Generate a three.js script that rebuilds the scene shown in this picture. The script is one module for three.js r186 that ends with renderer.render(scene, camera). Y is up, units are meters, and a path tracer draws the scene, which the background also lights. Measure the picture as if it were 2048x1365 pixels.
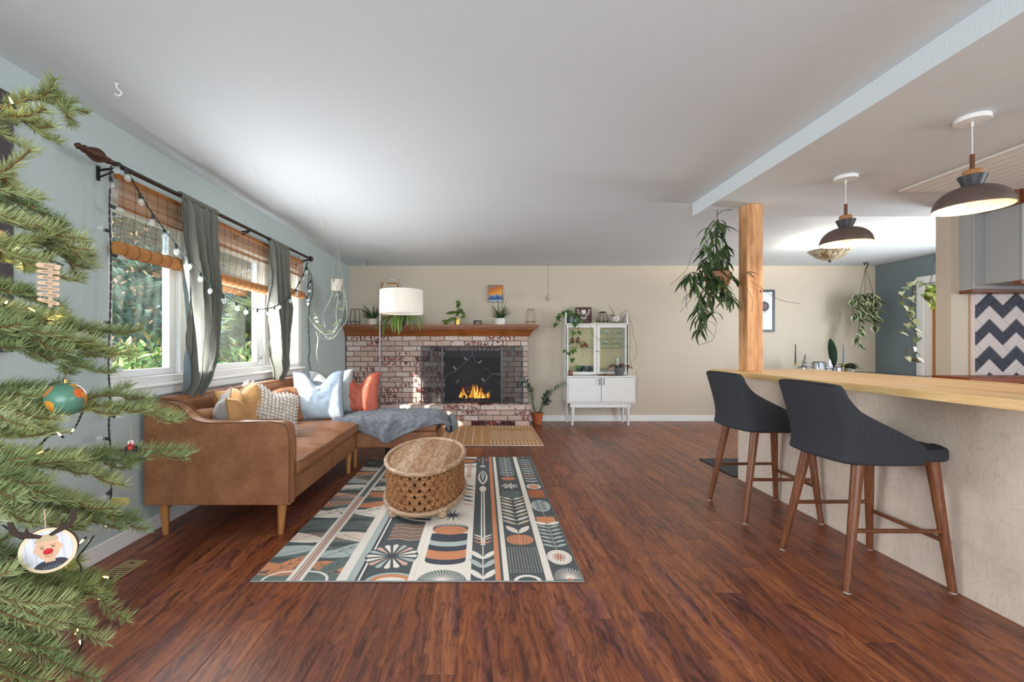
import * as THREE from 'three';
import { RoundedBoxGeometry } from 'three/addons/geometries/RoundedBoxGeometry.js';
import { RectAreaLightUniformsLib } from 'three/addons/lights/RectAreaLightUniformsLib.js';
import { Sky } from 'three/addons/objects/Sky.js';
import { createNoise2D } from 'simplex-noise';

// ---------- camera, sky, sun, large lights, exposure ----------
const F = 880, CX = 965, CY = 693, CH = 1.176;          // focal length and vanishing point in the 2048 x 1365 frame, eye height
const scene = new THREE.Scene();
const camera = new THREE.PerspectiveCamera(2 * Math.atan(682.5 / F) * 180 / Math.PI, 2048 / 1365, 0.05, 200);
camera.position.set(0, CH, 0);
camera.lookAt(0, CH, -5);
camera.setViewOffset(2048, 1365, 1024 - CX, 682.5 - CY, 2048, 1365);
const renderer = new THREE.WebGLRenderer({ antialias: true });
renderer.toneMapping = THREE.LinearToneMapping;
renderer.toneMappingExposure = 1.04;
renderer.shadowMap.enabled = true;
RectAreaLightUniformsLib.init();

const SUN_DIR = new THREE.Vector3(-1, 0.92, 1.684).normalize();   // towards the sun
const sky = new Sky();
sky.scale.setScalar(1000);
sky.material.uniforms.turbidity.value = 3;
sky.material.uniforms.rayleigh.value = 1.2;
sky.material.uniforms.mieCoefficient.value = 0.004;
sky.material.uniforms.mieDirectionalG.value = 0.8;
sky.material.uniforms.sunPosition.value.copy(SUN_DIR);
scene.add(sky);
const sun = new THREE.DirectionalLight(new THREE.Color(1, 0.93, 0.82), 13.0);
sun.position.copy(SUN_DIR).multiplyScalar(30).add(new THREE.Vector3(-1, 0.5, -6));
sun.target.position.set(-1, 0.5, -6);
sun.castShadow = true;
Object.assign(sun.shadow.camera, { left: -9, right: 9, top: 9, bottom: -9, near: 1, far: 60 });
scene.add(sun, sun.target);
function windowLight(w, h, p, towards, intensity, color) {
  const l = new THREE.RectAreaLight(color, intensity, w, h);
  l.position.set(...p); l.lookAt(...towards); scene.add(l);
}
const DAY = new THREE.Color(0.9, 0.975, 1.04);
windowLight(3.5, 1.9, [0.1, 1.33, 2.12], [0.1, 1.5, -5], 6.8, DAY);        // daylight through the glass doors behind the camera
windowLight(1.9, 1.0, [6.1, 1.62, 0.1], [0, 2.1, -1.2], 15, DAY);          // the kitchen window
windowLight(0.9, 1.5, [6.1, 1.35, -4.45], [0, 2.2, -4.6], 22, DAY);        // the dining window
windowLight(2.4, 0.72, [-2.07, 1.36, -3.72], [3, 2.0, -4.5], 14, new THREE.Color(0.95, 0.98, 1.0));     // the long window of the left wall, below its blinds

// ---------- helpers ----------
const V3 = THREE.Vector3, PI = Math.PI;
const at = (px, py, z) => new V3((px - CX) * z / F, CH + (CY - py) * z / F, -z);
function rng(seed) { let a = seed >>> 0; return () => { a = (a + 0x6d2b79f5) | 0; let t = Math.imul(a ^ (a >>> 15), 1 | a); t = (t + Math.imul(t ^ (t >>> 7), 61 | t)) ^ t; return ((t ^ (t >>> 14)) >>> 0) / 4294967296; }; }
const R = rng(7), rr = (a, b, r = R) => a + (b - a) * r();
const N2 = createNoise2D(rng(11)), N2b = createNoise2D(rng(12));
const fbm = (x, y, o = 4, n = N2) => { let s = 0, a = 0.5, t = 0; for (let i = 0; i < o; i++) { s += a * n(x, y); t += a; x *= 2.03; y *= 2.03; a *= 0.5; } return s / t; };
const clamp = (x, a = 0, b = 1) => Math.min(b, Math.max(a, x)), lerp = (a, b, t) => a + (b - a) * t;
const smooth = (a, b, x) => { const t = clamp((x - a) / (b - a)); return t * t * (3 - 2 * t); };
const hex = (h) => [(h >> 16) & 255, (h >> 8) & 255, h & 255];
const mix3 = (a, b, t) => [lerp(a[0], b[0], t), lerp(a[1], b[1], t), lerp(a[2], b[2], t)];
function ramp(stops, t) { for (let i = 1; i < stops.length; i++) if (t <= stops[i][0]) return mix3(stops[i - 1][1], stops[i][1], clamp((t - stops[i - 1][0]) / (stops[i][0] - stops[i - 1][0]))); return stops[stops.length - 1][1]; }
function finish(t, srgb, rep = true, mirror = false) {
  t.magFilter = THREE.LinearFilter; t.minFilter = THREE.LinearMipmapLinearFilter; t.generateMipmaps = true;
  if (srgb) t.colorSpace = THREE.SRGBColorSpace;
  t.wrapS = t.wrapT = mirror ? THREE.MirroredRepeatWrapping : rep ? THREE.RepeatWrapping : THREE.ClampToEdgeWrapping;
  t.needsUpdate = true; return t;
}
function texRGB(w, h, f, mirror = true) {                // f(x, y) in pixels -> [r, g, b] in sRGB bytes
  const d = new Uint8Array(w * h * 4);
  for (let y = 0, i = 0; y < h; y++) for (let x = 0; x < w; x++, i += 4) { const c = f(x, y); d[i] = clamp(c[0], 0, 255); d[i + 1] = clamp(c[1], 0, 255); d[i + 2] = clamp(c[2], 0, 255); d[i + 3] = 255; }
  return finish(new THREE.DataTexture(d, w, h), true, true, mirror);
}
function texGrey(w, h, f, mirror = true) {
  const d = new Uint8Array(w * h * 4);
  for (let y = 0, i = 0; y < h; y++) for (let x = 0; x < w; x++, i += 4) { const c = clamp(f(x, y)) * 255; d[i] = d[i + 1] = d[i + 2] = c; d[i + 3] = 255; }
  return finish(new THREE.DataTexture(d, w, h), false, true, mirror);
}
function canvasTex(w, h, draw, rep = false) { const c = document.createElement('canvas'); c.width = w; c.height = h; draw(c.getContext('2d'), w, h); return finish(new THREE.CanvasTexture(c), true, rep); }
const scaled = (t, sx, sy = sx) => { const c = t.clone(); c.repeat.set(sx, sy); c.needsUpdate = true; return c; };
const mat = (color, roughness = 0.7, o = {}) => new THREE.MeshStandardMaterial({ color, roughness, side: THREE.DoubleSide, ...o });
const phys = (color, roughness, o = {}) => new THREE.MeshPhysicalMaterial({ color, roughness, side: THREE.DoubleSide, ...o });

// geometry
function mg(list) {                                       // one geometry out of several
  let nv = 0, ni = 0;
  for (const g of list) { nv += g.attributes.position.count; ni += g.index ? g.index.count : g.attributes.position.count; }
  const p = new Float32Array(nv * 3), n = new Float32Array(nv * 3), u = new Float32Array(nv * 2), ix = new Uint32Array(ni);
  let v = 0, k = 0;
  for (const g of list) {
    if (!g.attributes.normal) g.computeVertexNormals();
    p.set(g.attributes.position.array.subarray(0, g.attributes.position.count * 3), v * 3); n.set(g.attributes.normal.array.subarray(0, g.attributes.position.count * 3), v * 3);
    if (g.attributes.uv) u.set(g.attributes.uv.array.subarray(0, g.attributes.position.count * 2), v * 2);
    const c = g.attributes.position.count;
    if (g.index) for (let i = 0; i < g.index.count; i++) ix[k++] = g.index.array[i] + v; else for (let i = 0; i < c; i++) ix[k++] = v + i;
    v += c;
  }
  const o = new THREE.BufferGeometry();
  o.setAttribute('position', new THREE.BufferAttribute(p, 3)); o.setAttribute('normal', new THREE.BufferAttribute(n, 3)); o.setAttribute('uv', new THREE.BufferAttribute(u, 2));
  o.setIndex(new THREE.BufferAttribute(ix, 1)); return o;
}
function raw(pos, idx, uv) {
  const g = new THREE.BufferGeometry(); g.setAttribute('position', new THREE.BufferAttribute(new Float32Array(pos), 3));
  g.setAttribute('uv', new THREE.BufferAttribute(new Float32Array(uv ?? new Array(pos.length / 3 * 2).fill(0)), 2));
  if (idx) g.setIndex(idx); g.computeVertexNormals(); return g;
}
function cbox(w, h, d, x = 0, y = 0, z = 0, c = 0.002) {  // box with chamfered edges, 44 triangles
  const X = w / 2, Y = h / 2, Z = d / 2; c = Math.min(c, X * 0.9, Y * 0.9, Z * 0.9);
  const P = [], tri = (a, b, e) => P.push(...a, ...b, ...e), q = (a, b, e, f, s) => { if (s > 0) { tri(a, b, e); tri(a, e, f); } else { tri(a, e, b); tri(a, f, e); } };
  const vx = (sx, sy, sz, k) => [x + sx * (X - (k === 0 ? 0 : c)), y + sy * (Y - (k === 1 ? 0 : c)), z + sz * (Z - (k === 2 ? 0 : c))];
  for (const s of [-1, 1]) {
    q(vx(s, -1, -1, 0), vx(s, 1, -1, 0), vx(s, 1, 1, 0), vx(s, -1, 1, 0), s);
    q(vx(-1, s, -1, 1), vx(-1, s, 1, 1), vx(1, s, 1, 1), vx(1, s, -1, 1), s);
    q(vx(-1, -1, s, 2), vx(1, -1, s, 2), vx(1, 1, s, 2), vx(-1, 1, s, 2), s);
    for (const t of [-1, 1]) {
      q(vx(s, t, -1, 0), vx(s, t, -1, 1), vx(s, t, 1, 1), vx(s, t, 1, 0), s * t);
      q(vx(s, -1, t, 0), vx(s, 1, t, 0), vx(s, 1, t, 2), vx(s, -1, t, 2), s * t);
      q(vx(-1, s, t, 1), vx(-1, s, t, 2), vx(1, s, t, 2), vx(1, s, t, 1), s * t);
      for (const r of [-1, 1]) { const a = vx(s, t, r, 0), b = vx(s, t, r, 1), e = vx(s, t, r, 2); s * t * r > 0 ? tri(a, b, e) : tri(a, e, b); }
    }
  }
  return raw(P);
}
const rbox = (w, h, d, x, y, z, r = 0.01, seg = 3) => new RoundedBoxGeometry(w, h, d, seg, Math.min(r, w / 2.01, h / 2.01, d / 2.01)).translate(x, y, z);
function uvG(g, along = 'x', s = 1, du = 0, dv = 0) {     // uv in metres, u along the grain
  const p = g.attributes.position, n = g.attributes.normal, u = new Float32Array(p.count * 2), A = { x: 0, y: 1, z: 2 }[along];
  for (let i = 0; i < p.count; i++) {
    const c = [p.getX(i), p.getY(i), p.getZ(i)], m = [Math.abs(n.getX(i)), Math.abs(n.getY(i)), Math.abs(n.getZ(i))], k = m[0] > m[1] ? (m[0] > m[2] ? 0 : 2) : (m[1] > m[2] ? 1 : 2);
    let a = A, b = [0, 1, 2].find((j) => j !== A && j !== k);
    if (k === A) { a = (A + 1) % 3; b = (A + 2) % 3; u[i * 2] = (c[a]) * 0.15 * s + du; } else u[i * 2] = c[a] * s + du;
    u[i * 2 + 1] = c[b] * s + dv;
  }
  g.setAttribute('uv', new THREE.BufferAttribute(u, 2)); return g;
}
function rod(a, b, r0, r1 = r0, seg = 10, caps = true) {
  a = new V3(...a); b = new V3(...b); const d = b.clone().sub(a), g = new THREE.CylinderGeometry(r1, r0, d.length(), seg, 1, !caps);
  g.applyQuaternion(new THREE.Quaternion().setFromUnitVectors(new V3(0, 1, 0), d.clone().normalize())); g.translate((a.x + b.x) / 2, (a.y + b.y) / 2, (a.z + b.z) / 2); return g;
}
const vec = (p) => p.isVector3 ? p : new V3(...p);
const tube = (pts, r, seg = 24, rad = 6, closed = false) => new THREE.TubeGeometry(new THREE.CatmullRomCurve3(pts.map(vec), closed), seg, r, rad, closed);
const lathe = (prof, seg = 32, x = 0, y = 0, z = 0) => new THREE.LatheGeometry(prof.map((p) => new THREE.Vector2(...p)), seg).translate(x, y, z);
const ball = (r, x = 0, y = 0, z = 0, w = 16, h = 12) => new THREE.SphereGeometry(r, w, h).translate(x, y, z);
function poly(pts) { const s = new THREE.Shape(); pts.forEach((p, i) => i ? s.lineTo(...p) : s.moveTo(...p)); s.closePath(); return s; }
const extr = (shape, depth, bevel = 0.002, seg = 1, cs = 8) => new THREE.ExtrudeGeometry(shape, { depth, bevelEnabled: bevel > 0, bevelThickness: bevel, bevelSize: bevel, bevelOffset: -bevel, bevelSegments: seg, curveSegments: cs });
function sheet(nu, nv, f, closedU = false) {               // surface from f(u, v) -> [x, y, z]
  const P = [], U = [], I = [];
  for (let j = 0; j <= nv; j++) for (let i = 0; i <= nu; i++) { P.push(...f(i / nu, j / nv)); U.push(i / nu, j / nv); }
  for (let j = 0; j < nv; j++) for (let i = 0; i < nu; i++) { const a = j * (nu + 1) + i, b = a + nu + 1; I.push(a, a + 1, b, a + 1, b + 1, b); }
  return raw(P, I, U);
}
function uvXY(g, x0, y0, w, h, ax = 'x', ay = 'y') { const p = g.attributes.position, u = new Float32Array(p.count * 2), gx = { x: 'getX', y: 'getY', z: 'getZ' }; for (let i = 0; i < p.count; i++) { u[2 * i] = (p[gx[ax]](i) - x0) / w; u[2 * i + 1] = (p[gx[ay]](i) - y0) / h; } g.setAttribute('uv', new THREE.BufferAttribute(u, 2)); return g; }

// objects
const counts = {};
function numbered(name) { const n = counts[name] = (counts[name] ?? -1) + 1; return n ? name + '_' + String(n).padStart(3, '0') : name; }
const lit = (o) => { o.castShadow = o.receiveShadow = true; return o; };
function thing(name, label, category, pos = [0, 0, 0], turn = 0, group) {
  const o = new THREE.Group(); o.name = numbered(name); o.position.set(...(pos.isVector3 ? pos.toArray() : pos)); o.rotation.y = turn;
  o.userData = { label, category }; if (group) o.userData.group = group; scene.add(o); return o;
}
function part(parent, name, g, m, pos, label) {
  const o = lit(new THREE.Mesh(g, m)); o.name = name; if (pos) o.position.set(...(pos.isVector3 ? pos.toArray() : pos)); if (label) o.userData.label = label; parent.add(o); return o;
}
function solo(name, label, category, g, m, pos, group) { const o = part(scene, numbered(name), g, m, pos); o.userData = { label, category }; if (group) o.userData.group = group; return o; }
function struct(name, g, m) { const o = part(scene, name, g, m); o.userData.kind = 'structure'; return o; }
function structG(name, pos = [0, 0, 0]) { const o = new THREE.Group(); o.name = name; o.position.set(...pos); o.userData.kind = 'structure'; scene.add(o); return o; }
const stuff = (o) => { o.userData.kind = 'stuff'; return o; };

// leaves: a folded, bent blade; base at the origin, growing along +z, upper face +y
function leafGeo(len, wid, bend = 0.3, fold = 0.25, n = 5, tip = 1.0, wpos = 0.4) {
  const P = [], I = [], U = [];
  for (let i = 0; i <= n; i++) {
    const t = i / n, w = wid / 2 * Math.pow(Math.sin(PI * Math.pow(t, Math.log(0.5) / Math.log(wpos))), tip) + (i === n ? 0 : 0.0004), a = bend * t;
    const z = len * (Math.abs(bend) > 1e-3 ? Math.sin(a) / bend : t), y = -len * (Math.abs(bend) > 1e-3 ? (1 - Math.cos(a)) / bend : 0);
    P.push(-w, y + fold * w, z, 0, y, z, w, y + fold * w, z); U.push(0, t, 0.5, t, 1, t);
  }
  for (let i = 0; i < n; i++) for (let k = 0; k < 2; k++) { const a = i * 3 + k; I.push(a, a + 3, a + 1, a + 1, a + 3, a + 4); }
  return raw(P, I, U);
}
const Y1 = new V3(0, 1, 0);
function orient(dir, roll = 0) {                          // quaternion turning +z to dir with +y as much up as possible
  const z = dir.clone().normalize(); let x = new V3().crossVectors(Y1, z); if (x.lengthSq() < 1e-4) x.set(1, 0, 0); x.normalize();
  const q = new THREE.Quaternion().setFromRotationMatrix(new THREE.Matrix4().makeBasis(x, new V3().crossVectors(z, x), z));
  return q.multiply(new THREE.Quaternion().setFromAxisAngle(new V3(0, 0, 1), roll));
}
function leafMesh(parent, g, m, p, dir, s = 1, roll = 0, name = 'leaf') { const o = part(parent, name, g, m, p); o.quaternion.copy(orient(dir, roll)); o.scale.setScalar(s); return o; }
const moved = (g, p, q, s = 1) => { const c = g.clone(); c.applyMatrix4(new THREE.Matrix4().compose(vec(p), q, new V3(s, s, s))); return c; };

// ---------- materials shared by many things ----------
function woodTex(w, h, stops, o = {}) {                   // u along the grain
  const { fx = 1.2, fy = 14, rings = 0, ringF = 10, warp = 0.25, fine = 0.25, seed = 0, streak = 0.5 } = o;
  return texRGB(w, h, (x, y) => {
    const X = x / w * (o.mw ?? 1) + seed, Y = y / h * (o.mh ?? 1) + seed * 1.7;
    const wx = fbm(X * 2.2, Y * 5, 3) * warp;
    const a = fbm(X * fx + wx, (Y + wx * 0.18) * fy, 4), b = fbm(X * fx * 4, Y * fy * 9, 2, N2b);
    const ring = rings ? Math.sin((Y * ringF + fbm(X * 1.3, Y * 3, 3) * rings) * PI * 2) * 0.5 : 0;
    return ramp(stops, clamp(0.5 + a * streak + b * fine + ring * 0.35));
  });
}
const T = {};
T.peel = texGrey(512, 512, (x, y) => 0.5 + 0.5 * fbm(x / 9, y / 9, 3));
T.fine = texGrey(512, 512, (x, y) => 0.5 + 0.5 * fbm(x / 3, y / 3, 2));
T.floor = texRGB(2048, 1024, (x, y) => {                  // 2.44 x 1.2 m of hand-scraped brown laminate
  const X = x / 2048 * 2.44, Y = y / 1024 * 1.2;
  const wx = fbm(X * 2.2, Y * 8, 4) * 0.12, knot = fbm(X * 1.9 + 9, Y * 6, 3);
  const a = fbm(X * 1.1 + wx * 5, (Y + wx * 0.4) * 20, 5), b = fbm(X * 3.5 + wx * 3, (Y + wx * 0.2) * 110, 3, N2b), v = (Y * 16 + fbm(X * 1.3, Y * 4.5, 4) * 2.6), r = Math.pow(Math.abs((v - Math.floor(v)) * 2 - 1), 5);
  const t = 0.53 + a * 0.34 + b * 0.2 - r * 0.2 * smooth(-0.25, 0.4, knot) - smooth(0.35, 0.8, knot) * 0.2;
  const c = ramp([[0, [50, 27, 23]], [0.28, [92, 50, 37]], [0.5, [138, 78, 52]], [0.75, [170, 104, 64]], [1, [204, 136, 84]]], clamp(t));
  const p = smooth(-0.05, 0.55, fbm(X * 1.3 + 40, Y * 5, 3));
  return mix3(c, [c[0] * 0.88, c[1] * 0.9, c[2] * 1.3], p * 0.75);
});
T.grain = texGrey(1024, 512, (x, y) => 0.5 + 0.4 * fbm(x / 90, y / 3, 3) + 0.2 * fbm(x / 30, y / 40, 2));
T.counter = woodTex(1024, 512, [[0, [220, 176, 120]], [0.4, [240, 206, 150]], [0.7, [248, 220, 170]], [1, [252, 232, 192]]], { fx: 1.5, fy: 30, streak: 0.4, seed: 3 });
T.post = woodTex(1024, 512, [[0, [176, 118, 72]], [0.35, [212, 156, 106]], [0.7, [224, 172, 120]], [1, [236, 190, 142]]], { fx: 1.6, fy: 7, rings: 0.9, ringF: 3, seed: 5 });
T.ply = texRGB(1024, 1024, (x, y) => {                    // rotary-cut birch: pale with thin wandering growth lines
  const X = x / 1024, Y = y / 1024, v = fbm(X * 1.6 + 3, Y * 2.6, 4) * 7 + Y * 2, w = Math.abs((v - Math.floor(v)) * 2 - 1), l = Math.pow(w, 7), f = fbm(X * 60, Y * 9, 2, N2b), m = fbm(X * 3 + 7, Y * 3, 3);
  return [228 - l * 12 + f * 5 + m * 9, 211 - l * 13 + f * 5 + m * 9, 194 - l * 14 + f * 5 + m * 8];
});
T.walnut = woodTex(512, 256, [[0, [70, 38, 22]], [0.5, [118, 68, 40]], [1, [150, 94, 58]]], { fx: 1.5, fy: 12, seed: 11 });
T.mantel = woodTex(1024, 256, [[0, [80, 42, 18]], [0.45, [130, 74, 34]], [1, [168, 106, 54]]], { fx: 1.2, fy: 9, seed: 13 });
T.mango = woodTex(1024, 512, [[0, [122, 92, 68]], [0.35, [168, 134, 104]], [0.7, [200, 170, 140]], [1, [222, 198, 172]]], { fx: 1.4, fy: 4, rings: 2.2, ringF: 6, warp: 0.5, streak: 0.25, fine: 0.15, seed: 17 });
T.oak = woodTex(512, 256, [[0, [136, 86, 44]], [0.5, [176, 118, 64]], [1, [200, 146, 88]]], { fx: 1.5, fy: 14, seed: 19 });
T.leather = texRGB(1024, 1024, (x, y) => { const a = fbm(x / 260, y / 260, 4), b = fbm(x / 60, y / 60, 3, N2b), s = fbm(x / 9, y / 140, 3); return ramp([[0, [112, 68, 42]], [0.5, [148, 98, 64]], [1, [174, 124, 86]]], clamp(0.5 + a * 0.3 + b * 0.12 + s * 0.08)); });
T.leatherBump = texGrey(512, 512, (x, y) => 0.5 + 0.28 * fbm(x / 5, y / 5, 3) + 0.35 * (1 - Math.abs(fbm(x / 60, y / 60, 3))) * 0.5);
T.tweed = texRGB(512, 512, (x, y) => { const a = fbm(x / 2.5, y / 7, 2), b = fbm(x / 7, y / 2.5, 2, N2b), w = ((x >> 2) + (y >> 2)) & 1 ? 0.06 : -0.06; return ramp([[0, [22, 23, 26]], [0.5, [49, 51, 56]], [1, [96, 98, 104]]], clamp(0.5 + a * 0.3 + b * 0.3 + w)); });
T.linen = texGrey(512, 512, (x, y) => 0.5 + 0.22 * fbm(x / 2.2, y / 30, 2) + 0.22 * fbm(x / 30, y / 2.2, 2, N2b));
T.linenRGB = texRGB(512, 512, (x, y) => { const v = 228 + 26 * (0.5 * fbm(x / 2.2, y / 26, 2) + 0.5 * fbm(x / 26, y / 2.2, 2, N2b)); return [v, v, v]; });
T.plush = texGrey(512, 512, (x, y) => 0.5 + 0.4 * fbm(x / 4, y / 7, 3) + 0.2 * fbm(x / 30, y / 30, 2));
T.plushRGB = texRGB(512, 512, (x, y) => { const v = 0.5 + 0.35 * fbm(x / 5, y / 8, 3) + 0.25 * fbm(x / 60, y / 60, 3, N2b); return ramp([[0, [96, 97, 100]], [0.5, [136, 138, 142]], [1, [182, 184, 188]]], clamp(v)); });
T.chip = texRGB(1024, 1024, (x, y) => {                   // white paint worn through along the grain
  const g = fbm(x / 300, y / 7, 3), p = fbm(x / 160, y / 60, 4, N2b); const w = smooth(0.58, 0.7, p * 0.75 + fbm(x / 34, y / 5, 2) * 0.35 + 0.12);
  return mix3([228 + g * 8, 226 + g * 8, 221 + g * 8], [126, 108, 90], w * 0.85);
});
const wallM = (c) => mat(c, 0.75, { bumpMap: scaled(T.peel, 1.6), bumpScale: 0.0012 });
const M = {
  teal: wallM(0xb8c4c2), beige: wallM(0xcbbfad), slate: wallM(0x74838a), ceiling: mat(0xd6dde1, 0.85, { bumpMap: scaled(T.peel, 1.6), bumpScale: 0.0007 }),
  white: mat(0xe6e5e1, 0.45), whiteSemi: mat(0xeeeeec, 0.35), steel: mat(0xb8b8b8, 0.25, { metalness: 1 }), black: mat(0x17171a, 0.5), blackMetal: mat(0x202124, 0.45, { metalness: 0.6 }),
  floor: mat(0xffffff, 0.35, { map: scaled(T.floor, 1 / 2.44, 1 / 1.2), bumpMap: scaled(T.grain, 0.8, 2), bumpScale: 0.0006 }),
  counter: mat(0xffffff, 0.38, { map: scaled(T.counter, 0.8, 1.6) }), post: mat(0xffffff, 0.45, { map: scaled(T.post, 0.7, 1.7) }), ply: mat(0xffffff, 0.5, { map: scaled(T.ply, 0.8, 0.8) }),
  walnut: mat(0xffffff, 0.38, { map: scaled(T.walnut, 2, 5) }), mantel: mat(0xffffff, 0.4, { map: scaled(T.mantel, 0.8, 3) }), mango: mat(0xffffff, 0.5, { map: scaled(T.mango, 1.2, 1.8) }), oak: mat(0xffffff, 0.45, { map: scaled(T.oak, 1.5, 4) }),
  leather: phys(0xffffff, 0.36, { map: scaled(T.leather, 1.1), bumpMap: scaled(T.leatherBump, 4), bumpScale: 0.0015, specularIntensity: 0.8 }),
  seam: mat(0x6a4024, 0.6), tweed: mat(0xffffff, 0.95, { map: scaled(T.tweed, 4), bumpMap: scaled(T.tweed, 4), bumpScale: 0.0008 }),
  glass: phys(0xffffff, 0.03, { transmission: 1, thickness: 0, ior: 1.45 }), wire: mat(0x26302a, 0.6), terracotta: mat(0xa8582f, 0.8, { bumpMap: scaled(T.fine, 4), bumpScale: 0.0005 }),
  soil: mat(0x2a211a, 1), brass: mat(0xc09a54, 0.3, { metalness: 0.9 }), cream: mat(0xd9d2c2, 0.6),
  chip: mat(0xffffff, 0.5, { map: scaled(T.chip, 1.1, 1.6) }), leafDark: mat(0x2f4a26, 0.45), leafMid: mat(0x4f7330, 0.5), leafLight: mat(0x7f9c44, 0.5),
};

// ---------- the room ----------
const WL = -2.1, ZB = -6.9, HC = 2.44, WR = 6.16, ZF = 2.2, TH = 0.2;
const bx = (x0, x1, y0, y1, z0, z1) => uvG(new THREE.BoxGeometry(x1 - x0, y1 - y0, z1 - z0).translate((x0 + x1) / 2, (y0 + y1) / 2, (z0 + z1) / 2), 'x');
// floor: planks running away from the camera, the ones in view each a mesh of its own
{
  const fl = structG('floor');
  part(fl, 'subfloor', bx(WL - TH, WR + TH, -0.2, -0.004, ZB - TH, ZF + TH), mat(0x4a3a30, 0.9));
  const w = 0.1335, L = 1.22, geos = [];
  const plank = (len, du, dv) => {
    const X = w / 2, Z = len / 2, c = 0.002, y0 = 0, y1 = -0.0018, P = [], U = [];
    const q = (a, b, d, e) => { for (const p of [a, b, d, a, d, e]) { P.push(...p); U.push(p[2] + du, p[0] + dv); } };
    q([-X + c, y0, -Z + c], [-X + c, y0, Z - c], [X - c, y0, Z - c], [X - c, y0, -Z + c]);
    q([-X, y1, -Z], [-X, y1, Z], [-X + c, y0, Z - c], [-X + c, y0, -Z + c]); q([X - c, y0, -Z + c], [X - c, y0, Z - c], [X, y1, Z], [X, y1, -Z]);
    q([-X + c, y0, Z - c], [-X, y1, Z], [X, y1, Z], [X - c, y0, Z - c]); q([-X, y1, -Z], [-X + c, y0, -Z + c], [X - c, y0, -Z + c], [X, y1, -Z]);
    return raw(P, null, U);
  };
  const r = rng(21);
  for (let i = 0; i < 24; i++) geos.push(plank(L - 0.0008, r() * 2.4, (i % 9) * w + 0.067));
  const tones = [0xffffff, 0xe9e2de, 0xf6ead9, 0xd8cfcb, 0xffffff, 0xe6dcd0].map((c) => { const m = M.floor.clone(); m.color.set(c); return m; });
  const rest = [];
  let n = 0;
  for (let x = WL + w / 2, c = 0; x < WR + w; x += w, c++) {
    const off = (c * 0.37 + r() * 0.3) % 1 * L;
    for (let z = ZB - L + off; z < ZF + L; z += L) {
      const z0 = Math.max(z, ZB), z1 = Math.min(z + L, ZF); if (z1 - z0 < 0.05) continue;
      const whole = z1 - z0 > L - 0.001, k = Math.floor(r() * 24), pos = [x, 0, (z0 + z1) / 2];
      const seen = z1 > -6.9 && z0 < -1.4 && (x < 2.3 ? true : z0 < -4 && x < -z0 * 0.58);
      const g = whole ? geos[k] : plank(z1 - z0 - 0.0008, r() * 2, (k % 9) * w + 0.067);
      if (seen && n < 300) { part(fl, 'plank', g, tones[Math.floor(r() * 6)], pos); n++; } else rest.push(g.clone().translate(...pos));
    }
  }
  stuff(part(fl, 'planks', mg(rest), M.floor));
}
// ceiling, the dropped ceiling over the kitchen bar, walls with thickness
struct('ceiling', bx(WL - TH, WR + TH, HC, HC + 0.2, ZB - TH, ZF + TH), M.ceiling);
const SY = 2.328;
{
  const d = structG('ceiling_dropped');
  part(d, 'soffit', bx(1.861, WR, SY, HC, -3.9, ZF), M.ceiling);
  for (let i = 0; i < 24; i++) part(d, 'bead_board', uvG(cbox(0.078, 0.012, 5.4, 3.065 + 0.04 + i * 0.08, SY - 0.006, -3.25 + 2.7, 0.005), 'z'), M.white);
}
{
  const w0 = -2.47, w1 = -5.06, y0 = 0.93, y1 = 2.08;     // opening of the long window
  const wl = structG('wall_left');
  part(wl, 'wall_panel', mg([bx(WL - TH, WL, 0, y0, w1, w0), bx(WL - TH, WL, y1, HC, w1, w0), bx(WL - TH, WL, 0, HC, ZB, w1), bx(WL - TH, WL, 0, HC, w0, ZF)].map((g) => uvG(g, 'z'))), M.teal);
}
struct('wall_back', bx(WL - TH, WR + TH, 0, HC, ZB - TH, ZB), M.beige);
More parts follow.
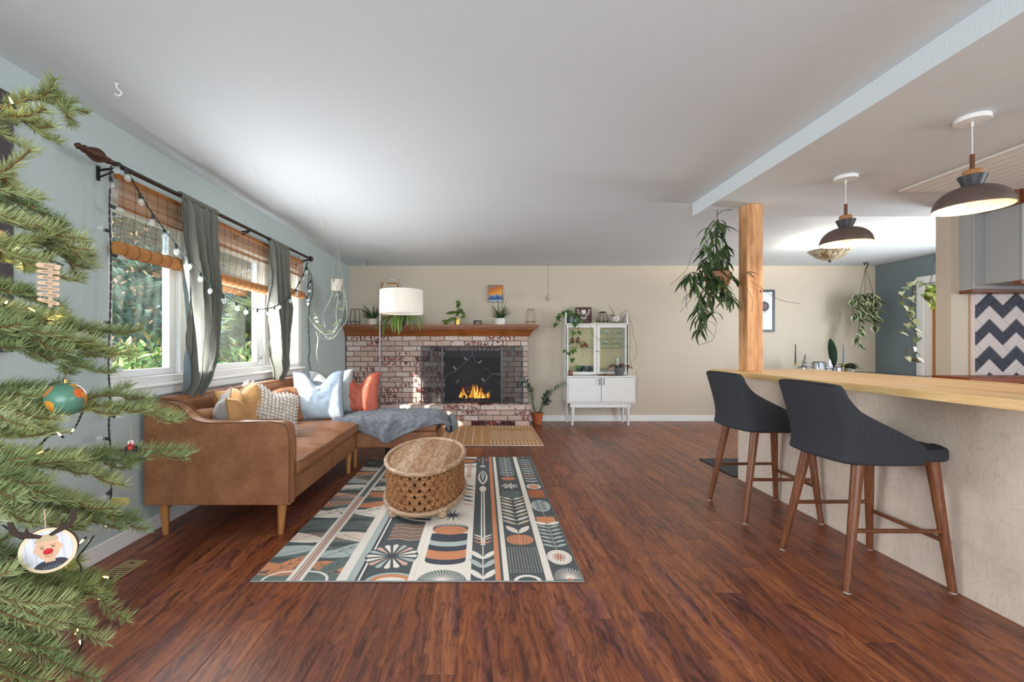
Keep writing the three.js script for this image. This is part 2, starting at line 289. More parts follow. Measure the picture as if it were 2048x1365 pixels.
{
  const z0 = -6.12, z1 = -5.25, y1 = 2.04;                // doorway in the right wall
  const pane2 = [[-4.95, -3.95, 0.55, 2.15], [-0.9, 1.1, 1.08, 2.15]];
  struct('wall_right', mg([bx(WR, WR + TH, 0, HC, ZB, z0), bx(WR, WR + TH, y1, HC, z0, z1), bx(WR, WR + TH, 0, HC, z1, -4.95), bx(WR, WR + TH, 0, HC, -3.95, -0.9), bx(WR, WR + TH, 0, HC, 1.1, ZF), ...pane2.flatMap(([a, b, c, d]) => [bx(WR, WR + TH, 0, c, a, b), bx(WR, WR + TH, d, HC, a, b)])].map((g) => uvG(g, 'z'))), M.slate);
  pane2.forEach(([a, b, c, e], i) => {
    const w = structG('window_' + (i + 3)), X = WR + 0.1;
    part(w, 'window_frame', mg([cbox(0.08, 0.06, b - a, X, c + 0.03, (a + b) / 2), cbox(0.08, 0.06, b - a, X, e - 0.03, (a + b) / 2), cbox(0.08, e - c - 0.12, 0.06, X, (c + e) / 2, a + 0.03), cbox(0.08, e - c - 0.12, 0.06, X, (c + e) / 2, b - 0.03)]), M.white);
    part(w, 'pane', bx(X, X + 0.004, c + 0.06, e - 0.06, a + 0.06, b - 0.06), M.glass);
  });
  const d = structG('door_1', [WR, 0, 0]);
  part(d, 'door_panel', uvG(cbox(0.04, 2.02, 0.85, 0.1, 1.02, -5.685, 0.003), 'y'), M.oak);
  for (const z of [-6.02, -5.76, -5.5]) part(d, 'door_plank', uvG(cbox(0.012, 2.0, 0.2, 0.076, 1.02, z + 0.08, 0.003), 'y'), M.oak);
  part(d, 'door_handle', mg([rod([0.075, 1.0, -5.33], [0.02, 1.0, -5.33], 0.01), ball(0.028, 0.015, 1, -5.33)]), M.brass);
  part(d, 'door_casing', mg([cbox(0.03, 2.15, 0.1, -0.015, 1.075, -6.17, 0.004), cbox(0.03, 2.15, 0.1, -0.015, 1.075, -5.2, 0.004), cbox(0.032, 0.1, 1.07, -0.016, 2.098, -5.685, 0.004)]), M.whiteSemi);
  part(d, 'door_jamb', mg([cbox(0.2, 2.04, 0.02, 0.1, 1.02, -6.115, 0.003), cbox(0.2, 2.04, 0.02, 0.1, 1.02, -5.255, 0.003), cbox(0.2, 0.02, 0.87, 0.1, 2.035, -5.685, 0.003)]), M.white);
}
struct('wall_kitchen', bx(3.78, WR, 0, HC, -3.67, -3.55), M.beige);
{ // wall behind the camera with its glass doors
  const a = -1.7, b = 1.9, c = 0.3, e = 2.36;
  struct('wall_front', mg([bx(WL - TH, WR + TH, 0, c, ZF, ZF + TH), bx(WL - TH, WR + TH, e, HC, ZF, ZF + TH), bx(WL - TH, a, c, e, ZF, ZF + TH), bx(b, WR + TH, c, e, ZF, ZF + TH)]), M.beige);
  const w = structG('window_2'), m = (a + b) / 2, Z = ZF + 0.1;
  part(w, 'window_frame', mg([cbox(b - a, 0.06, 0.08, m, c + 0.03, Z), cbox(b - a, 0.06, 0.08, m, e - 0.03, Z), ...[a + 0.03, m, b - 0.03].map((x) => cbox(0.06, e - c - 0.12, 0.08, x, (c + e) / 2, Z))]), M.white);
  part(w, 'pane', bx(a + 0.06, m - 0.03, c + 0.06, e - 0.06, Z, Z + 0.004), M.glass); part(w, 'pane', bx(m + 0.03, b - 0.06, c + 0.06, e - 0.06, Z, Z + 0.004), M.glass);
}
// baseboards
const bbH = 0.095;
struct('baseboard_left', uvG(cbox(0.014, bbH, 7.2, WL + 0.007, bbH / 2, -1.4 - 1.9, 0.004), 'z'), M.whiteSemi);
struct('baseboard_back', cbox(WR - 0.76, bbH, 0.014, (WR + 0.76) / 2, bbH / 2, ZB + 0.007, 0.004), M.whiteSemi);
struct('baseboard_right', cbox(0.014, bbH, 0.66, WR - 0.007, bbH / 2, -6.55, 0.004), M.whiteSemi);
// the long window of the left wall
{
  const w = structG('window_1'), X = -2.19, box = (y0, y1, z0, z1, x0, x1, c = 0.004) => cbox(x1 - x0, y1 - y0, Math.abs(z1 - z0), (x0 + x1) / 2, (y0 + y1) / 2, (z0 + z1) / 2, c);
  const lites = [[2.53, 3.04], [3.18, 4.22], [4.52, 4.92]];
  part(w, 'window_frame', mg([box(0.93, 0.985, -2.47, -5.06, -2.25, WL), box(2.03, 2.08, -2.47, -5.06, -2.25, WL), box(0.985, 2.03, -2.47, -2.5, -2.25, WL), box(0.985, 2.03, -4.98, -5.06, -2.25, WL + 0.012),
    box(0.985, 2.03, -3.1, -3.16, -2.25, WL - 0.03), box(0.985, 2.03, -4.3, -4.46, -2.25, WL - 0.03)]), M.white);
  for (const [a, b] of lites) {
    const s = part(w, 'sash', mg([box(0.985, 1.03, -a + 0.03, -b - 0.05, X - 0.025, X + 0.025), box(1.98, 2.03, -a + 0.03, -b - 0.05, X - 0.025, X + 0.025), box(1.03, 1.98, -a + 0.035, -a, X - 0.025, X + 0.025), box(1.03, 1.98, -b, -b - 0.06, X - 0.025, X + 0.025)]), M.whiteSemi);
    part(s, 'pane', box(1.03, 1.98, -a, -b, X - 0.003, X + 0.003, 0.0005), M.glass);
  }
  part(w, 'sash_latch', mg([box(1.05, 1.06, -4.26, -4.29, X + 0.025, X + 0.05), box(1.06, 1.09, -4.27, -4.28, X + 0.035, X + 0.045)]), M.steel);
  part(w, 'window_sill', mg([box(0.915, 0.94, -2.45, -5.12, WL - 0.1, WL + 0.045, 0.008), box(0.86, 0.915, -2.48, -5.09, WL, WL + 0.018, 0.005)]), M.whiteSemi);
}

// ---------- brick fireplace with its hearth ----------
{
  const r = rng(31), FZ = -6.72, X0 = -2.085, X1 = 0.70, Y0 = 0.31, Y1 = 1.336;
  const fp = thing('brick_fireplace', 'whitewashed red brick fireplace with a raised brick hearth against the beige wall', 'fireplace');
  const brickTex = (white, seed, red) => texRGB(512, 256, (x, y) => {
    const X = x / 512 + seed, Y = y / 256 + seed * 0.7, a = fbm(X * 7, Y * 5, 5), b = fbm(X * 24, Y * 18, 4, N2b), t = smooth(-0.22, 0.22, a + b * 0.55 + white);
    const base = mix3(ramp([[0, [70, 30, 32]], [0.5, red], [1, [168, 84, 66]]], 0.5 + b * 0.7), [58, 40, 42], smooth(0.25, 0.45, fbm(X * 7 + 5, Y * 4, 3)));
    const paint = [238 + b * 30, 222 + b * 30, 212 + b * 30];
    return mix3(base, paint, t * 0.92);
  });
  const mk = (t, c = 0xffffff) => mat(c, 0.85, { map: t, bumpMap: scaled(T.peel, 5), bumpScale: 0.003 });
  const tw = brickTex(0.62, 3, [140, 58, 50]), tm = brickTex(0.18, 9, [140, 58, 50]), tr = brickTex(-0.35, 15, [136, 52, 48]);
  const mats = [mk(tw), mk(tw, 0xf6e8e0), mk(tw, 0xe9dcd4), mk(tm), mk(tm, 0xe8d4d0), mk(tr), mk(tr, 0x9a8588)];
  const pick = (w) => { const k = r(); return k < w ? mats[Math.floor(r() * 3)] : k < w + 0.17 ? mats[3] : k < w + 0.26 ? mats[4] : k < w + 0.34 ? mats[5] : mats[6]; };
  const shapes = {};
  const brickGeo = (w, h, d) => {
    const key = [w.toFixed(3), h.toFixed(3), d.toFixed(3)].join(); const list = shapes[key] ??= [];
    if (list.length < 8) {
      const g = cbox(w, h, d, 0, 0, 0, 0.006), p = g.attributes.position, s = r() * 50;
      for (let i = 0; i < p.count; i++) p.setXYZ(i, p.getX(i) + 0.003 * N2(p.getY(i) * 60 + s, p.getZ(i) * 30), p.getY(i) + 0.003 * N2(p.getX(i) * 25 + s, 3 + p.getZ(i) * 30), p.getZ(i) + 0.004 * N2(p.getX(i) * 30 + s, p.getY(i) * 50));
      g.computeVertexNormals(); uvG(g, 'x', 1.9, r() * 3, r() * 3); list.push(g); return g;
    }
    return list[Math.floor(r() * 8)];
  };
  const OX0 = -0.575, OX1 = 0.27, OY1 = 1.10;             // the firebox opening
  const mortar = mat(0x7c7068, 0.95, { bumpMap: scaled(T.peel, 3), bumpScale: 0.003 });
  part(fp, 'mortar', mg([bx(X0, OX0, Y0 - 0.02, Y1, ZB, FZ - 0.014), bx(OX1, X1 - 0.008, Y0 - 0.02, Y1, ZB, FZ - 0.014), bx(OX0, OX1, OY1, Y1, ZB, FZ - 0.014),
    bx(X0, 0.708, 0, Y0 - 0.01, ZB, -6.458)]), mortar);
  const ch = (Y1 - Y0) / 13, bl = 0.2135, gap = 0.011;
  for (let row = 0; row < 13; row++) {
    const y = Y0 + (row + 0.5) * ch; let x = X0 - (row % 2 ? bl / 2 : 0) + r() * 0.02;
    for (; x < X1; x += bl) {
      let a = Math.max(x, X0), b = Math.min(x + bl - gap, X1 + (row % 2 ? -0.012 : 0.006));
      const cuts = y < OY1 ? [[a, Math.min(b, OX0)], [Math.max(a, OX1), b]] : [[a, b]];
      for (const [p, q] of cuts) if (q - p > 0.03) part(fp, 'brick', brickGeo(q - p, ch - gap, 0.06), pick(0.66), [(p + q) / 2, y + rr(-0.001, 0.001, r), FZ - 0.03 + rr(-0.003, 0.004, r)]);
    }
  }
  for (let row = 0; row < 4; row++) {                    // hearth: three courses and a row laid on edge
    const h = 0.077, y = 0.006 + (row + 0.5) * h; let x = -2.08 - (row % 2 ? 0.11 : 0);
    for (; x < 0.712; x += row === 3 ? [0.115, 0.213, 0.213][Math.floor(r() * 3)] : 0.2135) {
      const len = row === 3 ? 0.205 : 0.2025, a = Math.max(x, -2.08), b = Math.min(x + len, 0.716); if (b - a < 0.035) continue;
      part(fp, 'brick', brickGeo(b - a, h - 0.011, 0.1), pick(0.52), [(a + b) / 2, y, -6.5 + rr(-0.003, 0.003, r)]);
    }
  }
  for (let x = -2.08; x < 0.7; x += 0.1065) part(fp, 'brick', brickGeo(0.096, 0.03, 0.2), pick(0.6), [Math.min(x + 0.048, 0.668), 0.299, -6.562]);
  // firebox and gas logs
  part(fp, 'firebox', mg([bx(OX0 - 0.02, OX0, Y0 - 0.02, OY1, ZB - 0.15, FZ - 0.014), bx(OX1, OX1 + 0.02, Y0 - 0.02, OY1, ZB - 0.15, FZ - 0.014), bx(OX0, OX1, OY1, OY1 + 0.02, ZB - 0.15, FZ - 0.014), bx(OX0, OX1, Y0 - 0.02, OY1, ZB - 0.0, ZB + 0.012), bx(OX0, OX1, Y0 - 0.02, Y0, ZB - 0.15, FZ)]), mat(0x343234, 0.9, { bumpMap: scaled(T.peel, 3), bumpScale: 0.003 }));
  part(fp, 'smoke_hood', uvG(cbox(0.84, 0.1, 0.012, -0.152, 1.05, FZ + 0.0, 0.003), 'x'), mat(0x454347, 0.6, { metalness: 0.4 }));
  const logT = mat(0x6e4a2c, 0.95, { map: scaled(T.walnut, 2, 4), bumpMap: scaled(T.peel, 3), bumpScale: 0.006 });
  const logs = [[[-0.42, 0.36, -6.8], [0.18, 0.37, -6.82], 0.045], [[-0.4, 0.36, -6.75], [0.12, 0.35, -6.74], 0.035], [[-0.38, 0.52, -6.81], [-0.02, 0.58, -6.78], 0.032], [[-0.1, 0.4, -6.78], [0.06, 0.56, -6.83], 0.028], [[-0.3, 0.38, -6.73], [-0.14, 0.5, -6.84], 0.03]];
  for (const [a, b, rad] of logs) part(fp, 'log', rod(a, b, rad, rad * 0.85, 10), logT);
  part(fp, 'grate', mg([0, 1, 2, 3, 4, 5, 6].map((i) => rod([-0.44 + i * 0.1, 0.325, -6.74], [-0.44 + i * 0.1, 0.325, -6.86], 0.008)).concat([rod([-0.47, 0.32, -6.75], [0.2, 0.32, -6.75], 0.008)])), M.blackMetal);
  const fl = (c, e) => new THREE.MeshStandardMaterial({ color: 0x000000, emissive: c, emissiveIntensity: e, roughness: 1, side: THREE.DoubleSide });
  const fm = [fl(0xff7a12, 1.1), fl(0xffa826, 1.5), fl(0xffd860, 2.0)];
  for (let i = 0; i < 30; i++) {
    const x = -0.36 + 0.45 * r(), env = 1 - Math.pow(Math.abs(x + 0.16) / 0.34, 1.6), h = 0.05 + 0.2 * Math.max(0.1, env) * (0.4 + 0.7 * r()), rad = 0.012 + 0.012 * r(), z = -6.735 - 0.06 * r(), s = r() * 6;
    part(fp, 'flame', sheet(6, 8, (u, v) => { const w = rad * Math.sin(PI * Math.pow(v, 0.45)) , a = u * 2 * PI; return [x + w * Math.cos(a) + 0.02 * Math.sin(v * 5 + s) * v, 0.35 + v * h, z + w * 0.6 * Math.sin(a)]; }), fm[Math.floor(r() * 3)]);
  }
  const p = new THREE.PointLight(0xff8a30, 0.14); p.position.set(-0.16, 0.5, -6.69); p.castShadow = true; p.shadow.radius = 3; scene.add(p);

  // mantel shelf: a crown-shaped profile mitred at its free right end
  const prof = [[0, 1.33], [0.01, 1.33], [0.02, 1.352], [0.03, 1.37], [0.05, 1.40], [0.085, 1.43], [0.10, 1.435], [0.10, 1.445], [0.13, 1.455], [0.13, 1.478], [0, 1.478]];
  const mt = thing('mantel_shelf', 'stained wooden mantel shelf with crown moulding along the top of the brick fireplace', 'mantel');
  const zB = -6.72, xr = 0.71, xl = -2.095, P = [], I = [];
  prof.forEach(([o, y]) => { P.push(xl - 0, y, zB + o, xr + o, y, zB + o, xr + o, y, ZB); });
  for (let i = 0; i < prof.length - 1; i++) for (let k = 0; k < 2; k++) { const a = i * 3 + k; I.push(a, a + 1, a + 3, a + 1, a + 4, a + 3); }
  let g = raw(P, I).toNonIndexed(); g.computeVertexNormals();
  part(mt, 'moulding', uvG(mg([g, new THREE.BoxGeometry(xr - xl, 0.12, 0.16).translate((xl + xr) / 2, 1.4, -6.81)]), 'x', 1), M.mantel);
  part(mt, 'shelf_top', uvG(cbox(xr + 0.14 - xl, 0.022, 0.33, (xl + xr + 0.14) / 2, 1.489, -6.735, 0.003), 'x', 1, 2, 0.3), M.mantel);

  // folding mesh fire screen
  const sc = thing('fire_screen', 'black wire mesh fire screen with scrolled vine ornament standing on the hearth', 'fire screen');
  const mesh = new THREE.MeshStandardMaterial({ color: 0x2a2a2d, roughness: 0.7, transparent: true, opacity: 0.55, side: THREE.DoubleSide, depthWrite: false });
  const Z = -6.62, SB = 0.318, ST = 1.17, hinge = [-0.605, 0.29];
  const panels = [[[-0.915, -6.585], [hinge[0] - 0.006, Z]], [[hinge[0] + 0.006, Z], [hinge[1] - 0.006, Z]], [[hinge[1] + 0.006, Z], [0.6, -6.585]]];
  panels.forEach(([[xa, za], [xb, zb]], k) => {
    const f = part(sc, 'panel_frame', mg([rod([xa, SB, za], [xa, ST, za], 0.009, 0.009, 8), rod([xb, SB, zb], [xb, ST, zb], k === 1 ? 0.013 : 0.009, 0.009, 8), rod([xa, SB + 0.02, za], [xb, SB + 0.02, zb], 0.007, 0.007, 8), rod([xa, ST, za], [xb, ST, zb], 0.008, 0.008, 8)]), mat(0x54565a, 0.4, { metalness: 0.7 }));
    part(f, 'mesh', raw([xa, SB + 0.02, za, xb, SB + 0.02, zb, xb, ST, zb, xa, ST, za], [0, 1, 2, 0, 2, 3]), mesh);
    const W = xb - xa, q = (u, v) => [xa + u * W, SB + v * (ST - SB), za + (zb - za) * u + 0.008], line = (pts, rad = 0.004) => tube(pts.map((p) => q(...p)), rad, 24, 5);
    const scroll = (u, v, s, dir) => { const pts = []; for (let i = 0; i <= 12; i++) { const a = i / 12 * 4.6, rad = s * (1 - i / 15); pts.push([u + dir * rad * Math.sin(a) / W, v + rad * (1 - Math.cos(a)) / (ST - SB) - 0.0]); } return line(pts, 0.004); };
    const lm = mat(0x5e6064, 0.35, { metalness: 0.7 });
    if (k === 1) {
      part(sc, 'vine', mg([line([[0.5, 0.99], [0.5, 0.86], [0.4, 0.74], [0.22, 0.58], [0.08, 0.5], [0.02, 0.38]], 0.006), line([[0.5, 0.86], [0.55, 0.76], [0.6, 0.7]], 0.006), line([[0.98, 0.5], [0.86, 0.52], [0.72, 0.38]], 0.006), line([[0.98, 0.5], [0.86, 0.52], [0.76, 0.6], [0.7, 0.62]])]), lm);
      for (const [u, v, a] of [[0.42, 0.76, 0.9], [0.24, 0.59, 0.8], [0.6, 0.7, -0.9], [0.72, 0.38, 0.7], [0.28, 0.42, 2.4]]) { const o = part(sc, 'iron_leaf', leafGeo(0.09, 0.03, 0.3, 0.3).rotateX(PI / 2), lm, q(u, v)); o.rotation.z = PI / 2 + a + 1.57; }
      part(sc, 'scroll', mg([scroll(0.5, 0.93, 0.03, 1), scroll(0.5, 0.93, 0.03, -1), scroll(0.4, 0.04, 0.03, -1), scroll(0.6, 0.04, 0.03, 1), scroll(0.5, 0.04, 0.025, 1), scroll(0.03, 0.52, 0.028, 1), scroll(0.97, 0.5, 0.035, -1), scroll(0.97, 0.36, 0.03, -1)]), lm);
    } else {
      part(sc, 'vine', mg([line([[0.5, 0.95], [0.42, 0.6], [0.58, 0.5], [0.5, 0.3], [0.45, 0.05]], 0.005), line([[0.45, 0.95], [0.66, 0.55], [0.9, 0.46]]), line([[0.55, 0.95], [0.34, 0.6], [0.2, 0.52]])]), lm);
      part(sc, 'scroll', mg([scroll(0.5, 0.93, 0.03, 1), scroll(0.5, 0.93, 0.03, -1), scroll(0.5, 0.03, 0.035, 1), scroll(0.5, 0.03, 0.035, -1), scroll(0.82, 0.46, 0.03, 1), scroll(0.2, 0.5, 0.03, -1)]), lm);
    }
  });
}

// ---------- leather sectional sofa ----------
{
  const sofa = thing('sectional_sofa', 'tan leather sectional sofa with a chaise and tapered wooden legs under the window', 'sofa', [0, 0, 0]);
  const XL = -2.065, XR = -1.18, L = M.leather;
  const armShape = () => {
    const s = new THREE.Shape();
    s.moveTo(XL, 0.205); s.lineTo(XR, 0.205); s.lineTo(XR, 0.635); s.quadraticCurveTo(XR, 0.71, XR - 0.075, 0.712); s.lineTo(-1.70, 0.712);
    s.bezierCurveTo(-1.80, 0.714, -1.80, 0.80, -1.90, 0.83); s.lineTo(XL, 0.84); s.closePath(); return s;
  };
  const edge = [[XR, 0.22], [XR, 0.62], [XR - 0.02, 0.69], [XR - 0.08, 0.712], [-1.5, 0.712], [-1.70, 0.712], [-1.775, 0.735], [-1.83, 0.795], [-1.9, 0.83], [XL + 0.01, 0.84]];
  for (const [z0, len] of [[-2.77, 0.09], [-4.97, 0.09]]) {
    const a = part(sofa, 'arm', uvG(extr(armShape(), len - 0.016, 0.008, 3, 16).translate(0, 0, z0 + 0.008), 'x', 1, z0, 0), L);
    part(a, 'piping', mg([z0 + 0.001, z0 + len - 0.001].map((z) => tube(edge.map(([x, y]) => [x, y, z]), 0.004, 60, 6))), M.seam);
  }
  const back = part(sofa, 'back_frame', uvG(rbox(0.13, 0.63, 2.12, XL + 0.065, 0.522, -3.83, 0.03, 4), 'z', 1), L);
  part(back, 'top_rail', uvG(rbox(0.11, 0.05, 2.1, XL + 0.06, 0.832, -3.83, 0.022, 4), 'z', 1, 0.3), L);
  part(back, 'seam', mg([-3.0, -3.55, -4.1, -4.6].map((z) => tube([[XL + 0.115, 0.81, z], [XL + 0.112, 0.845, z], [XL + 0.06, 0.859, z], [XL + 0.005, 0.845, z]], 0.002, 12, 4))), M.seam);
  part(sofa, 'seat_frame', uvG(rbox(0.84, 0.16, 1.5, -1.61, 0.285, -3.44, 0.012, 3), 'z', 1), L);
  part(sofa, 'seat_seam', tube([[XR - 0.006, 0.358, -3.46], [XR - 0.006, 0.21, -3.46]], 0.002, 4, 4), M.seam);
  part(sofa, 'chaise_frame', uvG(rbox(1.6, 0.16, 0.7, -1.24, 0.285, -4.53, 0.02, 3), 'x', 1), L);
  // cushions: superellipsoid slabs with wrinkles and a piped edge
  const slab = (x0, x1, z0, z1, y0, y1, crown, seed) => {
    const W = (x1 - x0) / 2, D = (z1 - z0) / 2, H = (y1 - y0) / 2, g = new THREE.BoxGeometry(2, 2, 2, 36, 8, 36), p = g.attributes.position;
    for (let i = 0; i < p.count; i++) {
      let x = p.getX(i), y = p.getY(i), z = p.getZ(i);
      const m = Math.max(Math.abs(x), Math.abs(z)), e = 0.03 * Math.pow(Math.abs(y), 3), s = 1 - e * Math.pow(m, 4);
      const top = y > 0 ? crown * (1 - x * x * x * x) * (1 - z * z * z * z) * y : 0, wr = y > 0.5 ? 0.013 * fbm(x * 2.2 * W + seed, z * 9 * D, 3) * (1 - Math.pow(m, 8)) : 0.003 * fbm(x * 6 + seed, z * 6 + y, 2) * (1 - Math.abs(y));
      p.setXYZ(i, x * W * s, y * H + top + wr, z * D * s);
    }
    g.computeVertexNormals(); g.translate((x0 + x1) / 2, (y0 + y1) / 2, (z0 + z1) / 2); return uvG(g, 'x', 1, seed, seed);
  };
  const ring = (x0, x1, z0, z1, y, rad = 0.02) => tube([[x0 + rad, y, z0], [x1 - rad, y, z0], [x1, y, z0 + rad], [x1, y, z1 - rad], [x1 - rad, y, z1], [x0 + rad, y, z1], [x0, y, z1 - rad], [x0, y, z0 + rad]], 0.004, 100, 5, true);
  const seatC = (x0, x1, z0, z1, seed, crown = 0.035) => { const c = part(sofa, 'seat_cushion', slab(x0, x1, z0, z1, 0.365, 0.45, crown, seed), L); part(c, 'piping', mg([ring(x0 + 0.004, x1 - 0.004, z0 + 0.004, z1 - 0.004, 0.443), ring(x0 + 0.004, x1 - 0.004, z0 + 0.004, z1 - 0.004, 0.372)]), M.seam); };
  seatC(-1.93, -1.155, -3.475, -2.772, 1); seatC(-1.93, -1.165, -4.165, -3.485, 2, 0.045); seatC(-1.93, -0.44, -4.87, -4.175, 3, 0.03);
  // loose back cushions
  const soft = (w, h, t, seed, chop = 0) => {
    const f = (u, v, s) => {
      const x = u * 2 - 1, y = v * 2 - 1, k = Math.pow(Math.max(0, (1 - x * x * x * x) * (1 - y * y * y * y)), 0.42), pin = 1 - 0.07 * (1 - Math.pow(Math.abs(y), 1.5)) , pin2 = 1 - 0.07 * (1 - Math.pow(Math.abs(x), 1.5));
      const d = chop * Math.exp(-(x * x) / 0.14) * smooth(-0.2, 1, y), wr = 0.012 * fbm(x * 2.4 + seed, y * 2.4 + s, 4) * k;
      return [x * w / 2 * pin, y * h / 2 * pin2 - d, s * (t / 2 * k * (1 - 1.6 * d / h * smooth(0, 1, y)) + wr * t * 5)];
    };
    const a = sheet(28, 28, (u, v) => f(u, v, 1)), b = sheet(28, 28, (u, v) => f(1 - u, v, -1));
    const rim = []; for (let i = 0; i < 4; i++) for (let k = 0; k < 14; k++) { const t = k / 14, [u, v] = [[t, 0], [1, t], [1 - t, 1], [0, 1 - t]][i]; const p = f(u, v, 1); rim.push([p[0], p[1], 0]); }
    return { body: uvG(mg([a, b]), 'x', 1, seed, 0), a: uvG(a, 'x', 1, seed), b: uvG(b, 'x', 1, seed), rim };
  };
  globalThis.softPillow = soft;
  for (const [x, y, z, w, seed, tz] of [[-1.81, 0.60, -3.08, 0.62, 4, -0.34], [-1.81, 0.62, -3.76, 0.66, 5, -0.3], [-1.80, 0.62, -4.4, 0.62, 6, -0.32]]) {
    const s = soft(w, 0.36, 0.2, seed, 0.02), q = new THREE.Quaternion().setFromEuler(new THREE.Euler(0, PI / 2, 0)).premultiply(new THREE.Quaternion().setFromEuler(new THREE.Euler(0, 0, -tz)));
    const c = part(sofa, 'back_cushion', moved(s.body, [x, y, z], q), L);
    part(c, 'piping', moved(tube(s.rim, 0.005, 90, 5, true), [x, y, z], q), M.seam);
  }
  const leg = (x, z, dx = 0, dz = 0) => part(sofa, 'leg', uvG(rod([x + dx, 0, z + dz], [x, 0.21, z], 0.017, 0.03, 14), 'y', 1), M.oak);
  leg(-1.99, -2.75, 0.012); leg(-1.255, -2.76, -0.01); leg(-1.245, -4.08); leg(-1.99, -4.08); leg(-0.55, -4.3); leg(-0.55, -4.78); leg(-1.24, -4.28); leg(-1.99, -4.8);
  part(sofa, 'support_foot', mg([rod([-0.93, 0.0, -4.3], [-0.93, 0.21, -4.3], 0.022, 0.022, 12)]), M.black);

  // ---------- pillows and throw ----------
  const pillow = (name, label, w, h, t, pos, e, front, backM, pipe, seed, chop) => {
    const s = soft(w, h, t, seed, chop), o = thing(name, label, 'pillow', pos); o.rotation.set(...e, 'YXZ');
    part(o, 'front_cover', s.a, front); part(o, 'back_cover', s.b, backM); part(o, 'piping', tube(s.rim, 0.0045, 96, 6, true), pipe); return o;
  };
  const fab = (c, o = {}) => phys(c, 0.85, { map: scaled(T.linenRGB, 3), bumpMap: scaled(T.linen, 4), bumpScale: 0.0008, sheen: 0.3, sheenColor: new THREE.Color(c), sheenRoughness: 0.5, ...o });
  const ochre = phys(0xb98a55, 0.7, { bumpMap: scaled(T.plush, 2), bumpScale: 0.001, sheen: 0.8, sheenColor: new THREE.Color(0xe8c690), sheenRoughness: 0.4 }), greyV = fab(0x9a958f);
  pillow('throw_pillow', 'ochre velvet pillow with a grey back nearest the sofa arm', 0.42, 0.42, 0.2, [-1.70, 0.655, -3.0], [-0.12, 2.0, 0.1], ochre, greyV, mat(0x8f6a44, 0.8), 21, 0.05);
  pillow('throw_pillow', 'second ochre velvet pillow tucked behind the grey-backed one', 0.40, 0.40, 0.18, [-1.76, 0.69, -3.25], [-0.3, 1.35, 0.1], ochre, ochre, mat(0x8f6a44, 0.8), 22, 0.04);
  { // bobble pillow: rows of small pompoms on a knitted ground
    const w = 0.44, s = soft(w, w, 0.17, 23, 0.04), o = thing('throw_pillow', 'cream bobble-knit pillow covered with rows of small pompoms', 'pillow', [-1.66, 0.655, -3.42]); o.rotation.set(-0.55, 1.05, -0.45, 'YXZ');
    const knit = fab(0xd8c9b8), dots = [], r = rng(24), p = s.a.attributes.position, n = s.a.attributes.normal;
    part(o, 'front_cover', s.a, knit); part(o, 'back_cover', s.b, knit); part(o, 'piping', tube(s.rim, 0.006, 90, 6, true), knit);
    const bob = new THREE.IcosahedronGeometry(0.0115, 1);
    for (const g of [s.a, s.b]) { const P = g.attributes.position, N = g.attributes.normal; for (let j = 1; j < 28; j += 2) for (let i = 1; i < 28; i += 2) { const k = j * 29 + i; dots.push(bob.clone().translate(P.getX(k) + N.getX(k) * 0.006, P.getY(k) + N.getY(k) * 0.006, P.getZ(k) + N.getZ(k) * 0.006)); } }
    stuff(part(o, 'pompoms', mg(dots), fab(0xe6ddd2)));
  }
  const blue = fab(0xb4c2cc), red = phys(0xb5573f, 0.6, { bumpMap: scaled(T.linen, 2, 1), bumpScale: 0.0006, sheen: 0.6, sheenColor: new THREE.Color(0xf0a890), sheenRoughness: 0.4 });
  const bl = pillow('throw_pillow', 'large pale blue pillow with dark piping and a deep centre dent', 0.47, 0.5, 0.2, [-1.60, 0.685, -4.30], [-0.2, 0.28, 0.02], blue, blue, mat(0x4c5c6c, 0.8), 25, 0.13);
  part(bl, 'button', new THREE.SphereGeometry(0.014, 12, 8).scale(1, 1, 0.5).translate(0.005, 0.06, 0.075), mat(0xa89c8c, 0.5));
  pillow('throw_pillow', 'pale grey pillow mostly hidden behind the pale blue one', 0.44, 0.47, 0.16, [-1.56, 0.70, -4.56], [-0.22, 0.3, 0.03], fab(0xa9aca9), fab(0xa9aca9), mat(0x4a4a4a, 0.8), 26, 0.1);
  pillow('throw_pillow', 'coral red velvet pillow with a dented top at the far end of the sofa', 0.44, 0.46, 0.2, [-1.32, 0.68, -4.66], [-0.22, 0.2, -0.05], red, red, mat(0x9c4030, 0.7), 27, 0.13);
  { // grey plush throw over the chaise, one corner hanging over the front, the right end rolling over the edge
    const TP = 0.492, f = (u, v, k = 0) => {
      const s = u, xa = -1.42 + 1.02 * s, tri = clamp(1 - Math.abs(xa + 0.9) / 0.46), hang = 0.215 * Math.pow(tri, 0.8) + 0.012;
      const zb = -4.74 + 0.22 * Math.pow(1 - s, 3), zf = -4.16, top = Math.abs(zb - zf);
      const d = v * (top + hang + 0.025), wav = 0.016 * fbm(s * 7 + 3, v * 2.2, 3) + 0.012 * Math.sin(s * 24 + v * 2 + fbm(s * 3, v * 3, 2) * 3) * smooth(0.15, 1, v);
      let x = xa, y, z;
      if (d < top) { z = zb + d; y = TP + 0.012 + Math.abs(wav) * 1.4; }
      else { const a = clamp((d - top) / 0.05), h = Math.max(0, d - top - 0.05); z = zf + 0.032 * Math.sin(a * PI / 2) + wav * 0.9; y = TP + 0.012 - 0.035 * (1 - Math.cos(a * PI / 2)) - h + Math.abs(wav) * (1 - a); x = lerp(x, -0.9, clamp(h / 0.24) * 0.55); }
      const over = Math.max(0, xa + 0.52);               // past the end of the chaise the cloth bends down
      if (over > 0) { const o = clamp(over / 0.12); x = -0.52 + 0.20 * o; y -= 0.13 * o * o * (d < top ? 1 : 0.5); if (d > top * 0.75) { z = lerp(z, zf - 0.12, o * 0.5); } }
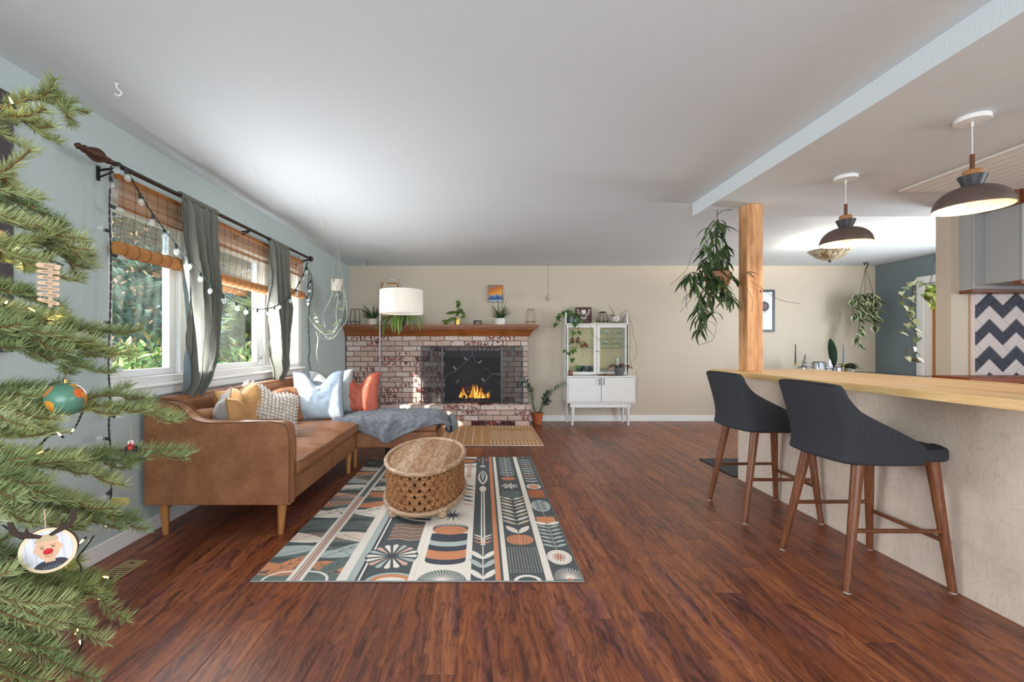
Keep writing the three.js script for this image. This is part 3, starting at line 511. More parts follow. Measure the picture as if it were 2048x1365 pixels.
      if (s < 0.15) y -= 0.03 * (1 - s / 0.15);
      return [x, y - k, z];
    };
    const th = thing('throw_blanket', 'grey plush throw blanket draped over the chaise with one corner hanging', 'blanket');
    const grey = phys(0xdcdde0, 0.95, { map: scaled(T.plushRGB, 2), bumpMap: scaled(T.plush, 3), bumpScale: 0.003, sheen: 0.6, sheenColor: new THREE.Color(0xdedfe2), sheenRoughness: 0.5 });
    const edge = []; for (let i = 0; i <= 60; i++) edge.push(f(i / 60, 1)); for (let i = 1; i <= 24; i++) edge.push(f(1, 1 - i / 24));
    part(th, 'cloth', mg([sheet(110, 70, (u, v) => f(u, v)), sheet(110, 70, (u, v) => f(1 - u, v, 0.008))]), grey);
    part(th, 'hem', tube(edge.map((p) => [p[0], p[1] - 0.004, p[2]]), 0.008, 200, 6), grey);
    part(th, 'roll', tube([[-0.33, 0.41, -4.74], [-0.30, 0.40, -4.55], [-0.29, 0.375, -4.40], [-0.33, 0.37, -4.30]], 0.042, 30, 12), grey);
  }
}

// ---------- breakfast bar, post, stools, pendants, kitchen ----------
{
  const b = thing('breakfast_bar', 'birch plywood breakfast bar front below the butcher block top', 'bar', [0, 0, 0]);
  part(b, 'front_panel', uvG(cbox(0.02, 0.93, 2.43, 2.275, 0.465, -2.685, 0.001), 'z', 1, 0.2, 0), M.ply);
  part(b, 'front_panel', uvG(cbox(0.02, 0.93, 2.4, 2.275, 0.465, -0.265, 0.001), 'z', 1, 3, 0.5), M.ply);
  part(b, 'end_panel', uvG(cbox(0.52, 0.93, 0.018, 2.545, 0.465, -3.892, 0.001), 'x', 1, 0.7, 0), M.ply);
  part(b, 'support_frame', bx(2.3, 2.8, 0, 0.925, -3.86, 0.9), mat(0xbfae96, 0.8));
  const c = thing('butcher_block_counter', 'long pale butcher block counter top on the breakfast bar', 'counter', [0, 0, 0]);
  const r = rng(41), staves = [0xffffff, 0xf6e9d6, 0xfff4e2, 0xefdcc2, 0xfaf0e2].map((k) => { const m = M.counter.clone(); m.color.set(k); return m; });
  for (let i = 0; i < 20; i++) {
    const x = 2.0 + (i + 0.5) * 0.0445; let z = -3.87; const first = rr(0.4, 1.3, r);
    for (let k = 0; z < 0.9; k++) { const len = Math.min(k ? rr(0.8, 1.6, r) : first, 0.92 - z); part(c, 'stave', uvG(cbox(0.0442, 0.04, len - 0.0006, x, 0.955, z + len / 2, 0.0006), 'z', 1, r() * 2, r() * 2), staves[Math.floor(r() * 5)]); z += len; }
  }
  const p = thing('wooden_post', 'square clear-finished wooden post between the counter and the dropped ceiling', 'post', [2.2005, 0, -3.6125]);
  part(p, 'shaft', uvG(cbox(0.125, SY - 0.975, 0.125, 0, (SY + 0.975) / 2, 0, 0.003), 'y', 1, 0.3, 0.07), M.post);
  part(p, 'knot', new THREE.SphereGeometry(0.009, 10, 8).scale(0.7, 1.6, 0.15).translate(0.043, 1.62, 0.0625), mat(0x6b3a1c, 0.6));
  solo('floor_mat', 'dark grey floor mat lying past the far end of the breakfast bar', 'mat', uvG(rbox(0.5, 0.012, 0.62, 2.50, 0.006, -4.26, 0.005), 'x'), mat(0x3a3936, 0.95, { bumpMap: scaled(T.plush, 4), bumpScale: 0.002 }));
}
// bar stools
{
  const shell = () => {                                    // U-shaped back whose sides sweep down to the seat
    const plan = (t) => { const a = Math.abs(t), s = Math.sign(t); if (a < 0.42) { const k = a / 0.42; return [-0.185 - 0.02 * (1 - k * k), s * 0.165 * k]; } if (a < 0.62) { const k = (a - 0.42) / 0.2 * PI / 2; return [-0.185 + 0.05 * (1 - Math.cos(k)), s * (0.165 + 0.045 * Math.sin(k))]; } const k = (a - 0.62) / 0.38; return [-0.135 + 0.25 * k, s * (0.21 + 0.012 * Math.sin(k * PI))]; };
    const topY = (t) => { const a = Math.abs(t); return a < 0.5 ? 0.98 - 0.008 * (a / 0.5) ** 2 : lerp(0.972, 0.685, Math.pow(clamp((a - 0.5) / 0.5), 0.62)); };
    const f = (u, v, off) => { const t = u * 2 - 1, [x, z] = plan(t), a = Math.abs(t), y0 = 0.622 - 0.0 * a, y1 = topY(t), y = lerp(y0, y1, v), lean = (y - 0.62) * 0.28 * (1 - smooth(0.6, 1, a)); const e = 0.001; const [xa, za] = plan(Math.min(1, t + e)), [xb, zb] = plan(Math.max(-1, t - e)); let nx = za - zb, nz = -(xa - xb); const l = Math.hypot(nx, nz) || 1; nx /= l; nz /= l; const under = -0.045 * Math.pow(1 - v, 5) * (1 - smooth(0.8, 1, a)); return [x - lean + nx * (off + under * (off > 0 ? 0 : 1)), y, z * (1 + (y - 0.62) * 0.12) + nz * off]; };
    const outer = sheet(48, 14, (u, v) => f(u, v, -0.018)), inner = sheet(48, 14, (u, v) => f(1 - u, v, 0.018));
    const rim = []; for (let i = 0; i <= 60; i++) { const a = f(i / 60, 1, 0); rim.push(a); }
    const e0 = [], e1 = []; for (let i = 0; i <= 6; i++) { e0.push(f(0, i / 6, 0)); e1.push(f(1, i / 6, 0)); }
    const low = []; for (let i = 0; i <= 40; i++) low.push(f(i / 40, 0, 0));
    return { body: mg([outer, inner, tube(rim, 0.0185, 90, 8), tube(e0, 0.0185, 8, 8), tube(e1, 0.0185, 8, 8), tube(low, 0.0185, 60, 8)]), rim: tube(rim.map((p) => [p[0] - 0.016, p[1] + 0.008, p[2]]), 0.0035, 90, 5) };
  };
  const t = thing('bar_stool', 'nearer of the two dark grey upholstered bar stools with walnut legs', 'bar stool', [1.99, 0, -2.32], 0, 'bar stools at the breakfast bar');
  const s = shell();
  const sh = part(t, 'backrest', uvG(s.body, 'z', 1), M.tweed); part(sh, 'piping', s.rim, mat(0x1c1d20, 0.9));
  const cush = new THREE.Shape(); cush.moveTo(-0.19, -0.17); cush.lineTo(0.2, -0.205); cush.quadraticCurveTo(0.262, -0.205, 0.262, -0.14); cush.lineTo(0.262, 0.14); cush.quadraticCurveTo(0.262, 0.205, 0.2, 0.205); cush.lineTo(-0.19, 0.17); cush.closePath();
  const seat = part(t, 'seat', uvG(new THREE.ExtrudeGeometry(cush, { depth: 0.03, bevelEnabled: true, bevelThickness: 0.018, bevelSize: 0.016, bevelSegments: 4, curveSegments: 10 }).rotateX(-PI / 2).translate(0, 0.637, 0), 'x', 1), M.tweed);
  part(seat, 'piping', tube([[0.1, 0.684, -0.21], [0.21, 0.684, -0.212], [0.266, 0.684, -0.14], [0.268, 0.684, 0.14], [0.21, 0.684, 0.212], [0.1, 0.684, 0.21]], 0.0035, 50, 5), mat(0x1c1d20, 0.9));
  const f = (a) => M.walnut;
  for (const z of [-1, 1]) {
    part(t, 'leg', uvG(rod([-0.255, 0.004, z * 0.225], [-0.15, 0.625, z * 0.165], 0.0155, 0.027, 14), 'y', 1, z), M.walnut);
    part(t, 'leg', uvG(rod([0.25, 0.004, z * 0.225], [0.2, 0.625, z * 0.175], 0.0155, 0.027, 14), 'y', 1, z * 2), M.walnut);
    part(t, 'stretcher', uvG(rod([-0.205, 0.285, z * 0.197], [0.228, 0.285, z * 0.203], 0.0105, 0.0105, 10), 'x', 1, z), M.walnut);
    part(t, 'foot_glide', mg([rod([-0.2555, 0, z * 0.2253], [-0.2548, 0.005, z * 0.225], 0.016, 0.016, 12), rod([0.25, 0, z * 0.2253], [0.2497, 0.005, z * 0.225], 0.016, 0.016, 12)]), mat(0xb9b4aa, 0.5));
  }
  part(t, 'stretcher', uvG(rod([0.233, 0.237, -0.205], [0.233, 0.237, 0.205], 0.0105, 0.0105, 10), 'z', 1), M.walnut);
  part(t, 'seat_rail', uvG(mg([cbox(0.35, 0.035, 0.02, 0.02, 0.608, -0.165), cbox(0.35, 0.035, 0.02, 0.02, 0.608, 0.165), cbox(0.02, 0.035, 0.32, -0.155, 0.608, 0), cbox(0.02, 0.035, 0.34, 0.2, 0.608, 0)]), 'x', 1), M.walnut);
  const t2 = t.clone(); t2.name = numbered('bar_stool'); t2.position.set(1.99, 0, -3.135); t2.userData = { label: 'farther of the two dark grey upholstered bar stools, next to the wooden post', category: 'bar stool', group: 'bar stools at the breakfast bar' }; scene.add(t2);
}
// pendant lamps
{
  const make = (label, z) => {
    const t = thing('pendant_lamp', label, 'pendant lamp', [2.46, 0, z], 0, 'pendant lamps over the bar');
    part(t, 'canopy', lathe([[0, SY], [0.066, SY], [0.068, SY - 0.004], [0.068, SY - 0.022], [0.064, SY - 0.026], [0, SY - 0.026]], 40), M.whiteSemi);
    part(t, 'cord', mg([rod([0, SY - 0.025, 0], [0, SY - 0.05, 0], 0.006, 0.005), rod([0, SY - 0.04, 0], [0, 2.135, 0], 0.0025)]), M.white);
    part(t, 'stem', uvG(rod([0, 2.055, 0], [0, 2.14, 0], 0.0095, 0.0095, 16), 'y', 1), M.walnut);
    part(t, 'wooden_collar', uvG(lathe([[0, 2.025], [0.034, 2.025], [0.036, 2.028], [0.036, 2.055], [0.033, 2.06], [0, 2.06]], 32), 'x', 1), M.oak);
    part(t, 'cone', lathe([[0.034, 1.973], [0.056, 2.03], [0.053, 2.031], [0.03, 1.985]], 40), mat(0x3b3a3e, 0.45));
    const prof = []; for (let i = 0; i <= 16; i++) { const a = i / 16 * PI / 2; prof.push([0.03 + 0.117 * Math.sin(a), 1.872 + 0.105 * Math.cos(a)]); }
    const inn = prof.map(([x, y]) => [x - 0.0025, y - 0.002]).reverse(); inn.push([0, 1.973]);
    part(t, 'shade', lathe([[0, 1.977], ...prof], 56), mat(0x5c4a44, 0.42));
    part(t, 'shade_lining', lathe([[0.147, 1.872], ...inn], 56), mat(0xf4ead8, 0.6));
    const bl = part(t, 'bulb', lathe([[0, 1.872], [0.014, 1.875], [0.024, 1.885], [0.027, 1.898], [0.022, 1.915], [0.013, 1.93], [0.012, 1.94], [0, 1.94]], 20), new THREE.MeshStandardMaterial({ color: 0xffe8c8, emissive: 0xffb860, emissiveIntensity: 4, roughness: 0.3 }));
    part(bl, 'socket', rod([0, 1.937, 0], [0, 1.972, 0], 0.0145, 0.0145, 16), M.brass);
    const l = new THREE.PointLight(new THREE.Color(1, 0.72, 0.42), 0.5); l.position.set(2.46, 1.896, z); l.castShadow = true; l.shadow.radius = 1; scene.add(l);
  };
  make('nearer brown dome pendant lamp with a lit bulb, close to the kitchen cabinet', -2.21);
  make('farther brown dome pendant lamp hanging next to the glass ceiling bowl', -2.98);
}
// kitchen corner: tiled wall, wooden worktop, cabinets
{
  const X0 = 3.965, X1 = 4.5, YB = 0.94, YT = 1.60, Zw = -3.55;
  const t = thing('tile_backsplash', 'herringbone backsplash of dark grey and pinkish white tiles over the wooden worktop', 'backsplash');
  part(t, 'grout', bx(X0 - 0.02, X1, YB - 0.01, YT, Zw - 0.001, Zw + 0.004), mat(0xcfc8c4, 0.9));
  const clip = (pts, inside, cut) => { const o = []; pts.forEach((p, i) => { const q = pts[(i + 1) % pts.length], a = inside(p), b = inside(q); if (a) o.push(p); if (a !== b) o.push(cut(p, q)); }); return o; };
  const clipBox = (pts) => {
    const lim = (k, v, s) => [(p) => s * (p[k] - v) >= 0, (p, q) => { const u = (v - p[k]) / (q[k] - p[k]); return [lerp(p[0], q[0], u), lerp(p[1], q[1], u)]; }];
    for (const [k, v, s] of [[0, X0, 1], [0, X1, -1], [1, YB, 1], [1, YT, -1]]) { if (pts.length < 3) return []; pts = clip(pts, ...lim(k, v, s)); } return pts;
  };
  const prism = (pts) => {                                 // convex outline -> bevelled tile
    const cx = pts.reduce((s, p) => s + p[0], 0) / pts.length, cy = pts.reduce((s, p) => s + p[1], 0) / pts.length, P = [], n = pts.length;
    const inset = (d) => pts.map((p, i) => { const a = pts[(i + n - 1) % n], b = pts[(i + 1) % n], e1 = [p[0] - a[0], p[1] - a[1]], e2 = [b[0] - p[0], b[1] - p[1]], l1 = Math.hypot(...e1), l2 = Math.hypot(...e2), n1 = [-e1[1] / l1, e1[0] / l1], n2 = [-e2[1] / l2, e2[0] / l2], k = d / Math.max(0.35, 1 + n1[0] * n2[0] + n1[1] * n2[1]); return [p[0] + (n1[0] + n2[0]) * k, p[1] + (n1[1] + n2[1]) * k]; });
    const w = Math.min(...pts.map((p) => Math.hypot(p[0] - cx, p[1] - cy))), A = inset(0.0006), B = inset(Math.min(0.009, w * 0.3)), z0 = 0.002, z1 = 0.005, z2 = 0.0095;
    for (let i = 0; i < n; i++) { const j = (i + 1) % n, a = [...A[i], z0], b = [...A[j], z0], c = [...A[j], z1], d = [...A[i], z1], e = [...B[j], z2], f = [...B[i], z2]; P.push(...a, ...b, ...c, ...a, ...c, ...d, ...d, ...c, ...e, ...d, ...e, ...f, cx, cy, z2, ...f, ...e); }
    return raw(P);
  };
  const dark = phys(0x4a4b55, 0.08, { clearcoat: 0.5, clearcoatRoughness: 0.03 }), white = phys(0xd8cdca, 0.1, { clearcoat: 0.5, clearcoatRoughness: 0.03 });
  const a = 0.0762, s2 = Math.SQRT1_2;
  for (let j = -14; j < 14; j++) for (let i = -14; i < 14; i++) {
    // herringbone in units of the tile's width: cell (i + j pairs) one lying and one standing tile, turned by 45 degrees
    const ox = i * 1 + j * 2, oy = i * 1 - j * 2;
    for (const k of [0, 1]) {
      const rect = k ? [[ox, oy], [ox + 1, oy], [ox + 1, oy + 2], [ox, oy + 2]].map(([x, y]) => [x - 1, y]) : [[ox, oy], [ox + 2, oy], [ox + 2, oy + 1], [ox, oy + 1]];
      const pts = clipBox(rect.map(([x, y]) => [4.03 + (x - y) * a * s2, 1.02 + (x + y) * a * s2]));
      if (pts.length < 3) continue;
      let ar = 0; pts.forEach((p, q) => { const b = pts[(q + 1) % pts.length]; ar += p[0] * b[1] - p[1] * b[0]; }); if (Math.abs(ar) < 4e-4) continue;
      part(t, 'tile', prism(ar > 0 ? pts : pts.slice().reverse()).translate(0, 0, Zw + 0.002), ((i % 2) + 2) % 2 ? white : dark);
    }
  }
  for (const [y0, y1] of [[0.94, 1.043], [1.045, 1.178], [1.18, 1.31], [1.312, 1.445], [1.447, 1.585]]) part(t, 'edge_tile', cbox(0.016, y1 - y0, 0.01, X0 - 0.012, (y0 + y1) / 2, Zw + 0.008, 0.002), white);
  part(t, 'edge_trim', uvG(cbox(0.018, 0.66, 0.014, X0 - 0.03, 1.265, Zw + 0.009, 0.002), 'y'), mat(0xd9b9a4, 0.5));
  const c = thing('kitchen_worktop', 'wooden kitchen worktop against the tiled wall', 'worktop');
  part(c, 'slab', uvG(cbox(2.2, 0.042, 0.28, 3.62 + 1.1, 0.922, -3.41, 0.003), 'x'), mat(0xc98a48, 0.4, { map: scaled(T.oak, 1.2, 4) }));
  part(c, 'base_cabinet', cbox(2.1, 0.88, 0.22, 3.66 + 1.05, 0.45, -3.43, 0.003), M.white);
  const grey = mat(0xa9abac, 0.5);
  const u = thing('wall_cabinet', 'grey wall cabinet above the herringbone tiles', 'cabinet');
  part(u, 'door', cbox(0.372, 0.62, 0.018, 4.03, 1.935, -3.451, 0.003), grey);
  part(u, 'carcass', bx(3.845, 4.6, 1.622, 2.3, -3.55, -3.46), grey);
  part(u, 'light_rail', uvG(cbox(0.8, 0.024, 0.1, 3.84 + 0.4, 1.609, -3.497, 0.002), 'x'), M.walnut);
  const v = thing('wall_cabinet', 'grey wall cabinet at the right edge of the frame under a brown cornice', 'cabinet');
  part(v, 'carcass', bx(3.925, 4.6, 1.66, 2.27, -3.44, -3.215), grey);
  part(v, 'door', cbox(0.5, 0.6, 0.018, 4.175, 1.96, -3.205, 0.003), grey);
  part(v, 'light_rail', uvG(cbox(0.7, 0.03, 0.05, 4.275, 1.645, -3.23, 0.002), 'x'), M.walnut);
  part(v, 'cornice', uvG(mg([cbox(0.06, 0.1, 0.36, 3.9, 2.265, -3.365, 0.003), cbox(0.7, 0.1, 0.03, 4.25, 2.265, -3.18, 0.003)]), 'z'), M.walnut);
}

// ---------- printed rug, hearth mat, carved coffee table ----------
const WASH = (x, w, h, r, n, a) => { for (let i = 0; i < n; i++) { x.fillStyle = `rgba(${r() < 0.5 ? '250,246,238' : '20,24,26'},${a * r()})`; x.fillRect(r() * w, r() * h, 2 + r() * 26, 1.2); } };
{
  const W = 1.66, L = 2.45, PW = 1280, PH = 1888;
  const tex = canvasTex(PW, PH, (x, w, h) => {
    const r = rng(51), K = '#575c5d', G = '#6f7c76', O = '#da9168', C = '#f4ebde', S = '#b8c2bd', P = '#e2b8a5', N = '#4a4d56';
    const U = (u) => u * w, Vv = (v) => h - v * h, sc = w / W;          // u, v as fractions; lengths in metres through sc
    const rect = (u0, u1, v0, v1, c) => { x.fillStyle = c; x.fillRect(U(u0), Vv(v1), U(u1) - U(u0), Vv(v0) - Vv(v1)); };
    const ell = (u, v, rx, ry, c, a = 0, a0 = 0, a1 = 7) => { x.fillStyle = c; x.beginPath(); x.ellipse(U(u), Vv(v), rx * sc, ry * sc, a, a0, a1); x.fill(); };
    const ring = (u, v, rx, ry, c, lw, a0 = 0, a1 = 7) => { x.strokeStyle = c; x.lineWidth = lw * sc; x.beginPath(); x.ellipse(U(u), Vv(v), rx * sc, ry * sc, 0, a0, a1); x.stroke(); };
    const leaf = (u, v, len, wid, ang, c, vein) => { x.save(); x.translate(U(u), Vv(v)); x.rotate(ang); x.fillStyle = c; x.beginPath(); x.moveTo(0, 0); x.bezierCurveTo(len * sc * 0.3, -wid * sc, len * sc * 0.75, -wid * sc * 0.8, len * sc, 0); x.bezierCurveTo(len * sc * 0.75, wid * sc * 0.8, len * sc * 0.3, wid * sc, 0, 0); x.fill(); if (vein) { x.strokeStyle = vein; x.lineWidth = 0.004 * sc; x.beginPath(); x.moveTo(0, 0); x.lineTo(len * sc * 0.92, 0); for (const k of [0.3, 0.5, 0.7]) { x.moveTo(len * sc * k, 0); x.lineTo(len * sc * (k + 0.15), wid * sc * 0.45); x.moveTo(len * sc * k, 0); x.lineTo(len * sc * (k + 0.15), -wid * sc * 0.45); } x.stroke(); } x.restore(); };
    const line = (pts, c, lw) => { x.strokeStyle = c; x.lineWidth = lw * sc; x.beginPath(); pts.forEach(([u, v], i) => i ? x.lineTo(U(u), Vv(v)) : x.moveTo(U(u), Vv(v))); x.stroke(); };
    const within = (u0, u1, f) => { x.save(); x.beginPath(); x.rect(U(u0), 0, U(u1) - U(u0), h); x.clip(); f(); x.restore(); };
    x.fillStyle = K; x.fillRect(0, 0, w, h);
    // striped column between the two leaf columns
    rect(0.105, 0.155, 0, 1, C); rect(0.122, 0.14, 0.0, 0.5, P); rect(0.122, 0.14, 0.5, 1, G); for (const u of [0.12, 0.131, 0.141]) line([[u, 0], [u, 1]], K, 0.004);
    // columns of fanned leaves
    const fans = (u0, u1, flip) => within(u0, u1, () => {
      rect(u0, u1, 0, 1, G); const cols = [O, S, C, G, C, O, P, C, S, O, C, G, O];
      for (let i = 0; i < 13; i++) { const v = 0.02 + i * 0.077, s = i % 2 ? 1 : -1; rect(u0, u1, v + 0.055, v + 0.077, K); ell(flip ? u1 : u0, v + 0.03, 0.2, 0.062, cols[i], -0.25 * s); line([[flip ? u1 : u0, v + 0.012], [flip ? u0 + 0.02 : u1 - 0.02, v + 0.045]], K, 0.004);
        if (i % 3 === 0) for (let k = 0; k < 9; k++) line([[flip ? u1 : u0, v + 0.01], [flip ? u0 : u1, v + 0.008 * k]], K, 0.003); if (i % 4 === 2) for (let k = 0; k < 4; k++) line([[u0, v + 0.01 + k * 0.01], [u1, v + 0.02 + k * 0.012]], O, 0.006); }
      leaf(flip ? u0 + 0.03 : u0 + 0.03, 0.02, 0.26, 0.07, -1.0, flip ? G : O, K);
      if (flip) { leaf(u0 + 0.01, 0.1, 0.3, 0.06, -0.75, S, K); leaf(u0 + 0.01, 0.36, 0.28, 0.06, -0.6, C, K); ell(u0 + 0.06, 0.52, 0.09, 0.06, O); for (let k = 0; k < 8; k++) line([[u0, 0.51 + k * 0.006], [u1, 0.505 + k * 0.006]], K, 0.0025); } else { leaf(u0 + 0.01, 0.34, 0.26, 0.07, -0.7, C, K); for (let k = 0; k < 8; k++) ring(u0 + 0.06, 0.46, 0.012 * (k + 1), 0.012 * (k + 1), k % 2 ? S : K, 0.006); }
      ring(flip ? u0 : u1, 0.0, 0.12, 0.09, C, 0.014);
      for (const v of [0.575, 0.83]) { ell(u0 + 0.03, v, 0.022, 0.016, S); ell(u1 - 0.02, v, 0.02, 0.016, S); }
      for (let k = 0; k < 16; k++) line([[flip ? u1 : u0, 0.7], [flip ? u0 : u1, 0.62 + k * 0.012]], k % 2 ? C : O, 0.003);
      for (let k = 0; k < 14; k++) line([[flip ? u1 : u0, 0.9], [flip ? u0 : u1, 0.84 + k * 0.011]], k % 3 ? K : C, 0.004);
    });
    fans(0, 0.105, false); fans(0.155, 0.255, true);
    rect(0.255, 0.287, 0, 1, C); rect(0.287, 0.312, 0, 1, S); rect(0.312, 0.335, 0, 1, N); rect(0.32, 0.327, 0, 1, C);
    // column with the pinwheel, the waves and the arcs
    within(0.335, 0.487, () => {
      rect(0.335, 0.487, 0, 1, K); rect(0.335, 0.487, 0.36, 1, C); ell(0.42, -0.005, 0.13, 0.09, S); ell(0.42, -0.005, 0.11, 0.075, O); ell(0.42, -0.005, 0.08, 0.045, C);
      rect(0.47, 0.487, 0, 1, C); for (let k = 0; k < 9; k++) line([[0.35, 0.19 + k * 0.011], [0.39, 0.197 + k * 0.011], [0.43, 0.186 + k * 0.011], [0.47, 0.192 + k * 0.011]], k % 2 ? O : P, 0.011);
      for (let k = 0; k < 18; k++) line([[0.352 + k * 0.0065, 0.185], [0.352 + k * 0.0065, 0.29]], K, 0.0018);
      ell(0.50, 0.36, 0.26, 0.15, C); ell(0.50, 0.36, 0.24, 0.13, N); ell(0.5, 0.36, 0.2, 0.1, S); ell(0.5, 0.37, 0.16, 0.08, N);
      for (let k = 0; k < 7; k++) { rect(0.335, 0.47, 0.44 + k * 0.08, 0.475 + k * 0.08, [O, N, S][k % 3]); }
    });
    ell(0.392, 0.105, 0.145, 0.125, K); for (let i = 0; i < 16; i++) { const a = i / 16 * 2 * PI; x.save(); x.translate(U(0.392), Vv(0.105)); x.rotate(a); x.fillStyle = [C, S, P, C][i % 4]; x.beginPath(); x.moveTo(0.03 * sc, 0); x.lineTo(0.125 * sc, -0.016 * sc); x.arc(0.125 * sc, 0, 0.016 * sc, -PI / 2, PI / 2); x.closePath(); x.fill(); x.restore(); }
    ell(0.392, 0.105, 0.022, 0.02, N);
    // cream column: fan, banded drum, star
    rect(0.487, 0.66, 0, 1, C); ell(0.573, -0.005, 0.125, 0.115, G); for (let i = 0; i < 19; i++) { const a = PI * i / 18; line([[0.573, 0], [0.573 - Math.cos(a) * 0.072, Math.sin(a) * 0.045]], C, 0.004); } ring(0.573, 0, 0.018, 0.018, C, 0.008);
    { const u0 = 0.506, u1 = 0.64, bands = [[0.085, 0.105, N], [0.105, 0.145, O], [0.145, 0.17, N], [0.17, 0.195, S], [0.195, 0.225, N]]; for (const [a, b, c] of bands) { rect(u0, u1, a, b, c); } ell(0.573, 0.085, 0.111, 0.05, N); for (const [a, , c] of bands.slice(1)) ell(0.573, a, 0.111, 0.045, c === N ? N : c), ell(0.573, a - 0.004, 0.111, 0.03, c); ell(0.573, 0.245, 0.111, 0.065, O); ring(0.573, 0.25, 0.108, 0.062, N, 0.012, PI, 2 * PI); for (let i = 0; i < 22; i++) { const a = PI * i / 21; line([[0.573 - Math.cos(a) * 0.064, 0.25 + Math.sin(a) * 0.024], [0.573 - Math.cos(a) * 0.067, 0.262 + Math.sin(a) * 0.03]], N, 0.004); } }
    { x.fillStyle = N; x.beginPath(); for (let i = 0; i < 26; i++) { const a = i / 26 * 2 * PI, q = i % 2 ? 0.028 : 0.125; x[i ? 'lineTo' : 'moveTo'](U(0.573) + Math.cos(a) * q * sc, Vv(0.345) + Math.sin(a) * q * sc * 0.9); } x.fill(); }
    for (let k = 0; k < 6; k++) { leaf(0.655, 0.42 + k * 0.035, 0.1, 0.02, -2.6, k % 3 ? N : P); }
    rect(0.487, 0.66, 0.84, 0.85, K); rect(0.61, 0.635, 0.7, 0.95, P); ell(0.6, 0.93, 0.17, 0.13, C); ell(0.6, 0.93, 0.14, 0.1, K); ell(0.6, 0.93, 0.09, 0.06, O);
    // dark column with the tall bud
    rect(0.66, 0.735, 0, 1, K); line([[0.692, 0.16], [0.692, 0.55]], C, 0.01); line([[0.703, 0.16], [0.703, 0.55]], C, 0.01); line([[0.6975, 0], [0.6975, 0.2]], C, 0.006);
    for (const [v, c] of [[0.005, C], [0.05, S], [0.09, C]]) for (const s of [-1, 1]) leaf(0.6975, v, 0.13, 0.028, s > 0 ? -0.95 : -PI + 0.95, c);
    for (const [v, c] of [[0.165, O], [0.185, P], [0.2, C]]) for (const s of [-1, 1]) leaf(0.6975, v, 0.075, 0.012, s > 0 ? -0.7 : -PI + 0.7, c);
    ell(0.6975, 0.575, 0.028, 0.07, C); leaf(0.6975, 0.62, 0.42, 0.062, -PI / 2, C); leaf(0.6975, 0.64, 0.36, 0.04, -PI / 2, K); leaf(0.6975, 0.66, 0.3, 0.02, -PI / 2, S); ell(0.6975, 0.85, 0.03, 0.035, S); line([[0.6975, 0.83], [0.6975, 0.99]], C, 0.005); ring(0.6975, 0.95, 0.045, 0.06, O, 0.012);
    rect(0.735, 0.752, 0, 1, O); rect(0.752, 0.76, 0, 1, K); rect(0.76, 0.777, 0, 1, C);
    // botanical column
    rect(0.777, 0.887, 0, 1, K); for (let v = 0.035; v < 0.15; v += 0.0085) for (let u = 0.785; u < 0.882; u += 0.0095) ell(u, v, 0.0034, 0.0034, C);
    ring(0.832, -0.002, 0.06, 0.05, C, 0.02);
    const bal = (u, v, rx, ry, c) => { ell(u, v, rx, ry, c); for (const k of [0.25, 0.5, 0.75, 1]) ring(u, v, rx * k, ry, K, 0.0028); };
    bal(0.832, 0.19, 0.082, 0.075, O); for (const s of [-1, 1]) leaf(0.832, 0.225, 0.14, 0.035, s > 0 ? -1.0 : -PI + 1.0, C);
    line([[0.832, 0.23], [0.832, 0.98]], K, 0.008); for (let k = 0; k < 8; k++) for (const s of [-1, 1]) leaf(0.832, 0.28 + k * 0.027, 0.125, 0.022, s > 0 ? -0.72 : -PI + 0.72, k % 2 ? C : '#cfc2a8');
    rect(0.787, 0.877, 0.49, 0.555, G); for (let k = 0; k < 8; k++) line([[0.787, 0.495 + k * 0.008], [0.877, 0.495 + k * 0.008]], K, 0.003);
    for (let i = 0; i < 14; i++) { const a = i / 14 * 2 * PI; leaf(0.832, 0.605, 0.08, 0.014, a, i % 2 ? C : G); } bal(0.832, 0.69, 0.06, 0.06, O);
    line([[0.832, 0.72], [0.832, 1]], C, 0.006); for (let k = 0; k < 9; k++) for (const s of [-1, 1]) leaf(0.832, 0.725 + k * 0.03, 0.085, 0.02, s > 0 ? -0.65 : -PI + 0.65, S);
    rect(0.887, 0.91, 0, 1, C);
    // outer column
    rect(0.91, 1, 0, 1, K); for (let i = 0; i < 17; i++) { const a = PI * i / 16; line([[0.962, 0.006], [0.962 - Math.cos(a) * 0.05, 0.006 + Math.sin(a) * 0.045]], C, 0.005); } ell(0.962, 0.004, 0.012, 0.012, O);
    ell(0.952, 0.1, 0.068, 0.085, C); for (let i = 0; i < 12; i++) { const a = i / 12 * 2 * PI; line([[0.952 + Math.cos(a) * 0.008, 0.1 + Math.sin(a) * 0.006], [0.952 + Math.cos(a) * 0.024, 0.1 + Math.sin(a) * 0.02]], '#b0553c', 0.006); } for (let i = 0; i < 22; i++) { const a = i / 22 * 2 * PI; ell(0.952 + Math.cos(a) * 0.034, 0.1 + Math.sin(a) * 0.029, 0.003, 0.003, '#b0553c'); } ell(0.952, 0.1, 0.012, 0.014, '#b0553c'); ell(0.952, 0.1, 0.006, 0.007, C);
    line([[0.952, 0.14], [0.952, 0.4]], S, 0.005); for (let k = 0; k < 6; k++) for (const s of [-1, 1]) leaf(0.952, 0.15 + k * 0.022, 0.085, 0.018, s > 0 ? -0.5 : -PI + 0.5, S);
    rect(0.915, 0.99, 0.285, 0.335, O); leaf(0.952, 0.28, 0.1, 0.03, -0.5, C); leaf(0.952, 0.28, 0.1, 0.03, -PI + 0.5, C); ell(0.952, 0.42, 0.07, 0.115, S); for (let k = 0; k < 6; k++) for (const s of [-1, 1]) leaf(0.952, 0.385 + k * 0.013, 0.05, 0.01, s > 0 ? -0.6 : -PI + 0.6, K);
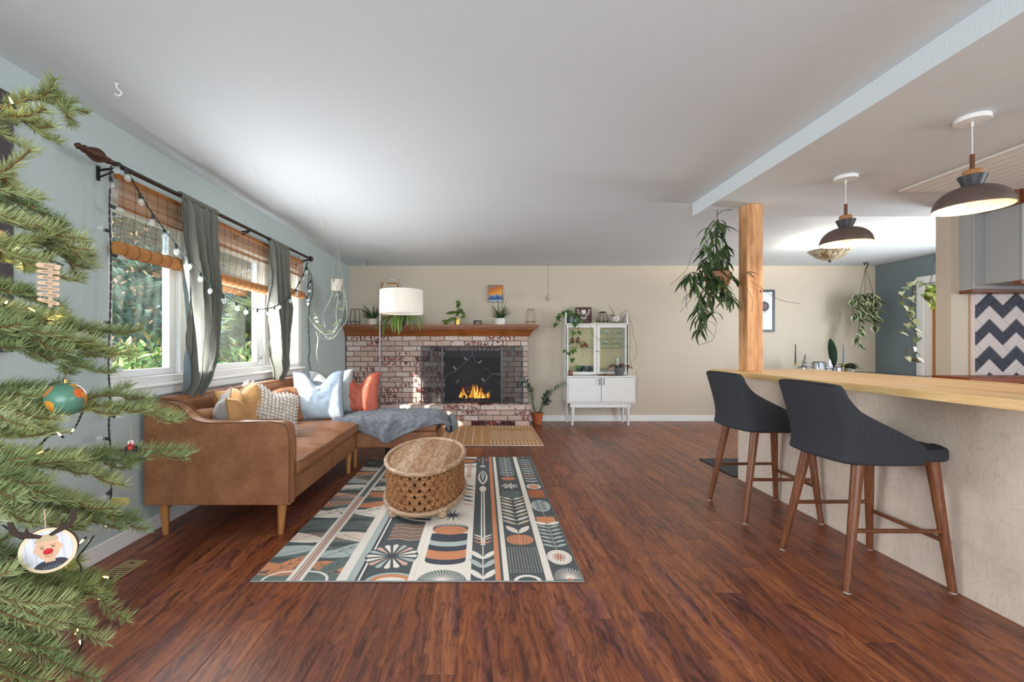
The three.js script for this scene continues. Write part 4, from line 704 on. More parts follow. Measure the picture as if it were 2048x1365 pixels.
    rect(0.915, 0.99, 0.49, 0.565, '#b36a48'); bal(0.952, 0.6, 0.06, 0.07, C); ell(0.952, 0.6, 0.04, 0.045, O); line([[0.952, 0.64], [0.952, 1]], S, 0.005); for (let k = 0; k < 10; k++) for (const s of [-1, 1]) leaf(0.952, 0.65 + k * 0.032, 0.07, 0.018, s > 0 ? -0.6 : -PI + 0.6, k % 4 === 2 ? O : S);
    WASH(x, w, h, r, 9000, 0.12);
  });
  const rug = thing('area_rug', 'large printed rug with columns of leaves, discs and stripes in grey, cream and orange', 'rug', [-0.325, 0, -3.415]);
  part(rug, 'pile', uvXY(rbox(W, 0.008, L, 0, 0.005, 0, 0.003), -W / 2, L / 2, W, -L, 'x', 'z'), mat(0xffffff, 0.95, { map: tex, bumpMap: scaled(T.linen, 5, 7), bumpScale: 0.001 }));
  part(rug, 'bound_edge', mg([rod([-W / 2, 0.005, L / 2], [W / 2, 0.005, L / 2], 0.004, 0.004, 6), rod([-W / 2, 0.005, -L / 2], [W / 2, 0.005, -L / 2], 0.004, 0.004, 6), rod([W / 2, 0.005, L / 2], [W / 2, 0.005, -L / 2], 0.004, 0.004, 6), rod([-W / 2, 0.005, L / 2], [-W / 2, 0.005, -L / 2], 0.004, 0.004, 6)]), mat(0x8f8f8a, 0.9));

  const MW = 1.34, ML = 1.28, mt = canvasTex(1024, 980, (x, w, h) => {
    x.fillStyle = '#c08e5c'; x.fillRect(0, 0, w, h); const X = (u) => u * w, Y = (v) => h - v * h; x.strokeStyle = x.fillStyle = '#eee4d2'; x.lineWidth = 7;
    const l = (u0, v0, u1, v1) => { x.beginPath(); x.moveTo(X(u0), Y(v0)); x.lineTo(X(u1), Y(v1)); x.stroke(); };
    const group = (a, b) => { for (let u = a + 0.02; u < b; u += 0.035) { l(u, 0.02, u, 0.18); l(u, 0.82, u, 0.98); }
      for (const v0 of [0.28, 0.4, 0.52, 0.64]) { for (let k = 0; k < 2; k++) { x.beginPath(); for (let i = 0; i <= 40; i++) { const u = a + 0.01 + (b - a - 0.02) * i / 40, v = v0 + 0.05 * (k ? 1 : -1) * Math.cos(i / 40 * PI * 4); x[i ? 'lineTo' : 'moveTo'](X(u), Y(v)); } x.stroke(); } } };
    group(0.52, 0.98); group(0.0, 0.06);
    for (const u of [0.1, 0.16, 0.22]) l(u, 0.02, u, 0.98); for (let v = 0.03; v < 0.97; v += 0.03) { x.fillRect(X(0.29) - 4, Y(v), 9, 13); } l(0.375, 0.02, 0.375, 0.98); for (let v = 0.03; v < 0.97; v += 0.045) { x.fillRect(X(0.46) - 9, Y(v), 7, 16); x.fillRect(X(0.46) + 4, Y(v), 7, 16); }
    WASH(x, w, h, rng(52), 3000, 0.06);
  });
  const m = thing('hearth_mat', 'tan mat with white dashes and wavy lines in front of the hearth', 'rug', [0.047, 0, -5.81]);
  part(m, 'mat_top', uvXY(rbox(MW, 0.014, ML, 0, 0.008, 0, 0.005), -MW / 2, ML / 2, MW, -ML, 'x', 'z'), mat(0xffffff, 0.9, { map: mt, bumpMap: scaled(T.linen, 4), bumpScale: 0.001 }));
  part(m, 'bound_edge', mg([rod([-MW / 2, 0.008, ML / 2], [MW / 2, 0.008, ML / 2], 0.006, 0.006, 6), rod([MW / 2, 0.008, ML / 2], [MW / 2, 0.008, -ML / 2], 0.006, 0.006, 6)]), mat(0xd9cfc0, 0.9));

  // oval coffee table with a pierced lattice wall
  const A = 0.285, B = 0.555, t = thing('coffee_table', 'oval carved wooden coffee table with a pierced lattice wall on ball feet', 'coffee table', [-0.435, 0.0095, -3.44], -0.02);
  const peri = []; { let s = 0, px = A, pz = 0; peri.push([0, 0]); for (let i = 1; i <= 2000; i++) { const a = i / 2000 * 2 * PI, x = A * Math.cos(a), z = B * Math.sin(a); s += Math.hypot(x - px, z - pz); px = x; pz = z; peri.push([s, a]); } }
  const TOT = peri[2000][0], ang = (s) => { s = ((s % TOT) + TOT) % TOT; let lo = 0, hi = 2000; while (hi - lo > 1) { const m2 = (lo + hi) >> 1; peri[m2][0] <= s ? lo = m2 : hi = m2; } return lerp(peri[lo][1], peri[hi][1], (s - peri[lo][0]) / (peri[hi][0] - peri[lo][0])); };
  const onW = (s, y, off) => { const a = ang(s), nx = Math.cos(a) / A, nz = Math.sin(a) / B, l = Math.hypot(nx, nz); return [A * Math.cos(a) + nx / l * off, y, B * Math.sin(a) + nz / l * off]; };
  { // lattice: staggered square cells, each with a diamond hole
    const n = 40, cw = TOT / n, rows = 3, y0 = 0.072, y1 = 0.312, rh = (y1 - y0) / rows, P = [], I = [], idx = (p) => { P.push(...p); return P.length / 3 - 1; };
    const q = (a, b, c, d) => { const k = [a, b, c, d].map(idx); I.push(k[0], k[1], k[2], k[0], k[2], k[3]); };
    const hw = cw * 0.2, hh = rh * 0.2;
    for (let j = 0; j < rows * 2; j++) for (let i = 0; i < n; i++) {          // half-height rows, holes on alternate columns
      const cx = (i + (j % 2 ? 0.5 : 0)) * cw, cy = y0 + (j + 0.5) * rh / 2; if (j === rows * 2) continue;
      const hole = [[hw, 0], [0, hh], [-hw, 0], [0, -hh]];
      const cell = [[cw / 2, 0], [0, rh / 2], [-cw / 2, 0], [0, -rh / 2]];      // diamond cell around the hole
      for (let k = 0; k < 4; k++) { const k2 = (k + 1) % 4, yc = (v) => clamp(v, y0, y1);
        const mid = [(cell[k][0] + cell[k2][0]) / 2, (cell[k][1] + cell[k2][1]) / 2], hm = [(hole[k][0] + hole[k2][0]) / 2, (hole[k][1] + hole[k2][1]) / 2];
        for (const [c0, c1, h0, h1] of [[cell[k], mid, hole[k], hm], [mid, cell[k2], hm, hole[k2]]]) {
          const bul = 0.004;
          q(onW(cx + h0[0], yc(cy + h0[1]), 0), onW(cx + c0[0], yc(cy + c0[1]), c0 === mid ? -0.004 : bul), onW(cx + c1[0], yc(cy + c1[1]), c1 === mid ? -0.004 : bul), onW(cx + h1[0], yc(cy + h1[1]), 0));
          q(onW(cx + h0[0], yc(cy + h0[1]), -0.02), onW(cx + h1[0], yc(cy + h1[1]), -0.02), onW(cx + c1[0], yc(cy + c1[1]), -0.02), onW(cx + c0[0], yc(cy + c0[1]), -0.02));
          q(onW(cx + h0[0], yc(cy + h0[1]), 0), onW(cx + h1[0], yc(cy + h1[1]), 0), onW(cx + h1[0], yc(cy + h1[1]), -0.02), onW(cx + h0[0], yc(cy + h0[1]), -0.02));
        } }
    }
    const g = raw(P, I).toNonIndexed(); g.computeVertexNormals();
    const bosses = []; for (let j = 0; j < rows * 2; j++) for (let i = 0; i < n; i++) { const p = onW((i + (j % 2 ? 0 : 0.5)) * cw, y0 + (j + 0.5) * rh / 2, 0.003), d = onW((i + (j % 2 ? 0 : 0.5)) * cw, y0 + (j + 0.5) * rh / 2, 0.009); bosses.push(rod(p, d, 0.009, 0.007, 8)); }
    const lat = part(t, 'lattice_wall', uvG(g, 'x', 1), mat(0xd9b48c, 0.6, { map: scaled(T.mango, 1.5, 2) }));
    stuff(part(lat, 'bosses', mg(bosses), mat(0x9c7450, 0.6)));
  }
  const ovalRing = (y, off, r) => tube(Array.from({ length: 72 }, (_, i) => onW(i / 72 * TOT, y, off)), r, 160, 10, true);
  part(t, 'top_rim', uvG(ovalRing(0.325, 0.006, 0.017), 'x', 1), M.mango); part(t, 'bottom_rim', uvG(ovalRing(0.062, 0.012, 0.017), 'x', 1), M.mango);
  const tones = [0xefe2d8, 0xffffff, 0xe6d2c4, 0xf6ede6, 0xdcc8bb];
  const cuts = [-A, -0.17, -0.06, 0.05, 0.165, A];
  for (let k = 0; k < 5; k++) { // boards of the top
    const x0 = cuts[k] + 0.0006, x1 = cuts[k + 1] - 0.0006, up = [], dn = []; for (let i = 0; i <= 14; i++) { const x = lerp(x0, x1, i / 14), z = B * Math.sqrt(Math.max(0, 1 - (x / A) ** 2)); up.push([x, z]); dn.unshift([x, -z]); }
    const m2 = M.mango.clone(); m2.color.set(tones[k]);
    part(t, 'top_board', uvG(extr(poly([...up, ...dn]), 0.014, 0.0008).rotateX(-PI / 2).translate(0, 0.309, 0), 'z', 1, k * 0.37, k * 0.23), m2);
  }
  part(t, 'base_board', uvG(extr(poly(Array.from({ length: 60 }, (_, i) => { const p = onW(i / 60 * TOT, 0, 0.002); return [p[0], p[2]]; })), 0.018, 0.002).rotateX(-PI / 2).translate(0, 0.052, 0), 'z', 1), M.mango);
  for (const [x, z] of [[-0.165, 0.44], [0.165, 0.44], [-0.165, -0.44], [0.165, -0.44]]) part(t, 'foot', uvG(lathe([[0, 0.0], [0.02, 0.001], [0.032, 0.012], [0.036, 0.028], [0.03, 0.045], [0.018, 0.053], [0, 0.055]], 20, x, 0, z), 'x', 1), M.mango);
}

// ---------- painted china cabinet and what stands in and on it ----------
const goblet = (h, r, base) => lathe([[0, 0], [r * 0.7, 0.001], [r * 0.7, 0.004], [0.005, 0.008], [0.0045, h * base], [r * 0.5, h * (base + 0.06)], [r * 0.95, h * 0.72], [r * 0.88, h], [r * 0.83, h], [r * 0.9, h * 0.72], [r * 0.45, h * (base + 0.1)], [0, h * (base + 0.07)]], 18);
{
  const X0 = 1.25, X1 = 2.26, U1 = 2.2, ZFr = -6.5, ZU = -6.64, ZK = -6.88;
  const c = thing('china_cabinet', 'white distressed china cabinet with glass doors on slim legs against the beige wall', 'cabinet', [0, 0, 0]), CM = M.chip;
  const b = (x0, x1, y0, y1, z0, z1, ax = 'x') => uvG(cbox(x1 - x0, y1 - y0, Math.abs(z1 - z0), (x0 + x1) / 2, (y0 + y1) / 2, (z0 + z1) / 2, 0.003), ax, 1, x0 * 3, y0);
  part(c, 'base_box', mg([b(X0, X1, 0.334, 0.352, ZK, ZFr), b(X0, X1, 0.715, 0.737, ZK, ZFr + 0.006), b(X0, X0 + 0.018, 0.352, 0.715, ZK, ZFr, 'y'), b(X1 - 0.018, X1, 0.352, 0.715, ZK, ZFr, 'y'), b(X0, X1, 0.352, 0.715, ZK, ZK + 0.01)]), CM);
  for (const [x0, x1, hx] of [[X0 + 0.02, 1.752, 1.725], [1.758, X1 - 0.02, 1.79]]) {
    const d = part(c, 'door', b(x0, x1, 0.355, 0.712, ZFr - 0.016, ZFr + 0.002), CM);
    part(d, 'handle', mg([cbox(0.012, 0.1, 0.012, hx, 0.655, ZFr + 0.022), cbox(0.01, 0.01, 0.02, hx, 0.692, ZFr + 0.012), cbox(0.01, 0.01, 0.02, hx, 0.618, ZFr + 0.012)]), M.steel);
  }
  part(c, 'keyhole', rod([1.578, 0.655, ZFr], [1.578, 0.655, ZFr + 0.004], 0.006, 0.006), M.brass);
  part(c, 'apron', b(1.3, 2.2, 0.265, 0.334, ZFr - 0.04, ZFr - 0.02), CM);
  for (const [x, z, s] of [[1.345, ZFr - 0.04, -1], [2.155, ZFr - 0.04, 1], [1.315, ZK + 0.05, -1], [2.165, ZK + 0.05, 1]]) part(c, 'leg', uvG(rod([x + s * 0.012, 0, z], [x, 0.334, z], 0.016, 0.031, 4), 'y'), CM);
  // upper case, its sides rising into a gallery
  const side = (x) => { const s = new THREE.Shape(); s.moveTo(-ZK, 0.737); s.lineTo(-ZU, 0.737); s.lineTo(-ZU, 1.53); s.lineTo(-ZU, 1.665); s.quadraticCurveTo(-ZU, 1.69, -ZU + 0.02, 1.69); s.lineTo(-ZK, 1.60); s.closePath(); return uvG(extr(s, 0.018, 0.002).rotateY(PI / 2).translate(x, 0, 0), 'y'); };
  part(c, 'side_panel', side(X0), CM); part(c, 'side_panel', side(U1 - 0.022), CM);
  part(c, 'back_panel', b(X0 + 0.01, U1 - 0.01, 0.737, 1.58, ZK - 0.008, ZK), mat(0xd9cfa6, 0.7));
  part(c, 'upper_top', b(X0, U1, 1.505, 1.525, ZK, ZU + 0.006), CM);
  part(c, 'glass_shelf', bx(X0 + 0.02, U1 - 0.024, 1.152, 1.158, ZK + 0.01, ZU - 0.03), phys(0xdcefe4, 0.05, { transmission: 0.9, thickness: 0 }));
  part(c, 'glass_shelf', bx(1.74, U1 - 0.024, 1.292, 1.298, ZK + 0.01, ZU - 0.03), phys(0xdcefe4, 0.05, { transmission: 0.9, thickness: 0 }));
  for (const [x0, x1] of [[X0 + 0.004, 1.722], [1.728, U1 - 0.004]]) {
    const d = part(c, 'glass_door', mg([b(x0, x0 + 0.045, 0.745, 1.503, ZU - 0.018, ZU, 'y'), b(x1 - 0.045, x1, 0.745, 1.503, ZU - 0.018, ZU, 'y'), b(x0 + 0.045, x1 - 0.045, 0.745, 0.79, ZU - 0.018, ZU), b(x0 + 0.045, x1 - 0.045, 1.458, 1.503, ZU - 0.018, ZU)]), CM);
    part(d, 'pane', bx(x0 + 0.045, x1 - 0.045, 0.79, 1.458, ZU - 0.011, ZU - 0.008), M.glass);
  }
  part(c, 'door_latch', mg([cbox(0.06, 0.012, 0.006, 1.725, 1.10, ZU + 0.003), ball(0.008, 1.708, 1.1, ZU + 0.008)]), M.steel);

  // glasses
  const gl = phys(0xf4f8f6, 0.04, { transmission: 0.92, thickness: 0, ior: 1.45 }), bluG = phys(0x49626c, 0.12, { transmission: 0.35, thickness: 0 });
  const clear = [goblet(0.12, 0.034, 0.42), goblet(0.10, 0.036, 0.3)];
  const nth = (k, n) => k === 0 ? 'leftmost' : k === n - 1 ? 'rightmost' : ['second', 'third', 'fourth'][k - 1] + ' from left';
  [[1.80, 1.2985, 0], [1.87, 1.2985, 0], [1.925, 1.2985, 0], [2.03, 1.2985, 0], [2.10, 1.2985, 0], [1.82, 1.1585, 1], [1.89, 1.1585, 1], [2.01, 1.1585, 1], [2.09, 1.1585, 1], [1.82, 0.7385, 1], [1.90, 0.7385, 1], [1.98, 0.7385, 1]].forEach(([x, y, k], i) => {
    const row = ['on the upper glass shelf', 'on the lower glass shelf', 'on the cabinet floor behind the tray'][i < 5 ? 0 : i < 9 ? 1 : 2];
    solo('wine_glass', nth(i < 5 ? i : i < 9 ? i - 5 : i - 9, i < 5 ? 5 : i < 9 ? 4 : 3) + ' clear stemmed glass ' + row, 'glass', clear[k], gl, [x, y, -6.76 + (i % 2) * 0.03], 'clear glasses ' + row);
  });
  const bg = goblet(0.135, 0.04, 0.22);
  for (const [k, [x, z]] of [[1.47, -6.72], [1.53, -6.79], [1.585, -6.71], [1.64, -6.79], [1.675, -6.71]].entries()) solo('goblet', nth(k, 5) + ' dark blue-grey goblet on the cabinet floor', 'goblet', bg, bluG, [x, 0.7385, z], 'dark goblets in the cabinet');
  const toy = thing('wooden_car', 'small reddish wooden toy car on the glass shelf behind the left door', 'toy', [1.56, 1.1585, -6.74]);
  part(toy, 'body', mg([rbox(0.12, 0.026, 0.05, 0, 0.03, 0, 0.008), rbox(0.05, 0.03, 0.045, 0.012, 0.055, 0, 0.01), cbox(0.06, 0.008, 0.045, -0.02, 0.085, 0)]), mat(0x7d3a22, 0.5));
  for (const [x, z] of [[-0.035, 0.027], [0.038, 0.027], [-0.035, -0.027], [0.038, -0.027]]) part(toy, 'wheel', rod([x, 0.015, z - 0.005], [x, 0.015, z + 0.005], 0.015, 0.015, 14), mat(0x5a2a18, 0.5));
  const pit = thing('glass_carafe', 'clear glass carafe at the right behind the right cabinet door', 'carafe', [2.08, 0.7385, -6.76]);
  part(pit, 'body', lathe([[0, 0], [0.05, 0.002], [0.055, 0.03], [0.045, 0.18], [0.035, 0.25], [0.042, 0.29], [0.039, 0.29], [0.032, 0.25], [0.042, 0.18], [0.05, 0.03], [0, 0.006]], 24), gl);
  // on the ledge
  const jar = thing('amber_jar', 'small amber glass candle jar on the left end of the cabinet ledge', 'jar', [1.315, 0.7385, -6.57]);
  part(jar, 'glass', lathe([[0, 0], [0.031, 0], [0.034, 0.004], [0.034, 0.072], [0.031, 0.075], [0.028, 0.072], [0.028, 0.01], [0, 0.01]], 24), phys(0x7a3416, 0.1, { transmission: 0.5, thickness: 0 }));
  part(jar, 'wax', rod([0, 0.01, 0], [0, 0.045, 0], 0.0275, 0.0275, 20), mat(0x6b2e18, 0.6));
  part(jar, 'label', rod([0, 0.018, 0], [0, 0.055, 0], 0.0346, 0.0346, 24, false), mat(0x8a5a3c, 0.7));
  const tray = thing('wooden_tray', 'brown wooden tray leaning flat on the cabinet ledge before the right door', 'tray', [1.86, 0.739, -6.57]);
  part(tray, 'dish', uvG(lathe([[0, 0.002], [0.12, 0.001], [0.155, 0.012], [0.16, 0.018], [0.152, 0.017], [0.118, 0.008], [0, 0.008]], 36).scale(1, 1, 0.38), 'x'), M.walnut);
  part(tray, 'knob', ball(0.012, -0.03, 0.024, 0), M.walnut);
  // Christmas cactus
  const cc = thing('christmas_cactus', 'flowering cactus with red blooms in a dark grey pot on the cabinet ledge', 'potted plant', [2.045, 0.7385, -6.57]);
  part(cc, 'pot', lathe([[0, 0], [0.058, 0], [0.062, 0.004], [0.07, 0.12], [0.066, 0.124], [0.058, 0.1], [0, 0.1]], 28), mat(0x55575c, 0.5));
  part(cc, 'soil', rod([0, 0.1, 0], [0, 0.104, 0], 0.06, 0.06, 20), M.soil);
  const r = rng(61), seg = leafGeo(0.035, 0.02, 0.1, 0.05, 4, 0.5, 0.55), petals = leafGeo(0.03, 0.011, 0.5, 0.3, 4);
  for (let i = 0; i < 15; i++) {
    const a = i / 15 * 2 * PI + r() * 0.4, p = new V3(0.03 * Math.cos(a), 0.105, 0.03 * Math.sin(a)), d = new V3(Math.cos(a) * 0.9, 0.95 + 0.4 * r(), Math.sin(a) * 0.55).normalize(), n = 4 + Math.floor(r() * 2);
    for (let k = 0; k < n; k++) { leafMesh(cc, seg, [M.leafDark, mat(0x2b4030, 0.4)][k % 2], p, d, 1 + r() * 0.2, (r() - 0.5) * 1.2, 'stem_segment'); p.addScaledVector(d, 0.033); d.y -= 0.42; d.normalize(); }
    if (i % 3 !== 2) { const f = part(cc, 'flower', mg(Array.from({ length: 7 }, (_, k) => moved(petals, [0, 0, 0], orient(new V3(d.x + 0.8 * Math.cos(k * 0.9), d.y - 0.2 + 0.5 * Math.sin(k * 2.1), d.z + 0.8 * Math.sin(k * 0.9)))))), mat(0xc4183c, 0.5), p.toArray()); f.scale.setScalar(0.9); }
  }
  // on top
  const TY = 1.526, ZT = -6.76;
  const pot = thing('pothos_plant', 'trailing heart-leaf plant in a green-blue pot on the left of the cabinet top', 'potted plant', [1.375, TY, ZT]);
  part(pot, 'pot', lathe([[0, 0], [0.07, 0], [0.085, 0.02], [0.083, 0.11], [0.078, 0.115], [0.07, 0.09], [0, 0.09]], 28), mat(0x56706a, 0.35));
  const heart = (l) => { const s = new THREE.Shape(); s.moveTo(0, 0); s.bezierCurveTo(l * 0.5, -l * 0.25, l * 0.62, l * 0.4, 0, l); s.bezierCurveTo(-l * 0.62, l * 0.4, -l * 0.5, -l * 0.25, 0, 0); const g = new THREE.ShapeGeometry(s, 6).rotateX(PI / 2), p = g.attributes.position; for (let i = 0; i < p.count; i++) p.setY(i, -0.25 * p.getZ(i) ** 2 / l + 0.35 * Math.abs(p.getX(i))); g.computeVertexNormals(); return g; };
  globalThis.heartLeaf = heart;
  const hl = heart(0.085), lm = [M.leafMid, mat(0x5a8238, 0.45), mat(0x3f6a30, 0.45)];
  const vine = (o, name, pts, n, s = 1, mats = lm, g = hl, rad = 0.0025) => { const cv = new THREE.CatmullRomCurve3(pts.map(vec)); part(o, 'vine', new THREE.TubeGeometry(cv, 40, rad, 5), mat(0x5c6b38, 0.7)); for (let i = 0; i < n; i++) { const p = cv.getPoint((i + 0.7) / n), a = r() * 2 * PI; leafMesh(o, g, mats[i % mats.length], p, new V3(Math.cos(a) * 0.7, -0.55 + r() * 0.4, 0.35 + 0.5 * r()), s * rr(0.8, 1.2, r), rr(-0.5, 0.5, r)); } };
  globalThis.makeVine = vine;
  vine(pot, '', [[0, 0.1, 0], [-0.09, 0.17, 0.04], [-0.19, 0.15, 0.06], [-0.25, 0.06, 0.07], [-0.24, -0.02, 0.08]], 9);
  vine(pot, '', [[0, 0.1, 0], [-0.05, 0.2, 0.03], [-0.13, 0.18, 0.05], [-0.18, 0.09, 0.07]], 6);
  vine(pot, '', [[0.02, 0.1, 0], [0.06, 0.17, 0.04], [0.1, 0.12, 0.06]], 3);
  vine(pot, '', [[0, 0.1, 0.05], [0.02, 0.09, 0.13], [0.0, -0.06, 0.155], [-0.03, -0.3, 0.155], [-0.02, -0.5, 0.155], [0.04, -0.68, 0.16]], 8);
  vine(pot, '', [[0.03, 0.1, 0.05], [0.06, 0.06, 0.135], [0.06, -0.15, 0.15], [0.03, -0.35, 0.155], [-0.09, -0.45, 0.155], [-0.14, -0.4, 0.155]], 7);
  vine(pot, '', [[0.1, -0.0, 0.145], [0.24, -0.02, 0.15], [0.26, -0.14, 0.15], [0.36, -0.24, 0.15], [0.52, -0.32, 0.155], [0.62, -0.30, 0.155], [0.74, -0.35, 0.155], [0.9, -0.37, 0.155]], 0);
  const wp = thing('propagation_pots', 'two small brown glass pots hung in front of the left cabinet door', 'planter', [1.395, 1.22, -6.615]);
  for (const dx of [-0.045, 0.04]) { part(wp, 'pot', lathe([[0, 0], [0.026, 0], [0.032, 0.07], [0.029, 0.07], [0.024, 0.006], [0, 0.006]], 18, dx, 0, 0), mat(0x6f4a34, 0.5)); part(wp, 'hanger', mg([rod([dx, 0.07, 0.0], [dx, 0.3, 0.0], 0.0012, 0.0012, 5)]), M.wire); for (let k = 0; k < 3; k++) leafMesh(wp, hl, lm[k], [dx, 0.07, 0.01], new V3(k - 1, 0.5, 0.5), 0.5); }
  const sg = thing('wooden_sign', 'square dark brown wooden sign with a white antler and arrow design on the cabinet top', 'sign', [1.56, TY, ZT - 0.02]);
  sg.rotation.x = -0.1;
  part(sg, 'board', uvG(cbox(0.245, 0.25, 0.018, 0, 0.127, 0, 0.003), 'x'), mat(0x4a2a20, 0.6));
  part(sg, 'print', uvXY(new THREE.PlaneGeometry(0.24, 0.245).translate(0, 0.127, 0.0098), -0.12, 0.0045, 0.24, 0.245), mat(0xffffff, 0.65, { map: canvasTex(512, 512, (x, w, h) => {
    x.fillStyle = '#4a2a20'; x.fillRect(0, 0, w, h); x.strokeStyle = x.fillStyle = '#e2ded6'; x.lineCap = 'round';
    for (const s of [-1, 1]) { const X = (v) => 256 + s * v; x.lineWidth = 16; x.beginPath(); x.moveTo(X(40), 270); x.bezierCurveTo(X(150), 270, X(215), 190, X(190), 50); x.stroke(); x.lineWidth = 13; for (const [a, b, c, d] of [[80, 262, 60, 200], [120, 245, 100, 150], [160, 215, 140, 100], [190, 160, 168, 70], [195, 110, 215, 60]]) { x.beginPath(); x.moveTo(X(a), b); x.quadraticCurveTo(X(a + 10), (b + d) / 2, X(c), d); x.stroke(); } x.lineWidth = 6; x.beginPath(); x.moveTo(X(-150), 470); x.lineTo(X(130), 300); x.stroke(); }
    x.beginPath(); for (const [px, py] of [[180, 110], [220, 60], [256, 100], [292, 60], [332, 110], [315, 200], [256, 235], [197, 200]]) x.lineTo(px, py); x.fill(); x.font = 'italic bold 92px serif'; x.textAlign = 'center'; x.fillText('R&P', 256, 372); x.font = 'bold 40px serif'; x.fillText('· · · ·', 256, 475);
  }) }));
  const cage = (o, h, r0, r1, rt, m = M.blackMetal, n = 6, th = 0.0028) => { const v = (k, r, y) => [r * Math.cos(k / n * 2 * PI + 0.3), y, r * Math.sin(k / n * 2 * PI + 0.3)], g = []; for (let k = 0; k < n; k++) { g.push(rod(v(k, r0, 0), v(k, r1, h * 0.2), th), rod(v(k, r0, 0), v(k + 1, r0, 0), th), rod(v(k, r1, h * 0.2), v(k + 1, r1, h * 0.2), th), rod(v(k, r1, h * 0.2), v(k, rt, h), th), rod(v(k, rt, h), v(k + 1, rt, h), th)); } part(o, 'wire_frame', mg(g), m); const P = []; for (let k = 0; k < n; k++) { const a = v(k, r1 - 0.001, h * 0.2), b = v(k + 1, r1 - 0.001, h * 0.2), c = v(k + 1, rt - 0.001, h), d = v(k, rt - 0.001, h); P.push(...a, ...b, ...c, ...a, ...c, ...d); } part(o, 'glass', raw(P), M.glass); };
  globalThis.wireCage = cage;
  const wb = thing('wire_lantern', 'dark wire lantern between the sign and the patterned plant pot on the cabinet top', 'lantern', [1.845, TY, ZT]);
  cage(wb, 0.17, 0.075, 0.095, 0.055, M.blackMetal, 9); part(wb, 'lid', lathe([[0, 0.185], [0.03, 0.182], [0.06, 0.168], [0.056, 0.166], [0, 0.176]], 24), M.blackMetal);
  const op = thing('orchid_plant', 'leggy plant with arching stems in a patterned pot on the cabinet top', 'potted plant', [2.045, TY, ZT]);
  part(op, 'pot', lathe([[0, 0.012], [0.06, 0.012], [0.076, 0.05], [0.08, 0.105], [0.076, 0.108], [0.07, 0.09], [0, 0.09]], 28), mat(0xffffff, 0.4, { map: canvasTex(512, 128, (x, w, h) => { x.fillStyle = '#d9d4c9'; x.fillRect(0, 0, w, h); x.fillStyle = '#5b5a58'; const q = rng(62); for (let i = 0; i < 320; i++) { x.beginPath(); x.ellipse(q() * w, q() * h, 3 + q() * 3, 2, q() * 3, 0, 7); x.fill(); } }) }));
  part(op, 'saucer', lathe([[0, 0], [0.07, 0], [0.08, 0.012], [0, 0.012]], 28), M.terracotta);
  leafMesh(op, leafGeo(0.17, 0.07, 0.5, 0.3, 6), M.leafMid, [0, 0.09, 0], new V3(-0.9, 0.5, 0.4), 1);
  for (const [d, l, bnd] of [[new V3(-0.45, 1, 0.1), 0.26, 0.3], [new V3(0.5, 0.9, 0.3), 0.34, 2.0], [new V3(0.8, 0.6, 0.5), 0.42, 1.9], [new V3(0.9, 0.3, 0.3), 0.3, 0.9]]) leafMesh(op, leafGeo(l, 0.018, bnd, 0.3, 10), mat(0x6a7440, 0.55), [0, 0.09, 0], d, 1);
  for (const pts of [[[0.05, 0.09, 0], [0.14, 0.2, 0.08], [0.17, 0.0, 0.13], [0.17, -0.3, 0.16], [0.16, -0.52, 0.17], [0.2, -0.7, 0.18]], [[0.08, 0.09, 0], [0.2, 0.05, 0.06], [0.25, -0.2, 0.08], [0.29, -0.42, 0.1], [0.24, -0.56, 0.12]]]) part(op, 'aerial_stem', tube(pts, 0.003, 40, 5), mat(0x5e6346, 0.7));
  for (const [x, y] of [[0.18, -0.42], [0.2, -0.46], [0.17, -0.5]]) leafMesh(op, leafGeo(0.12, 0.012, 0.8, 0.3, 5), M.leafLight, [x, y, 0.16], new V3(0.5, -0.6, 0.4), 1);
  // strings of dried leaves hanging by the right side
  const hs = thing('hanging_plant', 'thin bare stem with curled leaves hanging by the right side of the cabinet', 'plant', [2.305, 0.72, -6.6]);
  part(hs, 'stem', tube([[0, 0.1, 0], [0.015, -0.05, 0], [0.005, -0.2, 0], [0.012, -0.33, 0]], 0.002, 20, 5), mat(0x5e5a4a, 0.7));
  for (let k = 0; k < 8; k++) leafMesh(hs, leafGeo(0.06, 0.012, 1.6, 0.3, 6), mat(0x63685a, 0.6), [0.008, 0.05 - k * 0.045, 0], new V3(k % 2 ? 0.8 : -0.6, 0.5, 0.3), 1);
}

